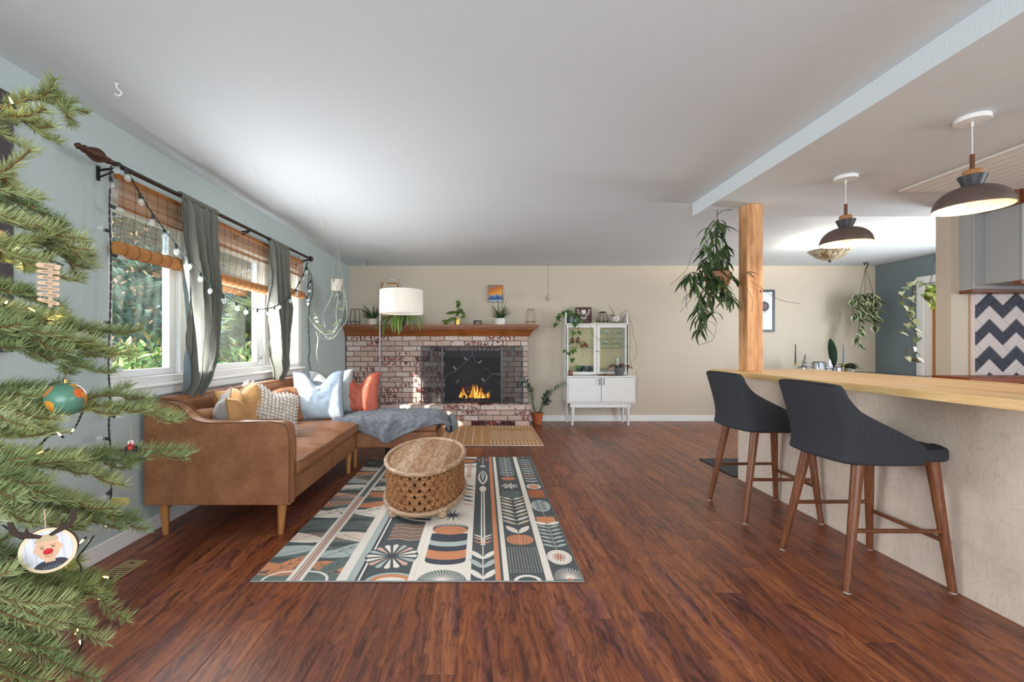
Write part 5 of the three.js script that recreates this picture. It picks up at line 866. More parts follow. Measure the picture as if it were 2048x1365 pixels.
// ---------- mantel things, lamp, wall pieces, house plants ----------
{
  const r = rng(71), MY = 1.5005, MZ = -6.665;
  const X = (px, z = 6.74) => (px - CX) * z / F;
  for (const [px, h, r0, r1, rt, m, lab] of [[713, 0.235, 0.065, 0.085, 0.068, M.blackMetal, 'dark wire terrarium at the left end of the mantel shelf'], [1060, 0.235, 0.055, 0.08, 0.055, mat(0x8a5c44, 0.35, { metalness: 0.8 }), 'copper wire terrarium at the right end of the mantel shelf']]) {
    const t = thing('terrarium', lab, 'terrarium', [X(px), MY, MZ], 0, 'geometric terrariums on the mantel'); wireCage(t, h, r0, r1, rt, m, 6);
  }
  const grassPot = (lab, px, h, wpot, mpot, n, blade, col) => {
    const t = thing('potted_grass', lab, 'potted plant', [X(px), MY, MZ]);
    part(t, 'pot', lathe([[0, 0], [wpot * 0.92, 0], [wpot, 0.005], [wpot, h], [wpot * 0.95, h + 0.002], [wpot * 0.9, h - 0.015], [0, h - 0.015]], 28), mpot);
    const g = leafGeo(1, 0.058, 0.75, 0.3, 6, 0.7, 0.25), cols = col;
    for (let i = 0; i < n; i++) { const a = r() * 2 * PI, up = rr(0.4, 2.2, r), d = new V3(Math.cos(a), up, Math.sin(a) * 0.55 + 0.3); leafMesh(t, g, cols[i % cols.length], [0.02 * Math.cos(a), h - 0.01, 0.02 * Math.sin(a)], d, blade * rr(0.7, 1.15, r) * (0.7 + 0.25 * up), rr(-1, 1, r)); }
    return t;
  };
  const green = [M.leafDark, mat(0x35522f, 0.5), mat(0x42643a, 0.5)];
  grassPot('spiky green plant in a cream pot with a tan base left of the floor lamp shade', 748, 0.09, 0.072, M.cream, 64, 0.235, green);
  const g2 = grassPot('spiky green plant in a ribbed white pot in front of the sunset painting', 1000, 0.095, 0.076, mat(0xe3dfd8, 0.4), 60, 0.22, green);
  part(g2, 'rib', mg(Array.from({ length: 16 }, (_, k) => rod([0.076 * Math.cos(k / 16 * 2 * PI), 0.012, 0.076 * Math.sin(k / 16 * 2 * PI)], [0.076 * Math.cos(k / 16 * 2 * PI), 0.085, 0.076 * Math.sin(k / 16 * 2 * PI)], 0.004, 0.004, 5))), mat(0xc9c2b8, 0.5));
  for (const [x, l] of [[-0.08, 0.5], [-0.02, 0.4], [0.05, 0.46], [0.02, 0.42]]) leafMesh(g2, leafGeo(l, 0.012, 0.25, 0.3, 6), green[0], [x * 0.3, 0.09, 0], new V3(x * 5, 1.2, 0.12), 1);
  const sp = thing('spider_plant', 'spider plant with long arching leaves hanging over the mantel below the lamp shade', 'potted plant', [X(806), MY, MZ]);
  part(sp, 'pot', lathe([[0, 0], [0.06, 0], [0.075, 0.1], [0.07, 0.1], [0.06, 0.08], [0, 0.08]], 24), mat(0x4a4a4c, 0.5));
  const sl = leafGeo(1, 0.062, 2.3, 0.35, 12, 0.5, 0.35), spc = [mat(0x7d9a44, 0.5), mat(0x93ad58, 0.5), mat(0x5f7f38, 0.5)];
  for (let i = 0; i < 44; i++) { const a = r() * 2 * PI, d = new V3(Math.cos(a) * 1.0, rr(0.5, 1.3, r), Math.abs(Math.sin(a)) * 0.9 + 0.3); leafMesh(sp, sl, spc[i % 3], [0.02 * Math.cos(a), 0.085, 0.02], d, rr(0.32, 0.6, r), rr(-0.3, 0.3, r)); }
  const cp = thing('coin_plant', 'round-leaved plant in a brass pot near the middle of the mantel', 'potted plant', [X(916), MY, MZ]);
  part(cp, 'pot', lathe([[0, 0], [0.04, 0], [0.042, 0.004], [0.042, 0.1], [0.039, 0.1], [0.037, 0.08], [0, 0.08]], 28), M.brass);
  const disc = (() => { const g = new THREE.CircleGeometry(0.042, 14).rotateX(-PI / 2).translate(0, 0, 0.025), p = g.attributes.position; for (let i = 0; i < p.count; i++) p.setY(i, -6 * p.getX(i) ** 2 + 0.08 * p.getZ(i)); g.rotateX(0.85); g.computeVertexNormals(); return g; })();
  for (const pts of [[[0, 0.09, 0], [0.0, 0.2, 0.02], [0.01, 0.3, 0.02], [0.0, 0.36, 0.01]], [[0, 0.09, 0], [-0.07, 0.11, 0.03], [-0.14, 0.07, 0.05], [-0.18, 0.03, 0.06]], [[0.0, 0.2, 0.02], [-0.06, 0.2, 0.05], [-0.13, 0.19, 0.06]], [[0.01, 0.25, 0.02], [0.06, 0.22, 0.03], [0.1, 0.14, 0.04]]]) {
    const cv = new THREE.CatmullRomCurve3(pts.map(vec)); part(cp, 'stem', new THREE.TubeGeometry(cv, 20, 0.004, 6), mat(0x50603a, 0.7));
    for (let k = 0; k < 6; k++) { const p = cv.getPoint(0.25 + k * 0.15), a = r() * 2 * PI; leafMesh(cp, disc, lmPick(k), p, new V3(Math.cos(a), rr(-0.2, 0.7, r), 0.6 + 0.4 * Math.sin(a)), rr(0.8, 1.25, r), rr(-0.4, 0.4, r)); }
  }
  function lmPick(k) { return [M.leafMid, M.leafLight, mat(0x5f7c3c, 0.45)][k % 3]; }
  const gc = thing('glass_votive', 'squat grey glass candle holder on the mantel between two plants', 'candle holder', [X(955.5), MY, MZ]);
  part(gc, 'glass', mg([lathe([[0, 0], [0.06, 0], [0.066, 0.008], [0.066, 0.06], [0.06, 0.068], [0.052, 0.06], [0.052, 0.012], [0, 0.012]], 8)]), phys(0x6e6458, 0.12, { transmission: 0.45, thickness: 0 }));
  part(gc, 'candle', rod([0, 0.012, 0], [0, 0.04, 0], 0.04, 0.04, 20), mat(0xc8b48c, 0.6));

  // framed pieces
  const frame = (o, w, h, d, t, m) => part(o, 'frame', mg([cbox(w, t, d, 0, h / 2 - t / 2, 0), cbox(w, t, d, 0, -h / 2 + t / 2, 0), cbox(t, h - 2 * t, d, -w / 2 + t / 2, 0, 0), cbox(t, h - 2 * t, d, w / 2 - t / 2, 0, 0)].map((g) => uvG(g, 'x'))), m);
  const sun2 = thing('painting', 'small sunset painting of blue mountains in a thin wooden frame above the mantel', 'painting', [X(991, 6.88), CH + (CY - 588) * 6.88 / F, -6.885]);
  frame(sun2, 0.235, 0.275, 0.022, 0.01, M.oak);
  part(sun2, 'canvas', uvXY(cbox(0.217, 0.257, 0.012, 0, 0, 0, 0.001), -0.1085, -0.1285, 0.217, 0.257), mat(0xffffff, 0.7, { map: canvasTex(256, 304, (x, w, h) => {
    const g = x.createLinearGradient(0, 0, w * 0.3, h * 0.65); g.addColorStop(0, '#6c86a6'); g.addColorStop(0.45, '#c87040'); g.addColorStop(0.75, '#e89438'); g.addColorStop(1, '#e8b04a'); x.fillStyle = g; x.fillRect(0, 0, w, h);
    x.fillStyle = '#7a93c0'; x.beginPath(); x.moveTo(0, 190); for (const [a, b] of [[50, 165], [90, 190], [140, 155], [200, 185], [256, 150], [256, 304], [0, 304]]) x.lineTo(a, b); x.fill(); x.fillStyle = '#46639a'; x.beginPath(); x.moveTo(0, 230); for (const [a, b] of [[60, 195], [110, 225], [170, 180], [220, 220], [256, 200], [256, 304], [0, 304]]) x.lineTo(a, b); x.fill();
    x.fillStyle = '#9cc4d8'; x.fillRect(0, 262, w, 42); x.fillStyle = '#5f8fae'; for (let i = 0; i < 14; i++) x.fillRect((i * 53) % w, 266 + i * 2.6, 60, 2);
  }) }));
  const pf = thing('framed_print', 'small wood-framed print on the wall partly behind the lamp shade', 'picture', [X(780, 6.88), CH + (CY - 601) * 6.88 / F, -6.885]);
  frame(pf, 0.27, 0.55, 0.022, 0.022, M.oak);
  part(pf, 'print', uvXY(cbox(0.23, 0.51, 0.008, 0, 0, 0, 0.001), -0.115, -0.255, 0.23, 0.51), mat(0xffffff, 0.8, { map: canvasTex(256, 420, (x, w, h) => { x.fillStyle = '#d8c9ac'; x.fillRect(0, 0, w, h); x.strokeStyle = '#8c7a60'; x.lineWidth = 3; x.strokeRect(36, 40, w - 72, h - 80); for (let i = 0; i < 8; i++) { x.fillStyle = i % 2 ? '#a8916c' : '#c0ad8a'; x.fillRect(44, 48 + i * 40, w - 88, 26); } }) }));
  const bk = thing('framed_print', 'black framed print of a dark figure on white hanging behind the post', 'picture', [4.32, 1.73, -6.885]);
  frame(bk, 0.5, 0.66, 0.025, 0.036, mat(0x2b2f3c, 0.4));
  part(bk, 'print', uvXY(cbox(0.43, 0.59, 0.008, 0, 0, 0, 0.001), -0.215, -0.295, 0.43, 0.59), mat(0xffffff, 0.5, { map: canvasTex(430, 590, (x, w, h) => { x.fillStyle = '#dcdde2'; x.fillRect(0, 0, w, h); x.fillStyle = '#33343c'; x.beginPath(); x.ellipse(300, 225, 78, 76, 0, 0, 7); x.fill(); x.fillStyle = '#6d4a5c'; x.beginPath(); x.ellipse(312, 218, 34, 40, 0, 0, 7); x.fill(); x.strokeStyle = '#5a6a62'; x.lineWidth = 6; x.beginPath(); x.moveTo(290, 300); x.lineTo(330, 318); x.lineTo(350, 310); x.moveTo(300, 300); x.lineTo(300, 345); x.stroke(); }) }));
  const lf = thing('picture_frame', 'dark wooden picture frame on the left wall behind the tree', 'picture', [-2.088, 1.72, -1.55]);
  part(lf, 'frame', mg([cbox(0.025, 1.14, 0.06, 0, 0, -0.37), cbox(0.025, 1.14, 0.06, 0, 0, 0.37), cbox(0.025, 0.06, 0.68, 0, 0.54, 0), cbox(0.025, 0.06, 0.68, 0, -0.54, 0)]), mat(0x463e42, 0.5));
  part(lf, 'mount', cbox(0.008, 1.02, 0.68, -0.003, 0, 0), mat(0xcfc8bd, 0.8));

  // arc floor lamp behind the chaise
  const fz = -5.3, lp = thing('arc_lamp', 'arc floor lamp with a white drum shade standing behind the chaise', 'floor lamp', [0, 0, 0]);
  const px = X(760, 5.3), sx = X(803, 5.3), st = CH + (CY - 581) * 5.3 / F, sb = CH + (CY - 628) * 5.3 / F;
  part(lp, 'base', lathe([[0, 0], [0.15, 0], [0.155, 0.006], [0.15, 0.022], [0.03, 0.028], [0, 0.03]], 36, px, 0, fz), M.blackMetal);
  part(lp, 'pole', rod([px, 0.02, fz], [px, 1.5, fz], 0.0095, 0.0095, 12), mat(0x6c6a70, 0.4, { metalness: 0.7 }));
  part(lp, 'arm', tube([[px, 1.48, fz], [px + 0.015, 1.72, fz], [px + 0.06, 1.93, fz], [px + 0.14, 2.0, fz], [sx - 0.05, 1.96, fz], [sx - 0.01, 1.88, fz], [sx, 1.76, fz]], 0.0105, 50, 8), mat(0x8d8a86, 0.4, { metalness: 0.6 }));
  const rs = 0.262, seg = 56;
  part(lp, 'shade', lathe([[rs - 0.002, sb], [rs, sb], [rs - 0.004, st], [rs - 0.006, st]], seg, sx, 0, fz), phys(0xe9e6e0, 0.9, { transmission: 0.35, thickness: 0, bumpMap: scaled(T.linen, 6, 2), bumpScale: 0.0006 }));
  part(lp, 'shade_ring', mg([st - 0.004, sb + 0.004].map((y) => tube(Array.from({ length: 40 }, (_, k) => [sx + (rs - 0.004) * Math.cos(k / 40 * 2 * PI), y, fz + (rs - 0.004) * Math.sin(k / 40 * 2 * PI)]), 0.0035, 80, 5, true)).concat([0, 2.09, 4.19].map((a) => rod([sx, st - 0.02, fz], [sx + rs * Math.cos(a), st - 0.006, fz + rs * Math.sin(a)], 0.0025)))), M.white);
  part(lp, 'socket', rod([sx, st - 0.06, fz], [sx, st + 0.0, fz], 0.018, 0.018, 14), M.black);
  part(lp, 'bulb', lathe([[0, st - 0.18], [0.018, st - 0.175], [0.03, st - 0.15], [0.028, st - 0.12], [0.014, st - 0.08], [0.013, st - 0.06], [0, st - 0.06]], 18, sx, 0, fz), new THREE.MeshStandardMaterial({ color: 0xfff0d8, emissive: 0xffd49a, emissiveIntensity: 2 }));
  const ll = new THREE.PointLight(new THREE.Color(1, 0.8, 0.55), 0.16); ll.position.set(sx, st - 0.145, fz); ll.castShadow = true; scene.add(ll);

  // ZZ plant in a terracotta pot beside the hearth
  const zz = thing('zz_plant', 'glossy dark green plant in a terracotta pot beside the hearth', 'potted plant', [0.825, 0, -6.62]);
  part(zz, 'pot', lathe([[0, 0], [0.06, 0], [0.063, 0.004], [0.082, 0.14], [0.09, 0.142], [0.093, 0.175], [0.088, 0.178], [0.08, 0.15], [0, 0.15]], 28), M.terracotta);
  part(zz, 'soil', rod([0, 0.148, 0], [0, 0.155, 0], 0.08, 0.08, 20), M.soil);
  const zl = leafGeo(0.075, 0.032, 0.35, 0.35, 5), zc = [mat(0x2c4438, 0.3), mat(0x37544a, 0.3), mat(0x24392f, 0.3)];
  for (const pts of [[[-0.02, 0.15, 0], [-0.06, 0.3, 0.02], [-0.1, 0.5, 0.05], [-0.2, 0.66, 0.08], [-0.34, 0.6, 0.12]], [[-0.03, 0.15, 0.02], [-0.08, 0.32, 0.05], [-0.1, 0.5, 0.08], [-0.17, 0.6, 0.1]], [[0.02, 0.15, 0], [0.07, 0.32, 0.02], [0.14, 0.45, 0.05], [0.27, 0.54, 0.06], [0.42, 0.64, 0.06]], [[0.02, 0.15, 0.03], [0.06, 0.28, 0.05], [0.1, 0.4, 0.06], [0.16, 0.49, 0.06]], [[0.03, 0.15, 0.0], [0.1, 0.3, 0.06], [0.17, 0.38, 0.08]]]) {
    const cv = new THREE.CatmullRomCurve3(pts.map(vec)), n = 9; part(zz, 'stem', new THREE.TubeGeometry(cv, 30, 0.006, 7), mat(0x4c6a48, 0.5));
    for (let k = 0; k < n; k++) for (const s of [-1, 1]) { const t = 0.42 + k * 0.064; if (t > 1) continue; const p = cv.getPoint(t), tg = cv.getTangent(t), sd = new V3().crossVectors(tg, new V3(0, 0.3, 1)).normalize(); leafMesh(zz, zl, zc[(k + (s > 0)) % 3], p, tg.clone().multiplyScalar(0.6).addScaledVector(sd, s * 0.8).add(new V3(0, 0.15, 0.25)), rr(0.85, 1.15, r), rr(-0.4, 0.4, r)); }
  }
  // white cylinder beside the fireplace
  const cy = thing('white_canister', 'plain white cylinder standing in the corner beside the fireplace behind the pillows', 'canister', [-1.985, 0, -6.32]);
  part(cy, 'tube', lathe([[0, 0], [0.05, 0], [0.052, 0.004], [0.052, 0.69], [0.048, 0.695], [0, 0.695]], 28), mat(0xdcdad4, 0.6));
  part(cy, 'lid', lathe([[0, 0.698], [0.045, 0.696], [0.0525, 0.69], [0.0525, 0.665], [0.0515, 0.665]], 28), M.white);
  // ball ornament on a string
  const bo = thing('hanging_ball', 'small pale ball hanging on a string before the beige wall', 'ornament', [1.0, 1.915, -6.7]);
  part(bo, 'ball', ball(0.041, 0, 0, 0, 24, 16), mat(0xc9bca8, 0.35, { bumpMap: scaled(T.peel, 3), bumpScale: 0.002 })); part(bo, 'string', rod([0, 0.04, 0], [0, HC - 1.915, 0], 0.0035, 0.0035, 6), mat(0x8c8474, 0.7)); part(bo, 'ceiling_hook', mg([rod([0, 0.515, 0], [0, 0.525, 0], 0.012)]), M.white);
  // ceiling hooks
  const hookG = mg([tube([[0, 0, 0], [0, -0.018, 0], [0.012, -0.03, 0.004], [0.02, -0.042, 0], [0.008, -0.056, 0], [-0.008, -0.05, 0]], 0.0035, 24, 6), rod([0, 0, 0], [0, -0.004, 0], 0.01)]);
  for (const [x, z, m, lab] of [[-1.76, -2.117, M.white, 'white ceiling hook above the near end of the curtain rod'], [-1.63, -3.1, M.white, 'second white ceiling hook from the camera in line over the window'], [-1.45, -3.755, M.white, 'white ceiling hook nearest the middle of the room'], [-1.63, -4.43, M.white, 'white ceiling hook next nearest to the hanging pot'], [-1.72, -6.54, M.black, 'small black ceiling hook near the fireplace corner']]) { const h = thing('ceiling_hook', lab, 'hook', [x, HC, z], 0.3); part(h, 'hook', hookG, m); }
  const wr = thing('wall_ring', 'thin dark metal ring on the left wall near the corner', 'ornament', [-2.09, 1.93, -6.45]);
  part(wr, 'ring', new THREE.TorusGeometry(0.06, 0.003, 6, 32).rotateY(PI / 2), M.blackMetal); part(wr, 'bar', rod([0.0, -0.06, 0.01], [0.0, 0.06, 0.01], 0.003), M.blackMetal);

  // string-of-hearts in a white hanging pot
  const hp = thing('string_of_hearts', 'trailing vine with small pale leaves in a white pot hanging by the window', 'hanging plant', [-1.74, 0, -5.27]);
  part(hp, 'pot', lathe([[0, 1.835], [0.062, 1.838], [0.07, 1.85], [0.071, 1.975], [0.067, 1.978], [0.063, 1.955], [0, 1.955]], 32), mat(0xdedad2, 0.5, { map: texRGB(256, 256, (x, y) => { const v = smooth(0.3, 0.36, fbm(x / 50, y / 70, 3)); return mix3([226, 223, 216], [150, 134, 112], v * 0.7); }) }));
  part(hp, 'hanger', mg([[-0.068, 0], [0.068, 0], [0, -0.068]].map(([x, z]) => rod([x, 1.975, z], [0, 2.38, 0], 0.0022, 0.0022, 5)).concat([rod([0, 2.37, 0], [0, HC, 0], 0.003), ball(0.008, -0.066, 1.985, 0), ball(0.008, 0.066, 1.985, 0)])), mat(0xb9b2a4, 0.8));
  const pv = mat(0xc9cdb8, 0.7), pl = heartLeaf(0.062), pls = [mat(0xb9c9a0, 0.5), mat(0xc9d2b8, 0.5), mat(0x8fa878, 0.5)];
  const A = (x, y) => { const p = at(x, y, 5.27 - 0.12 * Math.sin(x * 0.3)); return [p.x + 1.74, p.y, p.z + 5.27]; };
  for (const pts of [[[680, 560], [688, 590], [686, 625], [676, 650], [655, 670], [632, 655], [615, 630], [618, 605], [622, 625], [632, 655]], [[684, 562], [692, 600], [693, 640], [680, 660], [662, 678], [640, 676], [632, 664], [636, 680], [633, 705]], [[672, 562], [660, 600], [646, 630], [650, 655]], [[622, 600], [630, 630], [640, 660], [634, 690], [634, 715], [645, 742]], [[686, 575], [676, 600], [672, 630], [674, 655], [658, 678]], [[612, 645], [620, 640], [630, 650], [645, 668], [655, 676]], [[618, 620], [612, 600], [624, 598]]]) part(hp, 'vine', tube(pts.map(([a, b]) => A(a, b)), 0.0024, 60, 5), pv);
  for (const [a, b] of [[677, 590], [691, 598], [682, 606], [674, 618], [680, 616], [668, 629], [678, 640], [685, 634], [676, 646], [640, 652], [646, 660], [652, 668], [634, 642], [620, 624], [628, 630], [645, 652], [655, 664], [668, 664], [624, 648], [636, 636], [688, 620], [672, 655]]) leafMesh(hp, pl, pls[(a + b) % 3], A(a, b), new V3(rr(-1, 1, r), rr(-0.5, 0.5, r), 1), rr(0.7, 1.2, r), rr(-1, 1, r));

  // large trailing plant hanging beside the post
  const bp = thing('trailing_ficus', 'large plant with long narrow leaves in a copper pot hanging beside the post', 'hanging plant', [1.985, 0, -3.72]);
  part(bp, 'pot', lathe([[0, 1.645], [0.06, 1.65], [0.085, 1.68], [0.098, 1.76], [0.1, 1.80], [0.095, 1.80], [0.09, 1.77], [0, 1.77]], 28), mat(0x9a6840, 0.5));
  part(bp, 'hanger', mg([0, 2.1, 4.2].map((a) => rod([0.097 * Math.cos(a), 1.8, 0.097 * Math.sin(a)], [0, 2.25, 0], 0.0022)).concat([rod([0, 2.24, 0], [0, SY, 0], 0.003), tube([[0, 2.29, 0], [0.03, 2.31, 0], [0.05, 2.34, 0], [0.11, 2.37, 0.02]].map(([a, b, c]) => [a, Math.min(b, SY - 0.003), c]), 0.0025, 12, 5)])), M.wire);
  const lg = [leafGeo(0.15, 0.026, 0.7, 0.4, 6), leafGeo(0.13, 0.022, 1.2, 0.4, 6), leafGeo(0.165, 0.028, 0.4, 0.35, 6)], lc = [mat(0x34492a, 0.4), mat(0x435c33, 0.4), mat(0x283c22, 0.4), mat(0x55743e, 0.4)];
  const B = (x, y, dz = 0) => { const p = at(x, y, 3.72 - dz); return new V3(p.x - 1.985, p.y, p.z + 3.72); };
  const stems = [[[1428, 560], [1410, 520], [1400, 540], [1388, 575]], [[1430, 555], [1440, 500], [1452, 520], [1462, 560]], [[1430, 560], [1425, 480], [1418, 455], [1428, 440]], [[1428, 560], [1436, 470], [1440, 455], [1436, 440]], [[1420, 565], [1400, 590], [1396, 620], [1400, 650]], [[1440, 565], [1456, 590], [1462, 600]], [[1425, 570], [1405, 600], [1410, 625], [1432, 625]], [[1415, 560], [1385, 545], [1370, 560]], [[1435, 560], [1430, 520], [1420, 500], [1408, 490]], [[1440, 560], [1446, 520], [1450, 490], [1455, 500]], [[1425, 560], [1415, 540], [1395, 555], [1380, 590]], [[1430, 570], [1420, 600], [1400, 640], [1397, 662]], [[1428, 545], [1424, 556], [1420, 575]], [[1434, 545], [1440, 560], [1444, 580]]];
  stems.forEach((pts, k) => {
    const dz = k > 11 ? 0.13 : (k % 3 - 1) * 0.09 + 0.04, cv = new THREE.CatmullRomCurve3(pts.map(([a, b], i) => B(a, b, i ? dz : 0)));
    part(bp, 'stem', new THREE.TubeGeometry(cv, 20, 0.004, 6), mat(0x55503a, 0.7));
    for (let i = 0; i < 20; i++) { const t = 0.1 + i * 0.047, p = cv.getPoint(Math.min(1, t)), a = r() * 2 * PI; leafMesh(bp, lg[i % 3], lc[(i + k) % 4], p, new V3(Math.cos(a) * 0.9, -0.75 + rr(-0.3, 0.55, r), Math.sin(a) * 0.9), rr(0.8, 1.15, r), rr(-0.5, 0.5, r)); }
  });
  for (const pts of [[[1415, 500], [1390, 500], [1372, 540], [1340, 572]], [[1400, 560], [1380, 600], [1360, 625]], [[1500, 560], [1520, 575], [1560, 600], [1602, 608]], [[1410, 640], [1430, 650], [1425, 680], [1400, 690]], [[1470, 560], [1500, 545], [1505, 555]], [[1495, 578], [1505, 600], [1504, 625]]]) part(bp, 'tendril', tube(pts.map(([a, b]) => B(a, b, 0.2).toArray()), 0.0018, 24, 4), mat(0x6a604c, 0.7));
  for (const d of [new V3(1, 0.1, 0.2), new V3(1, -0.4, 0.2)]) leafMesh(bp, lg[0], lc[1], B(1490, 545, 0.2), d, 0.75);
}
// ---------- dining corner ----------
{
  const r = rng(75);
  const dt = thing('dining_table', 'dark dining table by the back wall behind the bar', 'table', [0, 0, 0]);
  part(dt, 'table_top', rbox(1.15, 0.035, 1.35, 5.06, 0.7825, -6.075, 0.006), mat(0x2c323c, 0.35));
  for (const [x, z] of [[4.55, -6.68], [5.56, -6.68], [4.55, -5.47], [5.56, -5.47]]) part(dt, 'leg', cbox(0.06, 0.765, 0.06, x, 0.3825, z, 0.004), mat(0x2c323c, 0.4));
  const TY = 0.8005, P = (px, z) => (px - CX) * z / F, Z = 6.3;
  const cand = (px, topPy, col, lab) => { const c = thing('taper_candle', lab, 'candle', [P(px, Z), TY, -Z]), h = CH + (CY - topPy) * Z / F - TY; part(c, 'holder', lathe([[0, 0], [0.035, 0], [0.036, 0.004], [0.005, 0.01], [0.004, 0.1], [0.014, 0.112], [0.014, 0.13], [0, 0.13]], 20), M.brass); part(c, 'taper', rod([0, 0.12, 0], [0, h, 0], 0.0115, 0.006, 14), mat(col, 0.5)); part(c, 'wick', rod([0, h, 0], [0, h + 0.01, 0], 0.001), M.black); };
  cand(1591, 689, 0x3f4640, 'dark green taper candle at the left of the row behind the bar'); cand(1687, 690, 0x4f6f80, 'blue taper candle at the right of the row behind the bar');
  const tree = (px, topPy, lab, col, z) => { const t = thing('ceramic_tree', lab, 'ornament', [P(px, z), TY, -z]), h = CH + (CY - topPy) * z / F - TY, g = []; const n = 4; for (let k = 0; k < n; k++) { const y0 = h * (0.1 + k * 0.21), y1 = y0 + h * 0.34, w = h * 0.36 * (1 - k * 0.21); g.push(new THREE.CylinderGeometry(w * 0.3, w, (y1 - y0) * 0.8, 8).translate(0, (y0 + y1) / 2, 0)); } part(t, 'tiers', mg(g), mat(col, 0.35)); part(t, 'trunk', rod([0, 0, 0], [0, h * 0.12, 0], h * 0.16, h * 0.14, 12), mat(col, 0.4)); };
  tree(1612, 709, 'tall grey-brown ceramic fir tree next to the dark green candle', 0xa09894, 6.4); tree(1659, 720, 'white ceramic fir tree right of the glass terrarium', 0xdcdae0, 6.3); tree(1634, 731, 'tiniest white ceramic fir tree in front of the terrarium', 0xdcdae0, 6.1);
  const lamp = (px, w0, w1, h, z, lab, n) => { const t = thing('glass_terrarium', lab, 'terrarium', [P(px, z), TY, -z], 0.4); wireCage(t, h, w0, w0 * 1.02, w1, M.blackMetal, n, 0.004); part(t, 'frosted_lining', lathe([[w0 * 0.95, 0.01], [w1 * 0.93, h * 0.97]], n), phys(0xe6eaf2, 0.6, { transmission: 0.4, thickness: 0 })); };
  lamp(1638, 0.115, 0.07, 0.145, 6.4, 'tapered faceted glass terrarium in the middle of the row behind the bar', 8); lamp(1605, 0.06, 0.045, 0.085, 6.2, 'low faceted glass candle holder left of the tapered terrarium', 5); lamp(1675, 0.055, 0.045, 0.085, 6.2, 'low faceted glass candle holder beside the blue candle', 5);
  const sn = thing('snake_plant', 'single broad dark green upright leaf in a pot behind the white ceramic tree', 'potted plant', [P(1668, 6.5), TY, -6.5]);
  part(sn, 'pot', lathe([[0, 0], [0.05, 0], [0.06, 0.07], [0.055, 0.07], [0, 0.06]], 20), M.terracotta); leafMesh(sn, leafGeo(0.46, 0.11, 0.15, 0.3, 10, 0.6, 0.5), mat(0x2f4634, 0.35), [0, 0.06, 0], new V3(-0.22, 1, 0.15), 1);
  const vg = thing('variegated_plant', 'low variegated plant with white-edged leaves behind the blue candle', 'potted plant', [P(1698, 6.4), TY, -6.4]);
  part(vg, 'pot', lathe([[0, 0], [0.06, 0], [0.07, 0.06], [0.065, 0.06], [0, 0.05]], 20), M.cream);
  const variT = texRGB(64, 64, (x, y) => { const e = Math.abs(x - 32) / 32 + 0.25 * fbm(x / 9, y / 7, 2); return e > 0.62 ? [206, 208, 176] : [64, 84, 56]; }, false), variM = [mat(0xffffff, 0.45, { map: variT }), mat(0xd8e0d0, 0.45, { map: variT }), mat(0xe8e4c8, 0.45, { map: variT })];
  const vl = leafGeo(0.15, 0.075, 0.7, 0.3, 6); for (let i = 0; i < 22; i++) { const a = r() * 2 * PI; leafMesh(vg, vl, variM[i % 3], [0, 0.055, 0], new V3(Math.cos(a), rr(0.2, 1.1, r), Math.sin(a)), rr(0.8, 1.35, r), rr(-0.4, 0.4, r)); }
  // hanging hoya
  const hz = 6.62, H = (x, y, dz = 0) => { const p = at(x, y, hz - dz); return new V3(p.x - P(1731, hz), p.y, p.z + hz); };
  const ho = thing('hanging_hoya', 'hanging plant with white-edged oval leaves on a black hook before the beige wall', 'hanging plant', [P(1731, hz), 0, -hz]);
  part(ho, 'hanger', mg([tube([[-0.005, 2.40, 0], [-0.02, 2.42, 0], [0, 2.437, 0], [0.03, 2.425, 0], [0.03, 2.38, 0], [0.0, 2.34, 0]], 0.009, 30, 8), ...[[-0.11, 0.02], [0.08, 0.06], [0.06, -0.08]].map(([x, z]) => rod([0, 2.34, 0], [x, 1.92, z], 0.003))]), mat(0x3a2c24, 0.6));
  part(ho, 'pot', lathe([[0, 1.76], [0.08, 1.765], [0.115, 1.9], [0.12, 1.915], [0.112, 1.915], [0, 1.89]], 24), M.black);
  const hl = leafGeo(0.115, 0.07, 0.5, 0.25, 6);
  const strand = (o, pts, n, g, mats, HH, s) => { const cv = new THREE.CatmullRomCurve3(pts.map(([a, b, c = 0.08]) => HH(a, b, c))); part(o, 'vine', new THREE.TubeGeometry(cv, 24, 0.005, 5), mat(0x5a5340, 0.7)); for (let i = 0; i < n; i++) { const p = cv.getPoint((i + 0.6) / n), a = r() * 2 * PI; leafMesh(o, g, mats[i % mats.length], p, new V3(Math.cos(a), -0.5 + rr(-0.4, 0.4, r), 0.35 + 0.6 * r()), s * rr(0.75, 1.15, r), rr(-0.5, 0.5, r)); } };
  for (const [pts, n] of [[[[1728, 592], [1712, 595], [1706, 620], [1714, 640]], 14], [[[1730, 592], [1722, 605], [1720, 640], [1716, 670], [1717, 695]], 18], [[[1734, 594], [1746, 600], [1752, 625], [1749, 655]], 16], [[[1725, 592], [1716, 590], [1702, 602]], 8], [[[1732, 590], [1740, 586], [1752, 598], [1750, 640]], 12], [[[1728, 596], [1730, 615, 0.13], [1726, 640, 0.13]], 12], [[[1738, 598], [1742, 620, 0.13], [1748, 648, 0.12]], 10]]) strand(ho, pts, n, hl, variM, H, 1.25);
  // trailing pothos by the door
  const z2 = 4.6, G = (x, y, dz = 0) => { const p = at(x, y, z2 - dz); return new V3(p.x - P(1874, z2), p.y, p.z + z2); };
  const po = thing('hanging_pothos', 'hanging plant with yellow-green leaves and long trailing vines before the doorway', 'hanging plant', [P(1874, z2), 0, -z2]);
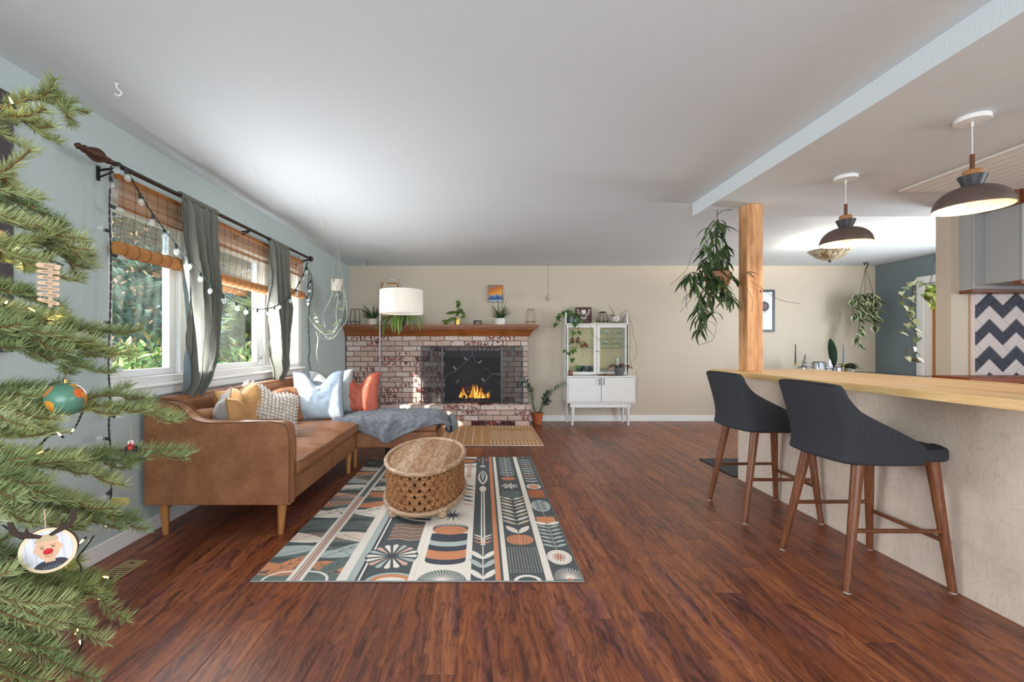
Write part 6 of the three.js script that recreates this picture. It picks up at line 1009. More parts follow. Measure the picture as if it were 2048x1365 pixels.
  part(po, 'pot', lathe([[0, 1.66], [0.07, 1.665], [0.1, 1.78], [0.095, 1.78], [0, 1.76]], 24), M.cream); part(po, 'hanger', mg([[-0.09, 0.02], [0.08, 0.05], [0, -0.09]].map(([x, z]) => rod([0, 2.2, 0], [x, 1.78, z], 0.0025)).concat([rod([0, 2.19, 0], [0, HC, 0], 0.004)])), M.wire);
  const pg = heartLeaf(0.085), pm = [mat(0x9cb04a, 0.5), mat(0xb9c46a, 0.5), mat(0x7d9a3e, 0.5)], pd = [mat(0xa9ad7c, 0.5), mat(0x6f7c50, 0.5), mat(0xc6c8a4, 0.5)];
  strand(po, [[1872, 572], [1858, 575], [1848, 592], [1852, 602]], 14, pg, pm, G, 1); strand(po, [[1874, 570], [1866, 572], [1862, 590]], 10, pg, pm, G, 1); strand(po, [[1872, 575], [1868, 600], [1872, 612]], 7, pg, pm, G, 1);
  strand(po, [[1846, 572], [1832, 562], [1812, 572], [1802, 592], [1806, 612], [1820, 630], [1812, 650], [1796, 670]], 15, pg, pd, G, 0.85); strand(po, [[1828, 565], [1824, 590], [1822, 612], [1826, 640], [1830, 662], [1836, 680]], 11, pg, pd, G, 0.9); strand(po, [[1826, 688], [1828, 700], [1832, 715], [1836, 724], [1822, 720], [1812, 712], [1814, 696]], 7, pg, pd, G, 0.8);
  // semi-flush ceiling bowl
  const cl = thing('ceiling_lamp', 'shallow mosaic glass bowl lamp with a dark finial under the dining ceiling', 'ceiling lamp', [4.105, 0, -5.2]);
  part(cl, 'bowl', lathe([[0.022, 2.19], [0.07, 2.2], [0.14, 2.235], [0.2, 2.29], [0.216, 2.31], [0.212, 2.312], [0.195, 2.292], [0.136, 2.24], [0.068, 2.206], [0.022, 2.197]], 48), mat(0xffffff, 0.35, { emissiveMap: null, map: texRGB(512, 256, (x, y) => { const c = Math.floor(x / 9) * 7 + Math.floor((y + (Math.floor(x / 9) % 3) * 4) / 11) * 13, v = (Math.sin(c * 12.9898) * 43758.5453) % 1; return mix3([232, 222, 200], [120, 100, 66], Math.abs(v)); }) }));
  part(cl, 'rim', tube(Array.from({ length: 40 }, (_, k) => [0.215 * Math.cos(k / 40 * 2 * PI), 2.311, 0.215 * Math.sin(k / 40 * 2 * PI)]), 0.006, 80, 6, true), M.white);
  part(cl, 'finial', lathe([[0, 2.165], [0.009, 2.17], [0.012, 2.178], [0.008, 2.185], [0.03, 2.192], [0, 2.2]], 20), M.black);
  part(cl, 'stem', rod([0, 2.19, 0], [0, HC, 0], 0.008), M.steel); part(cl, 'canopy', lathe([[0, HC - 0.03], [0.06, HC - 0.025], [0.07, HC], [0, HC]], 28), M.steel);
  for (const a of [0.4, 3.54]) { const b2 = part(cl, 'bulb', ball(0.028, 0.09 * Math.cos(a), 2.325, 0.09 * Math.sin(a)), new THREE.MeshStandardMaterial({ color: 0xfff4e0, emissive: 0xffe2b8, emissiveIntensity: 6 })); const l = new THREE.PointLight(new THREE.Color(1, 0.92, 0.8), 1.5); l.position.set(4.105 + 0.09 * Math.cos(a), 2.325, -5.2 + 0.09 * Math.sin(a)); l.castShadow = true; scene.add(l); }
}

// ---------- curtain rod, curtains, bamboo blinds, string lights ----------
{
  const r = rng(81), RX = -1.97, RY = 2.165;
  const rodT = thing('curtain_rod', 'dark bronze curtain rod with a turned finial above the long window', 'curtain rod');
  const rm = mat(0x3a2a22, 0.4, { metalness: 0.5 });
  part(rodT, 'pole', rod([RX, RY - 0.012, -2.33], [RX, RY + 0.012, -5.02], 0.0135, 0.0135, 14), rm);
  const fin = lathe([[0, -0.005], [0.014, 0], [0.018, 0.02], [0.014, 0.03], [0.022, 0.045], [0.034, 0.07], [0.036, 0.09], [0.026, 0.12], [0.016, 0.145], [0.02, 0.155], [0.012, 0.17], [0.016, 0.185], [0.008, 0.2], [0, 0.202]], 20);
  part(rodT, 'finial', moved(fin, [RX, RY - 0.012, -2.33], orient(new V3(0, 0, 1)).multiply(new THREE.Quaternion().setFromAxisAngle(new V3(1, 0, 0), PI / 2))), mat(0x4a2c1e, 0.45, { metalness: 0.3 }));
  part(rodT, 'finial', ball(0.032, RX, RY + 0.012, -5.04, 18, 12), rm);
  for (const z of [-2.4, -3.72, -4.96]) part(rodT, 'bracket', mg([rod([-2.1, RY - 0.03, z], [RX, RY - 0.012, z], 0.006), rod([-2.1, RY - 0.07, z], [RX, RY - 0.02, z], 0.005), cbox(0.008, 0.08, 0.02, -2.096, RY - 0.045, z)]), M.blackMetal);

  const clothM = phys(0x7b7b70, 0.9, { map: scaled(T.linenRGB, 6, 2), bumpMap: scaled(T.linen, 7, 3), bumpScale: 0.001, sheen: 0.25, sheenColor: new THREE.Color(0x9aa09a), transmission: 0.06, thickness: 0 });
  const curtain = (label, zTop, zMid, zBot, yBot, seed) => {
    const t = thing('curtain', label, 'curtain', [0, 0, 0], 0, 'grey-green linen curtains on the rod');
    const at3 = (a, m, b, v) => v < 0.72 ? lerp(a, m, smooth(0, 0.72, v)) : lerp(m, b, smooth(0.72, 1, v));
    const f = (u, v, k = 0) => {
      const z0 = at3(zTop[0], zMid[0], zBot[0], v), z1 = at3(zTop[1], zMid[1], zBot[1], v), y = lerp(RY + 0.018, yBot, v);
      const ph = fbm(seed, v * 0.9, 2) * 1.3, A = lerp(0.022, 0.058, smooth(0, 0.5, v)) * (1 - 0.35 * smooth(0.85, 1, v)), uu = u + 0.045 * fbm(u * 2.5 + seed, v * 1.2, 2);
      const fold = (n, o) => { const s = Math.sin(uu * PI * 2 * n + o); return Math.sign(s) * Math.pow(Math.abs(s), 0.7); };
      const w = 0.62 * fold(4.5, ph + seed) + 0.4 * fold(8.2, seed * 2 + v * 1.3) + 0.16 * Math.sin(uu * 90 + v * 3), tail = smooth(0.9, 1, v);
      let x = RX + 0.02 + A * w + 0.006 * fbm(u * 14 + seed, v * 7, 3); x = lerp(RX + 0.012 * Math.sin(u * 40), x, smooth(0.0, 0.06, v)); x = lerp(x, RX - 0.02 + (x - RX) * 0.6, tail);
      return [x + k, y + tail * 0.05 * Math.sin(u * 11 + seed), -lerp(z0, z1, u) + 0.004 * fbm(u * 5, v * 6 + seed, 2) + 0.012 * Math.sin(v * 5 + seed) * smooth(0, 0.3, v)];
    };
    part(t, 'panel', mg([sheet(90, 90, (u, v) => f(u, v)), sheet(90, 90, (u, v) => f(u, v, -0.004))]), clothM);
    part(t, 'rod_pocket', tube(Array.from({ length: 24 }, (_, i) => [RX, RY, -lerp(zTop[0], zTop[1], i / 23)]), 0.021, 40, 10), clothM);
  };
  curtain('grey-green linen curtain nearer the tree, bunched over the first window mullion', [2.86, 3.26], [2.93, 3.22], [2.92, 3.08], 0.80, 2);
  curtain('grey-green linen curtain farther from the tree, bunched between the last two windows', [4.06, 4.44], [4.12, 4.42], [4.2, 4.36], 0.82, 5);

  // bamboo roman blinds: fine sticks woven with cords, a doubled valance above and the rest rolled up below
  const bam = [phys(0xd9944a, 0.7, { transmission: 0.3, thickness: 0 }), phys(0xb8732f, 0.7, { transmission: 0.25, thickness: 0 }), phys(0xe0b078, 0.7, { transmission: 0.3, thickness: 0 }), phys(0xeee2cc, 0.7, { transmission: 0.5, thickness: 0 })];
  const blind = (label, z0, z1, yr, X = -2.055) => {
    const t = thing('bamboo_blind', label, 'blind', [0, 0, 0], 0, 'bamboo roll-up blinds of the long window'), L = z1 - z0, s = [[], [], [], []];
    const stick = (y, x, rad, k) => s[k].push(rod([x, y + rr(-0.0015, 0.0015, r), -z0 - rr(0, 0.004, r)], [x, y + rr(-0.0015, 0.0015, r), -z1 + rr(0, 0.004, r)], rad, rad, 4, false));
    for (let y = yr + 0.02; y < 1.965; y += 0.0058) stick(y, X + 0.003 * Math.sin(y * 40), rr(0.0011, 0.0017, r), 3);
    for (let y = 1.955; y < 2.14; y += 0.0046) stick(y, X + 0.022, y < 1.968 || y > 2.118 ? 0.0026 : rr(0.0009, 0.0019, r), y < 1.968 || y > 2.118 ? 1 : Math.floor(r() * 3));
    const sl = part(t, 'sticks', mg(s[0]), bam[0]); stuff(sl); stuff(part(t, 'sticks', mg(s[1]), bam[1])); stuff(part(t, 'sticks', mg(s[2]), bam[2])); stuff(part(t, 'sticks', mg(s[3]), bam[3]));
    const roll = []; for (let k = 0; k < 26; k++) { const a = k / 26 * 2 * PI; roll.push(rod([X + 0.012 + 0.036 * Math.cos(a), yr - 0.012 + 0.036 * Math.sin(a), -z0 + 0.004], [X + 0.012 + 0.036 * Math.cos(a), yr - 0.012 + 0.036 * Math.sin(a), -z1 - 0.004], 0.0046, 0.0046, 6)); }
    part(t, 'roll', mg(roll.concat([rod([X + 0.012, yr - 0.012, -z0], [X + 0.012, yr - 0.012, -z1], 0.034, 0.034, 20)])), bam[0]);
    part(t, 'head_rail', cbox(0.03, 0.024, L, X + 0.008, 2.128, -(z0 + z1) / 2), bam[1]);
    const cords = []; for (let z = z0 + 0.03; z < z1; z += 0.088) cords.push(rod([X + 0.004, yr, -z], [X + 0.026, 1.957, -z], 0.0012, 0.0012, 4), rod([X + 0.026, 1.957, -z], [X + 0.026, 2.13, -z], 0.0012, 0.0012, 4), tube(Array.from({ length: 14 }, (_, i) => [X + 0.012 + 0.042 * Math.cos(i / 14 * 2 * PI), yr - 0.012 + 0.042 * Math.sin(i / 14 * 2 * PI), -z]), 0.0014, 28, 4, true));
    part(t, 'cord', mg(cords), mat(0x3e3024, 0.8));
  };
  blind('bamboo blind rolled up over the window lite nearest the tree', 2.455, 3.1, 1.735); blind('bamboo blind rolled up over the wide middle window lite', 3.17, 4.3, 1.715); blind('narrow bamboo blind rolled up over the window lite nearest the fireplace', 4.4, 4.985, 1.765);

  // globe string lights
  const clear = phys(0xf4f6f4, 0.08, { transmission: 0.75, thickness: 0 });
  const bulbG = lathe([[0, -0.042], [0.006, -0.04], [0.014, -0.03], [0.0155, -0.02], [0.012, -0.008], [0.009, 0], [0, 0]], 14), sockG = rod([0, -0.002, 0], [0, 0.026, 0], 0.0095, 0.008, 10);
  const strand = (label, pts, bulbs, seed) => {
    const q = rng(seed), t = thing('string_lights', label, 'string lights', [0, 0, 0]), cv = new THREE.CatmullRomCurve3(pts.map(vec)), n = pts.length * 14, a = [], b = [];
    for (let i = 0; i <= n; i++) { const p = cv.getPoint(i / n), w = i * 1.3; a.push([p.x + 0.003 * Math.cos(w), p.y + 0.002 * Math.sin(w), p.z + 0.003 * Math.sin(w)]); b.push([p.x - 0.003 * Math.cos(w), p.y - 0.002 * Math.sin(w), p.z - 0.003 * Math.sin(w)]); }
    part(t, 'wire', mg([tube(a, 0.0026, n * 2, 5), tube(b, 0.0026, n * 2, 5)]), M.wire);
    for (const [u, d] of bulbs) { const p = cv.getPoint(u), s = part(t, 'socket', sockG, M.wire, p), dir = new V3(d[0], d[1], d[2]).normalize(); s.quaternion.setFromUnitVectors(new V3(0, -1, 0), dir); s.position.addScaledVector(dir, 0.026); part(s, 'bulb', bulbG, clear); }
  };
  const Zx = (px, x) => -x * F / (CX - px), A = (px, py, x = -1.945) => at(px, py, Zx(px, x)).toArray();
  strand('clear bulb string lights hanging straight down the left wall beside the window', [[222, 332], [219, 420], [222, 520], [220, 640], [217, 730], [220, 790], [218, 860], [222, 905], [223, 960], [221, 1020]].map(([a, b]) => A(a, b, -1.99)), [[0.03, [0.3, -1, 0.2]], [0.1, [0.6, -0.3, -0.5]], [0.16, [-0.3, 0.1, 0.9]], [0.21, [0.4, -0.2, -0.8]], [0.34, [-0.2, 0, 0.9]], [0.4, [-0.3, 0.1, 0.9]], [0.47, [0.4, 0.2, -0.7]], [0.55, [0.4, 0, -0.8]], [0.62, [0.3, -0.3, -0.8]], [0.71, [-0.3, 0.2, 0.8]], [0.82, [0.4, -0.6, -0.5]], [0.93, [-0.2, -0.5, 0.7]]], 91);
  strand('clear bulb string lights swagged across the curtains from rod end to rod end', [[232, 325], [244, 330], [300, 420], [345, 480], [395, 540], [440, 585], [490, 613], [530, 618], [560, 608], [590, 580], [606, 550], [614, 525]].map(([a, b]) => A(a, b, -1.86)), Array.from({ length: 21 }, (_, i) => [0.06 + i * 0.045, [0.2 * Math.sin(i * 2), -0.9, 0.4 * Math.cos(i * 1.7)]]), 92);
  strand('tangled end of the string lights at the far end of the curtain rod', [[616, 524], [612, 540], [620, 548], [614, 535], [618, 560], [615, 575], [622, 560], [618, 590], [611, 596], [616, 600], [612, 592]].map(([a, b]) => A(a, b, -1.96)), [[0.3, [0, -1, 0.4]], [0.5, [0.3, -0.8, -0.5]], [0.62, [-0.2, -1, 0.6]], [0.8, [0.3, -0.4, -0.8]], [0.9, [0.1, -1, 0.2]]], 93);
  strand('dark cable running down the wall between the window and the hanging pot', [[622, 548], [626, 580], [618, 620], [619, 690], [620, 705], [617, 715], [621, 740], [620, 790], [621, 830]].map(([a, b]) => A(a, b, -2.085)), [], 94);
  // plug in the wall cable
  // floor vent
  const v = thing('floor_vent', 'tan metal floor vent near the left baseboard', 'vent', [-1.89, 0, -2.2]);
  part(v, 'vent_frame', mg([cbox(0.012, 0.005, 0.42, -0.053, 0.003, 0), cbox(0.012, 0.005, 0.42, 0.053, 0.003, 0), cbox(0.094, 0.005, 0.07, 0, 0.003, -0.175), cbox(0.094, 0.005, 0.012, 0, 0.003, 0.204)]), mat(0xa98f66, 0.5));
  for (let k = 0; k < 17; k++) part(v, 'vent_slat', cbox(0.094, 0.004, 0.011, 0, 0.003, -0.128 + k * 0.0205), mat(0xa98f66, 0.5));
  part(v, 'duct', bx(-0.05, 0.05, -0.003, 0.0005, -0.2, 0.2), M.black); part(v, 'damper_lever', cbox(0.03, 0.004, 0.008, 0.0, 0.0065, -0.175), M.black);
}

// ---------- Christmas tree with lights and ornaments ----------
{
  const r = rng(101);
  const TX = -1.72, TZ = -1.22, tree = thing('christmas_tree', 'fresh fir Christmas tree with sparse needled branches at the left edge', 'tree', [TX, 0, TZ]);
  part(tree, 'trunk', rod([0, 0.02, 0], [0, 2.36, 0], 0.05, 0.012, 10), mat(0x6a5440, 0.9, { bumpMap: scaled(T.peel, 4), bumpScale: 0.004 }));
  part(tree, 'stand', mg([lathe([[0, 0], [0.2, 0], [0.21, 0.01], [0.12, 0.12], [0.1, 0.12], [0, 0.1]], 24)]), mat(0x2c4a34, 0.5));
  const bark = mat(0x7a5c3c, 0.9), nm = [mat(0x8a9762, 0.5), mat(0x9ba468, 0.5), mat(0x7a8a58, 0.5), mat(0xa9b078, 0.5)];
  // needles of one branch in one geometry, twigs in another
  const add = (buf, p, d, len, wid) => {
    const s = new V3().crossVectors(d, new V3(rr(-1, 1, r), rr(-1, 1, r), rr(-1, 1, r))).normalize().multiplyScalar(wid / 2), bend = new V3(0, 0.28 * len, 0), m = p.clone().addScaledVector(d, len * 0.55).addScaledVector(bend, 0.12), e = p.clone().addScaledVector(d, len).addScaledVector(bend, 0.5);
    const k = buf.P.length / 3; for (const q of [p.clone().sub(s), p.clone().add(s), m.clone().addScaledVector(s, -0.95), m.clone().addScaledVector(s, 0.95), e]) buf.P.push(q.x, q.y, q.z);
    buf.I.push(k, k + 1, k + 3, k, k + 3, k + 2, k + 2, k + 3, k + 4);
  };
  let nB = 0;
  const branch = (pts, dens = 1, opt = {}) => {
    const cv = new THREE.CatmullRomCurve3(pts.map((p) => vec(p).clone().sub(new V3(TX, 0, TZ)))), L = cv.getLength(), buf = { P: [], I: [] }, wood = [];
    const needles = (c, t0, len, n, nl) => { for (let i = 0; i < n; i++) { const t = t0 + (1 - t0) * (i + r()) / n, p = c.getPoint(t), tg = c.getTangent(t), a = r() * 2 * PI, up = Math.sin(a); const side = new V3().crossVectors(tg, Y1).normalize(), d = tg.clone().multiplyScalar(0.62).addScaledVector(side, Math.cos(a) * 0.85).addScaledVector(Y1, 0.12 + up * (up > 0 ? 0.75 : 0.4)).normalize(); add(buf, p, d, nl * rr(0.7, 1.15, r), 0.0023); } };
    wood.push(new THREE.TubeGeometry(cv, 20, 0.0055, 6)); needles(cv, opt.bare ?? 0.25, L, Math.floor(L * 950 * dens), 0.043);
    const nt = opt.twigs ?? Math.floor(L * 15);
    for (let k = 0; k < nt; k++) {
      const t = 0.22 + 0.76 * (k + r() * 0.6) / nt, p = cv.getPoint(t), tg = cv.getTangent(t), side = new V3().crossVectors(tg, Y1).normalize().multiplyScalar(k % 2 ? 1 : -1), l = rr(0.1, 0.2, r) * (1.15 - 0.6 * t);
      const d = tg.clone().multiplyScalar(0.85).addScaledVector(side, 0.8).addScaledVector(Y1, rr(-0.25, 0.15, r)).normalize(), e = p.clone().addScaledVector(d, l), m = p.clone().addScaledVector(d, l * 0.5).addScaledVector(Y1, -0.012);
      const c2 = new THREE.CatmullRomCurve3([p, m, e]); wood.push(new THREE.TubeGeometry(c2, 6, 0.003, 5)); needles(c2, 0.05, l, Math.floor(l * 1000 * dens), 0.041);
    }
    const b = part(tree, 'branch', mg(wood), bark); const n = part(b, 'needles', raw(buf.P, buf.I), nm[nB++ % 4]); stuff(n); return b;
  };
  // visible branches: start at the trunk, drawn by where their tips reach in the picture
  const tr = (y) => new V3(TX, y, TZ), A = (x, y, z) => at(x, y, z);
  const B = [
    [[-30, 215, 1.4], [70, 195, 1.46], [112, 192, 1.48], [140, 238, 1.5]], [[-40, 225, 1.35], [40, 235, 1.4], [70, 250, 1.42]],
    [[-30, 370, 1.4], [30, 400, 1.45], [90, 430, 1.5], [138, 468, 1.52]], [[-40, 420, 1.3], [40, 440, 1.38], [100, 470, 1.44], [165, 512, 1.5]], [[-40, 500, 1.3], [60, 480, 1.4], [110, 500, 1.5], [150, 530, 1.55]], [[-60, 470, 1.2], [30, 510, 1.3], [70, 535, 1.35]], [[-50, 560, 1.3], [20, 575, 1.36], [58, 590, 1.4]], [[-50, 360, 1.3], [0, 350, 1.34], [18, 372, 1.38]],
    [[-60, 630, 1.25], [60, 640, 1.35], [150, 655, 1.45], [235, 665, 1.55]], [[-60, 650, 1.2], [60, 670, 1.3], [150, 690, 1.4], [222, 705, 1.5]], [[-60, 670, 1.2], [40, 690, 1.26], [110, 712, 1.34], [155, 725, 1.4]], [[-40, 610, 1.3], [50, 622, 1.38], [120, 628, 1.44]], [[-60, 640, 1.15], [30, 655, 1.22], [90, 690, 1.28]],
    [[-60, 800, 1.25], [60, 812, 1.35], [180, 812, 1.48], [280, 820, 1.58], [362, 838, 1.66]], [[-50, 780, 1.3], [40, 775, 1.35], [80, 790, 1.38]], [[-60, 800, 1.2], [20, 815, 1.25], [60, 840, 1.3]], [[140, 806, 1.43], [220, 790, 1.52], [300, 800, 1.6]], [[-60, 860, 1.25], [10, 870, 1.3], [50, 862, 1.33]],
    [[-60, 900, 1.25], [60, 915, 1.36], [160, 915, 1.46], [262, 925, 1.56]], [[-60, 930, 1.2], [50, 920, 1.3], [150, 935, 1.4], [235, 962, 1.5]], [[120, 915, 1.45], [200, 905, 1.55], [290, 900, 1.65], [365, 900, 1.72]], [[-60, 960, 1.15], [40, 980, 1.25], [130, 1000, 1.35], [210, 1025, 1.45]], [[-60, 990, 1.2], [60, 1010, 1.3], [180, 1030, 1.42], [272, 1038, 1.5]], [[-50, 1000, 1.15], [40, 1030, 1.22], [100, 1046, 1.3]], [[-60, 940, 1.1], [20, 955, 1.16], [70, 985, 1.22]],
    [[-60, 1150, 1.15], [40, 1160, 1.22], [130, 1170, 1.32], [215, 1200, 1.4]], [[-60, 1130, 1.2], [50, 1140, 1.3], [140, 1150, 1.38], [200, 1165, 1.45]], [[-60, 1200, 1.1], [30, 1210, 1.18], [110, 1230, 1.26], [175, 1258, 1.32]], [[-60, 1250, 1.1], [20, 1270, 1.16], [90, 1300, 1.22], [140, 1335, 1.28]], [[-60, 1300, 1.1], [0, 1330, 1.14], [60, 1360, 1.18]], [[-60, 1100, 1.15], [10, 1110, 1.22], [60, 1140, 1.28]], [[-60, 1180, 1.05], [20, 1200, 1.12], [80, 1240, 1.18]],
  ];
  for (const pts of B) { const P = pts.map((p) => A(...p)), first = P[0]; const start = pts[0][0] < 0 ? [tr(clamp(first.y + 0.05, 0.08, 2.3)).lerp(first, 0.15)] : []; branch([...start, ...P], 1.25, { bare: pts[0][0] < 0 ? 0.3 : 0.05 }); }
  for (let k = 0; k < 26; k++) { // the side of the tree turned away from the view
    const y = 0.3 + k * 0.075, a = k * 2.4, l = 0.42 * (1 - y / 2.6) + 0.12, d = new V3(Math.cos(a) * 0.3 + 0.15, -0.12, Math.abs(Math.sin(a)) + 0.25).normalize(); branch([tr(y), tr(y).addScaledVector(d, l * 0.5), tr(y).addScaledVector(d, l)], 0.6, { twigs: 5 }); }

  // warm mini lights
  const lt = thing('tree_lights', 'warm white mini lights on dark green wire wound through the Christmas tree', 'string lights');
  const wire = (pts) => { const cv = new THREE.CatmullRomCurve3(pts.map((p) => A(...p))), n = pts.length * 12, q = [[], []]; for (let i = 0; i <= n; i++) { const p = cv.getPoint(i / n), w = i * 1.1; for (const k of [0, 1]) { const s = k ? 1 : -1; q[k].push([p.x + s * 0.002 * Math.cos(w), p.y + s * 0.002 * Math.sin(w), p.z]); } } part(lt, 'wire', mg(q.map((c) => tube(c, 0.0019, n * 2, 5))), M.wire); };
  wire([[-40, 885, 1.3], [0, 895, 1.35], [60, 905, 1.4], [100, 872, 1.41], [145, 860, 1.42], [165, 825, 1.44]]); wire([[0, 1045, 1.3], [25, 1065, 1.32], [48, 1078, 1.34], [90, 1062, 1.36], [130, 1062, 1.38]]); wire([[188, 1072, 1.42], [168, 1100, 1.41], [155, 1118, 1.4], [163, 1140, 1.38], [140, 1176, 1.36], [110, 1165, 1.35]]); wire([[170, 1222, 1.33], [165, 1260, 1.32], [160, 1300, 1.3], [120, 1330, 1.28], [40, 1352, 1.2], [0, 1340, 1.15]]); wire([[0, 1230, 1.15], [30, 1205, 1.2], [60, 1190, 1.25]]); wire([[70, 905, 1.4], [85, 922, 1.4], [78, 932, 1.4]]); wire([[0, 470, 1.3], [30, 490, 1.33], [60, 500, 1.36], [48, 525, 1.36]]); wire([[-20, 205, 1.38], [20, 206, 1.42], [40, 210, 1.43]]);
  const bm = new THREE.MeshStandardMaterial({ color: 0xfff2d8, emissive: 0xffc870, emissiveIntensity: 9, roughness: 0.3 }), bg = lathe([[0, -0.016], [0.0016, -0.012], [0.0026, -0.004], [0.0026, 0.003], [0, 0.005]], 8), sg = rod([0, 0.003, 0], [0, 0.018, 0], 0.0034, 0.003, 8);
  const spots = [[24, 205], [30, 492], [36, 495], [45, 526], [12, 606], [68, 622], [105, 640], [12, 665], [85, 904], [120, 870], [145, 862], [178, 1010], [125, 1055], [210, 1050], [215, 1156], [120, 1160], [112, 1176], [52, 1088], [165, 1082], [130, 1138], [70, 1140], [155, 1260], [160, 1284], [208, 1197], [50, 1328], [80, 1356], [30, 1180], [12, 945], [20, 1300], [105, 1290]];
  spots.forEach(([x, y], i) => { const p = A(x, y, 1.32 + 0.0006 * x); const s = part(lt, 'socket', sg, M.wire, p); s.quaternion.setFromUnitVectors(new V3(0, -1, 0), new V3(Math.sin(i * 2.1), Math.cos(i * 1.3) * 0.7, 0.5).normalize()); part(s, 'bulb', bg, bm);
    if (i % 3 === 0) { const l = new THREE.PointLight(new THREE.Color(1, 0.72, 0.36), 0.02); l.position.copy(p); l.shadow.radius = 0.2; l.castShadow = true; scene.add(l); } });

  // ornaments
  const go = thing('globe_ornament', 'round globe ornament with orange continents on green sea hanging from a string', 'ornament', A(131, 799, 1.33));
  part(go, 'globe', new THREE.SphereGeometry(0.0495, 48, 32), mat(0xffffff, 0.28, { map: canvasTex(1024, 512, (x, w, h) => {
    x.fillStyle = '#55806a'; x.fillRect(0, 0, w, h); const q = rng(102); for (let i = 0; i < 1200; i++) { x.fillStyle = `rgba(${40 + q() * 90},${90 + q() * 60},${80 + q() * 40},0.25)`; x.fillRect(q() * w, q() * h, 3, 2); }
    x.strokeStyle = 'rgba(40,80,70,0.5)'; x.lineWidth = 1; for (let k = 1; k < 12; k++) { x.beginPath(); x.moveTo(0, k * h / 12); x.lineTo(w, k * h / 12); x.moveTo(k * w / 12, 0); x.lineTo(k * w / 12, h); x.stroke(); }
    const land = (pts, c) => { x.fillStyle = c; x.beginPath(); pts.forEach(([a, b], i) => x[i ? 'lineTo' : 'moveTo'](a, b)); x.fill(); x.strokeStyle = '#8a4a22'; x.stroke(); };
    land([[470, 150], [530, 145], [590, 160], [620, 185], [655, 205], [635, 240], [615, 280], [600, 325], [570, 345], [550, 330], [545, 285], [530, 250], [485, 245], [455, 220], [452, 185]], '#d8662c'); land([[520, 200], [580, 195], [600, 230], [560, 260], [525, 240]], '#e09a3a'); land([[545, 255], [600, 255], [605, 300], [570, 330]], '#d99c34'); land([[640, 265], [660, 262], [655, 300], [642, 305]], '#c8602c');
    land([[470, 70], [560, 60], [700, 55], [900, 70], [960, 110], [900, 150], [860, 200], [820, 190], [790, 150], [740, 190], [700, 160], [650, 150], [600, 125], [540, 130], [490, 125]], '#dca85c'); land([[470, 125], [520, 95], [545, 118], [510, 140]], '#d6803c'); land([[190, 240], [250, 235], [290, 270], [275, 320], [240, 390], [215, 400], [200, 330], [180, 280]], '#d99436'); land([[60, 90], [150, 70], [230, 90], [240, 130], [200, 190], [170, 215], [120, 180], [90, 130]], '#cf7a38'); land([[850, 300], [920, 285], [950, 330], [900, 355], [850, 345]], '#cf7a38');
  }) })).rotation.set(0.1, 0.02, 0.05);
  part(go, 'cap', rod([0, 0.048, 0], [0, 0.06, 0], 0.006, 0.004, 10), M.brass); part(go, 'string', mg([rod([0, 0.06, 0], [-0.012, 0.1, 0], 0.0009), rod([0, 0.06, 0], [0.012, 0.1, 0], 0.0009)]), mat(0x6a6458, 0.8));
  const sp = thing('signpost_ornament', 'small wooden signpost ornament with town names hanging from a branch', 'ornament', A(101, 568, 1.28)); sp.rotation.y = 0.35;
  part(sp, 'post', cbox(0.011, 0.13, 0.004, 0, -0.004, 0), mat(0xc2a284, 0.7)); part(sp, 'string', mg([rod([0, 0.058, 0], [0.001, 0.095, 0], 0.0009), tube([[0, 0.06, 0], [0.006, 0.066, 0], [0.02, 0.06, 0], [0.03, 0.056, 0]], 0.0022, 10, 5)]), M.wire);
  const names = ['GENOA', 'CARSON CITY', 'MINDEN', 'RENO', 'GARDNERVILLE', 'LAS VEGAS', 'LAKE TAHOE'];
  names.forEach((s, i) => {
    const w = i ? 0.049 : 0.053, h = i ? 0.0105 : 0.015, y = 0.05 - i * 0.0165 - (i > 5 ? 0.004 : 0), tilt = i === 6 ? -0.28 : i === 0 ? -0.12 : -0.06, g = extr(poly([[-w / 2 - 0.006, 0], [-w / 2, h / 2], [w / 2 - 0.003, h / 2], [w / 2, 0], [w / 2 - 0.003, -h / 2], [-w / 2, -h / 2]]), 0.003, 0.0004).translate(0, 0, 0.0022);
    const b = part(sp, 'board', uvXY(g, -w / 2, -h / 2, w, h), mat(0xffffff, 0.7, { map: canvasTex(320, 56, (x, cw, ch) => { x.fillStyle = '#c6a688'; x.fillRect(0, 0, cw, ch); x.fillStyle = '#5a3c28'; x.font = `bold ${s.length > 9 ? 36 : 44}px sans-serif`; x.textAlign = 'center'; x.textBaseline = 'middle'; x.fillText(s, cw / 2, ch / 2, cw - 20); }) }), [0, y, 0]); b.rotation.z = tilt;
  });
  const tc = thing('tractor_ornament', 'tiny red toy tractor ornament with black wheels hanging from a branch', 'ornament', A(261, 893, 1.6)); tc.rotation.y = 0.6;
  part(tc, 'body', mg([rbox(0.016, 0.015, 0.03, 0, -0.004, 0.006, 0.004), rbox(0.022, 0.012, 0.018, 0, 0.0, -0.012, 0.004), cbox(0.004, 0.016, 0.004, 0, 0.01, 0.014)]), mat(0xb81c24, 0.3)); part(tc, 'load', rbox(0.018, 0.014, 0.016, 0, 0.012, -0.01, 0.004), mat(0xe8dcd8, 0.6));
  for (const [x, z, q] of [[-0.0145, -0.012, 0.0145], [0.0145, -0.012, 0.0145], [-0.0125, 0.016, 0.009], [0.0125, 0.016, 0.009]]) part(tc, 'wheel', rod([x - 0.0035, -0.022 + q * 0.4, z], [x + 0.0035, -0.022 + q * 0.4, z], q, q, 16), mat(0x1c1d22, 0.4)); part(tc, 'string', rod([0, 0.03, -0.006], [0, 0.075, -0.006], 0.0008), mat(0xb8b4a8, 0.8));
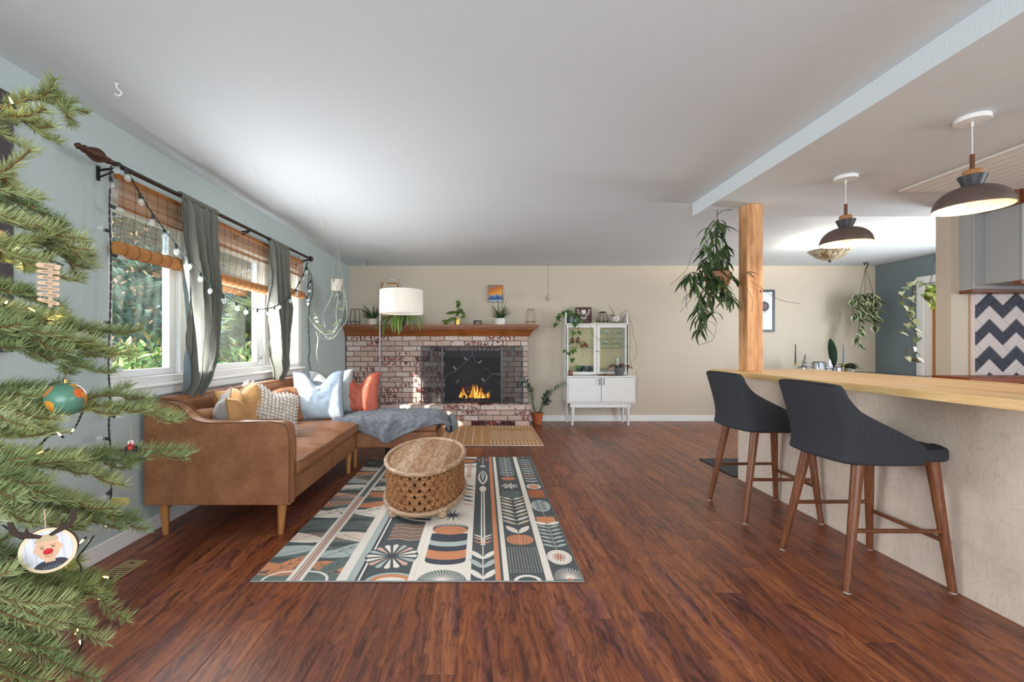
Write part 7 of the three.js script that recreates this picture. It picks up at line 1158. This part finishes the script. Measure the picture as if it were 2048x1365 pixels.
  const ph = thing('photo_ornament', 'wood slice ornament with a printed child portrait, felt antlers and a red nose', 'ornament', A(98, 1100, 1.17)); ph.rotation.y = 0.45; ph.rotation.z = 0.12;
  const R0 = 0.06, slice = poly(Array.from({ length: 40 }, (_, i) => { const a = i / 40 * 2 * PI, q = R0 * (1 + 0.03 * Math.sin(a * 3 + 1)); return [q * Math.cos(a), q * Math.sin(a)]; }));
  part(ph, 'bark', extr(slice, 0.007, 0.001).translate(0, 0, -0.004), mat(0x5a4030, 0.9));
  part(ph, 'photo', uvXY(new THREE.CircleGeometry(0.0595, 40).translate(0, 0, 0.0048), -0.06, -0.06, 0.12, 0.12), mat(0xffffff, 0.6, { map: canvasTex(512, 512, (x, w, h) => {
    x.fillStyle = '#d8c4a0'; x.fillRect(0, 0, w, h); x.save(); x.beginPath(); x.arc(256, 256, 220, 0, 7); x.clip(); x.fillStyle = '#cdcbd0'; x.fillRect(0, 0, w, h); x.fillStyle = '#bdbac2'; for (let i = 0; i < 6; i++) x.fillRect(60 + i * 80, 0, 16, h);
    x.fillStyle = '#2c2d34'; x.beginPath(); x.moveTo(70, 512); x.bezierCurveTo(110, 380, 190, 360, 256, 370); x.bezierCurveTo(340, 350, 420, 360, 470, 512); x.fill(); x.strokeStyle = '#8d8f98'; x.lineWidth = 5; for (let i = 0; i < 7; i++) { x.beginPath(); x.moveTo(190 + i * 24, 430); x.lineTo(200 + i * 24, 465); x.stroke(); }
    x.fillStyle = '#d2a684'; x.fillRect(215, 320, 90, 70); x.beginPath(); x.ellipse(256, 225, 108, 138, 0, 0, 7); x.fill(); x.beginPath(); x.ellipse(366, 232, 17, 30, 0, 0, 7); x.ellipse(146, 236, 15, 28, 0, 0, 7); x.fill(); x.fillStyle = '#b9a07c'; x.beginPath(); x.ellipse(256, 150, 106, 78, 0, PI, 2 * PI); x.fill();
    x.fillStyle = '#4a3428'; for (const s of [-1, 1]) { x.beginPath(); x.ellipse(256 + s * 48, 222, 17, 7, 0, 0, 7); x.fill(); x.fillRect(256 + s * 48 - 24, 198, 48, 6); } x.strokeStyle = '#8c4c40'; x.lineWidth = 7; x.beginPath(); x.arc(256, 290, 36, 0.25, PI - 0.25); x.stroke(); x.restore();
  }) }));
  part(ph, 'red_nose', new THREE.SphereGeometry(0.0085, 18, 12).scale(1.15, 0.9, 0.5).translate(0.0, -0.002, 0.007), mat(0xc01824, 0.7));
  for (const s of [-1, 1]) part(ph, 'antler', extr(poly([[0.006, 0.036], [0.03, 0.05], [0.034, 0.066], [0.04, 0.054], [0.052, 0.062], [0.058, 0.088], [0.068, 0.09], [0.067, 0.06], [0.054, 0.046], [0.036, 0.038], [0.012, 0.03]].map(([x, y]) => [s * x, y + 0.006])), 0.003, 0.0006).translate(0, 0, 0.004), mat(0x3c2c24, 0.95));
  part(ph, 'ribbon', rod([0, 0.055, 0.0], [0.004, 0.11, 0], 0.0012), mat(0xd9b0a8, 0.8));
  const fo = thing('flag_ornament', 'small curved yellow printed glass flag ornament near the sofa', 'ornament', A(236, 1005, 1.62)); fo.rotation.y = 0.6;
  part(fo, 'flag', uvXY(sheet(10, 4, (u, v) => [0.052 * u - 0.02, 0.028 * v - 0.008 - 0.01 * u * u, 0.006 * Math.sin(u * 3)]), -0.02, -0.02, 0.052, 0.04), phys(0xffffff, 0.3, { transmission: 0.2, thickness: 0, map: canvasTex(128, 96, (x, w, h) => { x.fillStyle = '#c9c67e'; x.fillRect(0, 0, w, h); x.fillStyle = '#8f8a4c'; for (let i = 0; i < 6; i++) x.fillRect(8, 12 + i * 13, 60 + (i * 17) % 40, 5); }) })); part(fo, 'pole', rod([-0.021, 0.035, 0], [-0.021, -0.03, 0], 0.0016), M.black);
  const ws = thing('wood_slice_ornament', 'plain round wood slice ornament cut by the left edge', 'ornament', A(-8, 480, 1.3)); part(ws, 'slice', rod([0, 0, -0.004], [0, 0, 0.004], 0.032, 0.032, 28), mat(0xc99a64, 0.7)); part(ws, 'string', rod([0, 0.03, 0], [0, 0.08, 0], 0.001), mat(0xb8a48c, 0.8));
}

// ---------- the garden seen through the long window ----------
{
  const r = rng(121);
  const gr = struct('garden_ground', bx(-16, WL - TH - 0.05, -0.6, -0.4, -18, 4), mat(0x6a6a48, 1, { bumpMap: scaled(T.peel, 0.5), bumpScale: 0.03 }));
  struct('roof_eave', mg([bx(WL - TH - 0.4, WL - TH, 2.42, 2.5, -7.2, 2.3), bx(WL - TH - 0.44, WL - TH - 0.4, 2.32, 2.56, -7.2, 2.3), bx(WL - TH - 0.45, WR + TH + 0.3, 2.66, 2.72, -7.3, 2.6)]), M.white);
  const nh = structG('neighbour_house');
  part(nh, 'wall', bx(-5.0, 2.0, -0.5, 3.6, 5.6, 6.0), M.cream); part(nh, 'gable_roof', uvG(extr(poly([[-5.4, 3.6], [2.4, 3.6], [-1.5, 5.4]]), 4.2, 0.01).translate(0, 0, 5.4), 'x'), mat(0x6a625c, 0.9));
  const cloud = (n, place, g, mats, name, o, size) => { const bins = mats.map(() => []); for (let i = 0; i < n; i++) { const [p, d, s] = place(i); bins[i % mats.length].push(moved(g, p, orient(d, rr(-0.8, 0.8, r)), s * size)); } bins.forEach((b, k) => stuff(part(o, name, mg(b), mats[k]))); };
  // laurel hedge with large pointed leaves
  const lv = leafGeo(0.15, 0.042, 0.5, 0.35, 3), hm = [mat(0x6b9a48, 0.4), mat(0x93b862, 0.4), mat(0x4a7038, 0.4), mat(0xc0cf88, 0.45), mat(0xa89058, 0.5)];
  [[-3.5, -4.0, 0.6, 1.35], [-3.9, -5.2, 0.7, 1.4], [-3.45, -6.4, 0.7, 1.35], [-3.65, -7.7, 0.75, 1.4], [-3.8, -9.2, 0.8, 1.45]].forEach(([x, z, w, h], k) => {
    const o = thing('laurel_bush', ['laurel bush with long pointed leaves low outside the window lite nearest the tree', 'laurel bush with pointed leaves right of the first one outside the window', 'glossy laurel bush outside the left half of the middle window lite', 'glossy laurel bush outside the right half of the middle window lite', 'laurel bush farthest away near the window lite by the fireplace'][k], 'bush', [x, -0.4, z]);
    const stems = []; for (let i = 0; i < 26; i++) { const a = r() * 2 * PI; stems.push(rod([0.1 * Math.cos(a), 0, 0.1 * Math.sin(a)], [w * 0.7 * Math.cos(a) * r(), h * rr(0.8, 1.2, r), w * 0.7 * Math.sin(a) * r()], 0.012, 0.004, 5)); } part(o, 'stems', mg(stems), mat(0x5c4c38, 0.9));
    cloud(2000, () => { const a = r() * 2 * PI, q = Math.sqrt(r()), y = Math.pow(r(), 0.7), p = new V3(w * q * Math.cos(a), (h + 0.35) * y, w * 1.1 * q * Math.sin(a)); p.y *= 1 - 0.25 * q; return [p, new V3(Math.cos(a) * 0.8 + rr(-0.6, 0.6, r), 0.9 + rr(-0.5, 0.4, r), Math.sin(a) * 0.8 + rr(-0.6, 0.6, r)), rr(0.7, 1.2, r)]; }, lv, hm, 'foliage', o, 1);
  });
  // bluish conifers and a loose tree behind
  const sprig = (() => { const g = []; for (let k = 0; k < 9; k++) { const t = k / 8; for (const s of [-1, 1]) g.push(moved(leafGeo(0.075, 0.012, 0.2, 0.2, 2), [0, 0, t * 0.16], orient(new V3(s * 0.8, 0.12, 0.7)))); } return mg(g); })();
  const conifer = (label, x, z, h, w, mats, n, size) => { const o = thing('conifer', label, 'tree', [x, -0.4, z]); part(o, 'trunk', rod([0, 0, 0], [0, h, 0], 0.12, 0.02, 8), mat(0x54483c, 0.9)); cloud(n, () => { const y = Math.pow(r(), 0.85), a = r() * 2 * PI, q = w * (1 - 0.75 * y) * Math.sqrt(rr(0.15, 1, r)); return [new V3(q * Math.cos(a), 0.3 + h * y, q * Math.sin(a)), new V3(Math.cos(a), rr(-0.1, 0.5, r), Math.sin(a)), rr(0.8, 1.4, r)]; }, sprig, mats, 'foliage', o, size); };
  const blue = [mat(0x8ea898, 0.7), mat(0x6f8c7c, 0.7), mat(0xa8bcaa, 0.7)], dark = [mat(0x5f7464, 0.7), mat(0x465c50, 0.7), mat(0x7a8e74, 0.7)], yel = [mat(0xa4b478, 0.7), mat(0x86986a, 0.7), mat(0xbcc492, 0.7)];
  conifer('feathery blue-green conifer outside left of the first window mullion', -4.9, -6.3, 2.5, 1.15, blue, 1500, 1.7); conifer('dark conifer filling the upper part of the middle window lite', -5.4, -9.6, 5.5, 1.9, dark, 1900, 2.2);
  conifer('pale green conifer low in the right half of the middle window lite', -4.3, -8.6, 2.1, 1.0, yel, 1400, 1.7); conifer('conifer seen at the far right through the window lite by the fireplace', -4.3, -11.6, 4.5, 1.7, blue, 1300, 2.2); conifer('tall dark conifer behind the bare tree at the left of the window', -7.6, -8.2, 5.5, 2.1, dark, 1700, 2.4); conifer('tall conifer at the back between the other trees', -8.0, -12.0, 6.0, 2.4, dark, 1500, 2.8);
  // sparse brownish tree with bare twigs
  const o = thing('sparse_tree', 'sparse tree with pale twigs and brown leaves outside the first window lite', 'tree', [-5.2, -0.4, -5.0]);
  const tw = []; const grow = (p, d, l, rad, k) => { const e = p.clone().addScaledVector(d, l); tw.push(rod(p.toArray(), e.toArray(), rad, rad * 0.65, 5, false)); if (k) for (let i = 0; i < 3; i++) grow(e, d.clone().add(new V3(rr(-0.8, 0.8, r), rr(-0.35, 0.5, r), rr(-0.8, 0.8, r))).normalize(), l * rr(0.6, 0.85, r), rad * 0.62, k - 1); };
  for (let i = 0; i < 3; i++) grow(new V3(0, 0.1, 0), new V3(rr(-0.4, 0.4, r), 1, rr(-0.4, 0.4, r)).normalize(), 0.85, 0.035, 5);
  part(o, 'branches', mg(tw), mat(0xb8a894, 0.9));
  cloud(1500, () => { const a = r() * 2 * PI, q = 1.2 * Math.sqrt(r()); return [new V3(q * Math.cos(a), rr(1.1, 3.2, r), q * Math.sin(a)), new V3(rr(-1, 1, r), rr(-1, 0.6, r), rr(-1, 1, r)), rr(0.6, 1.2, r)]; }, leafGeo(0.09, 0.045, 0.4, 0.3, 2), [mat(0x8a6a48, 0.7), mat(0x6f5a48, 0.7), mat(0xa08658, 0.7)], 'foliage', o, 1);
}

renderer.render(scene, camera);
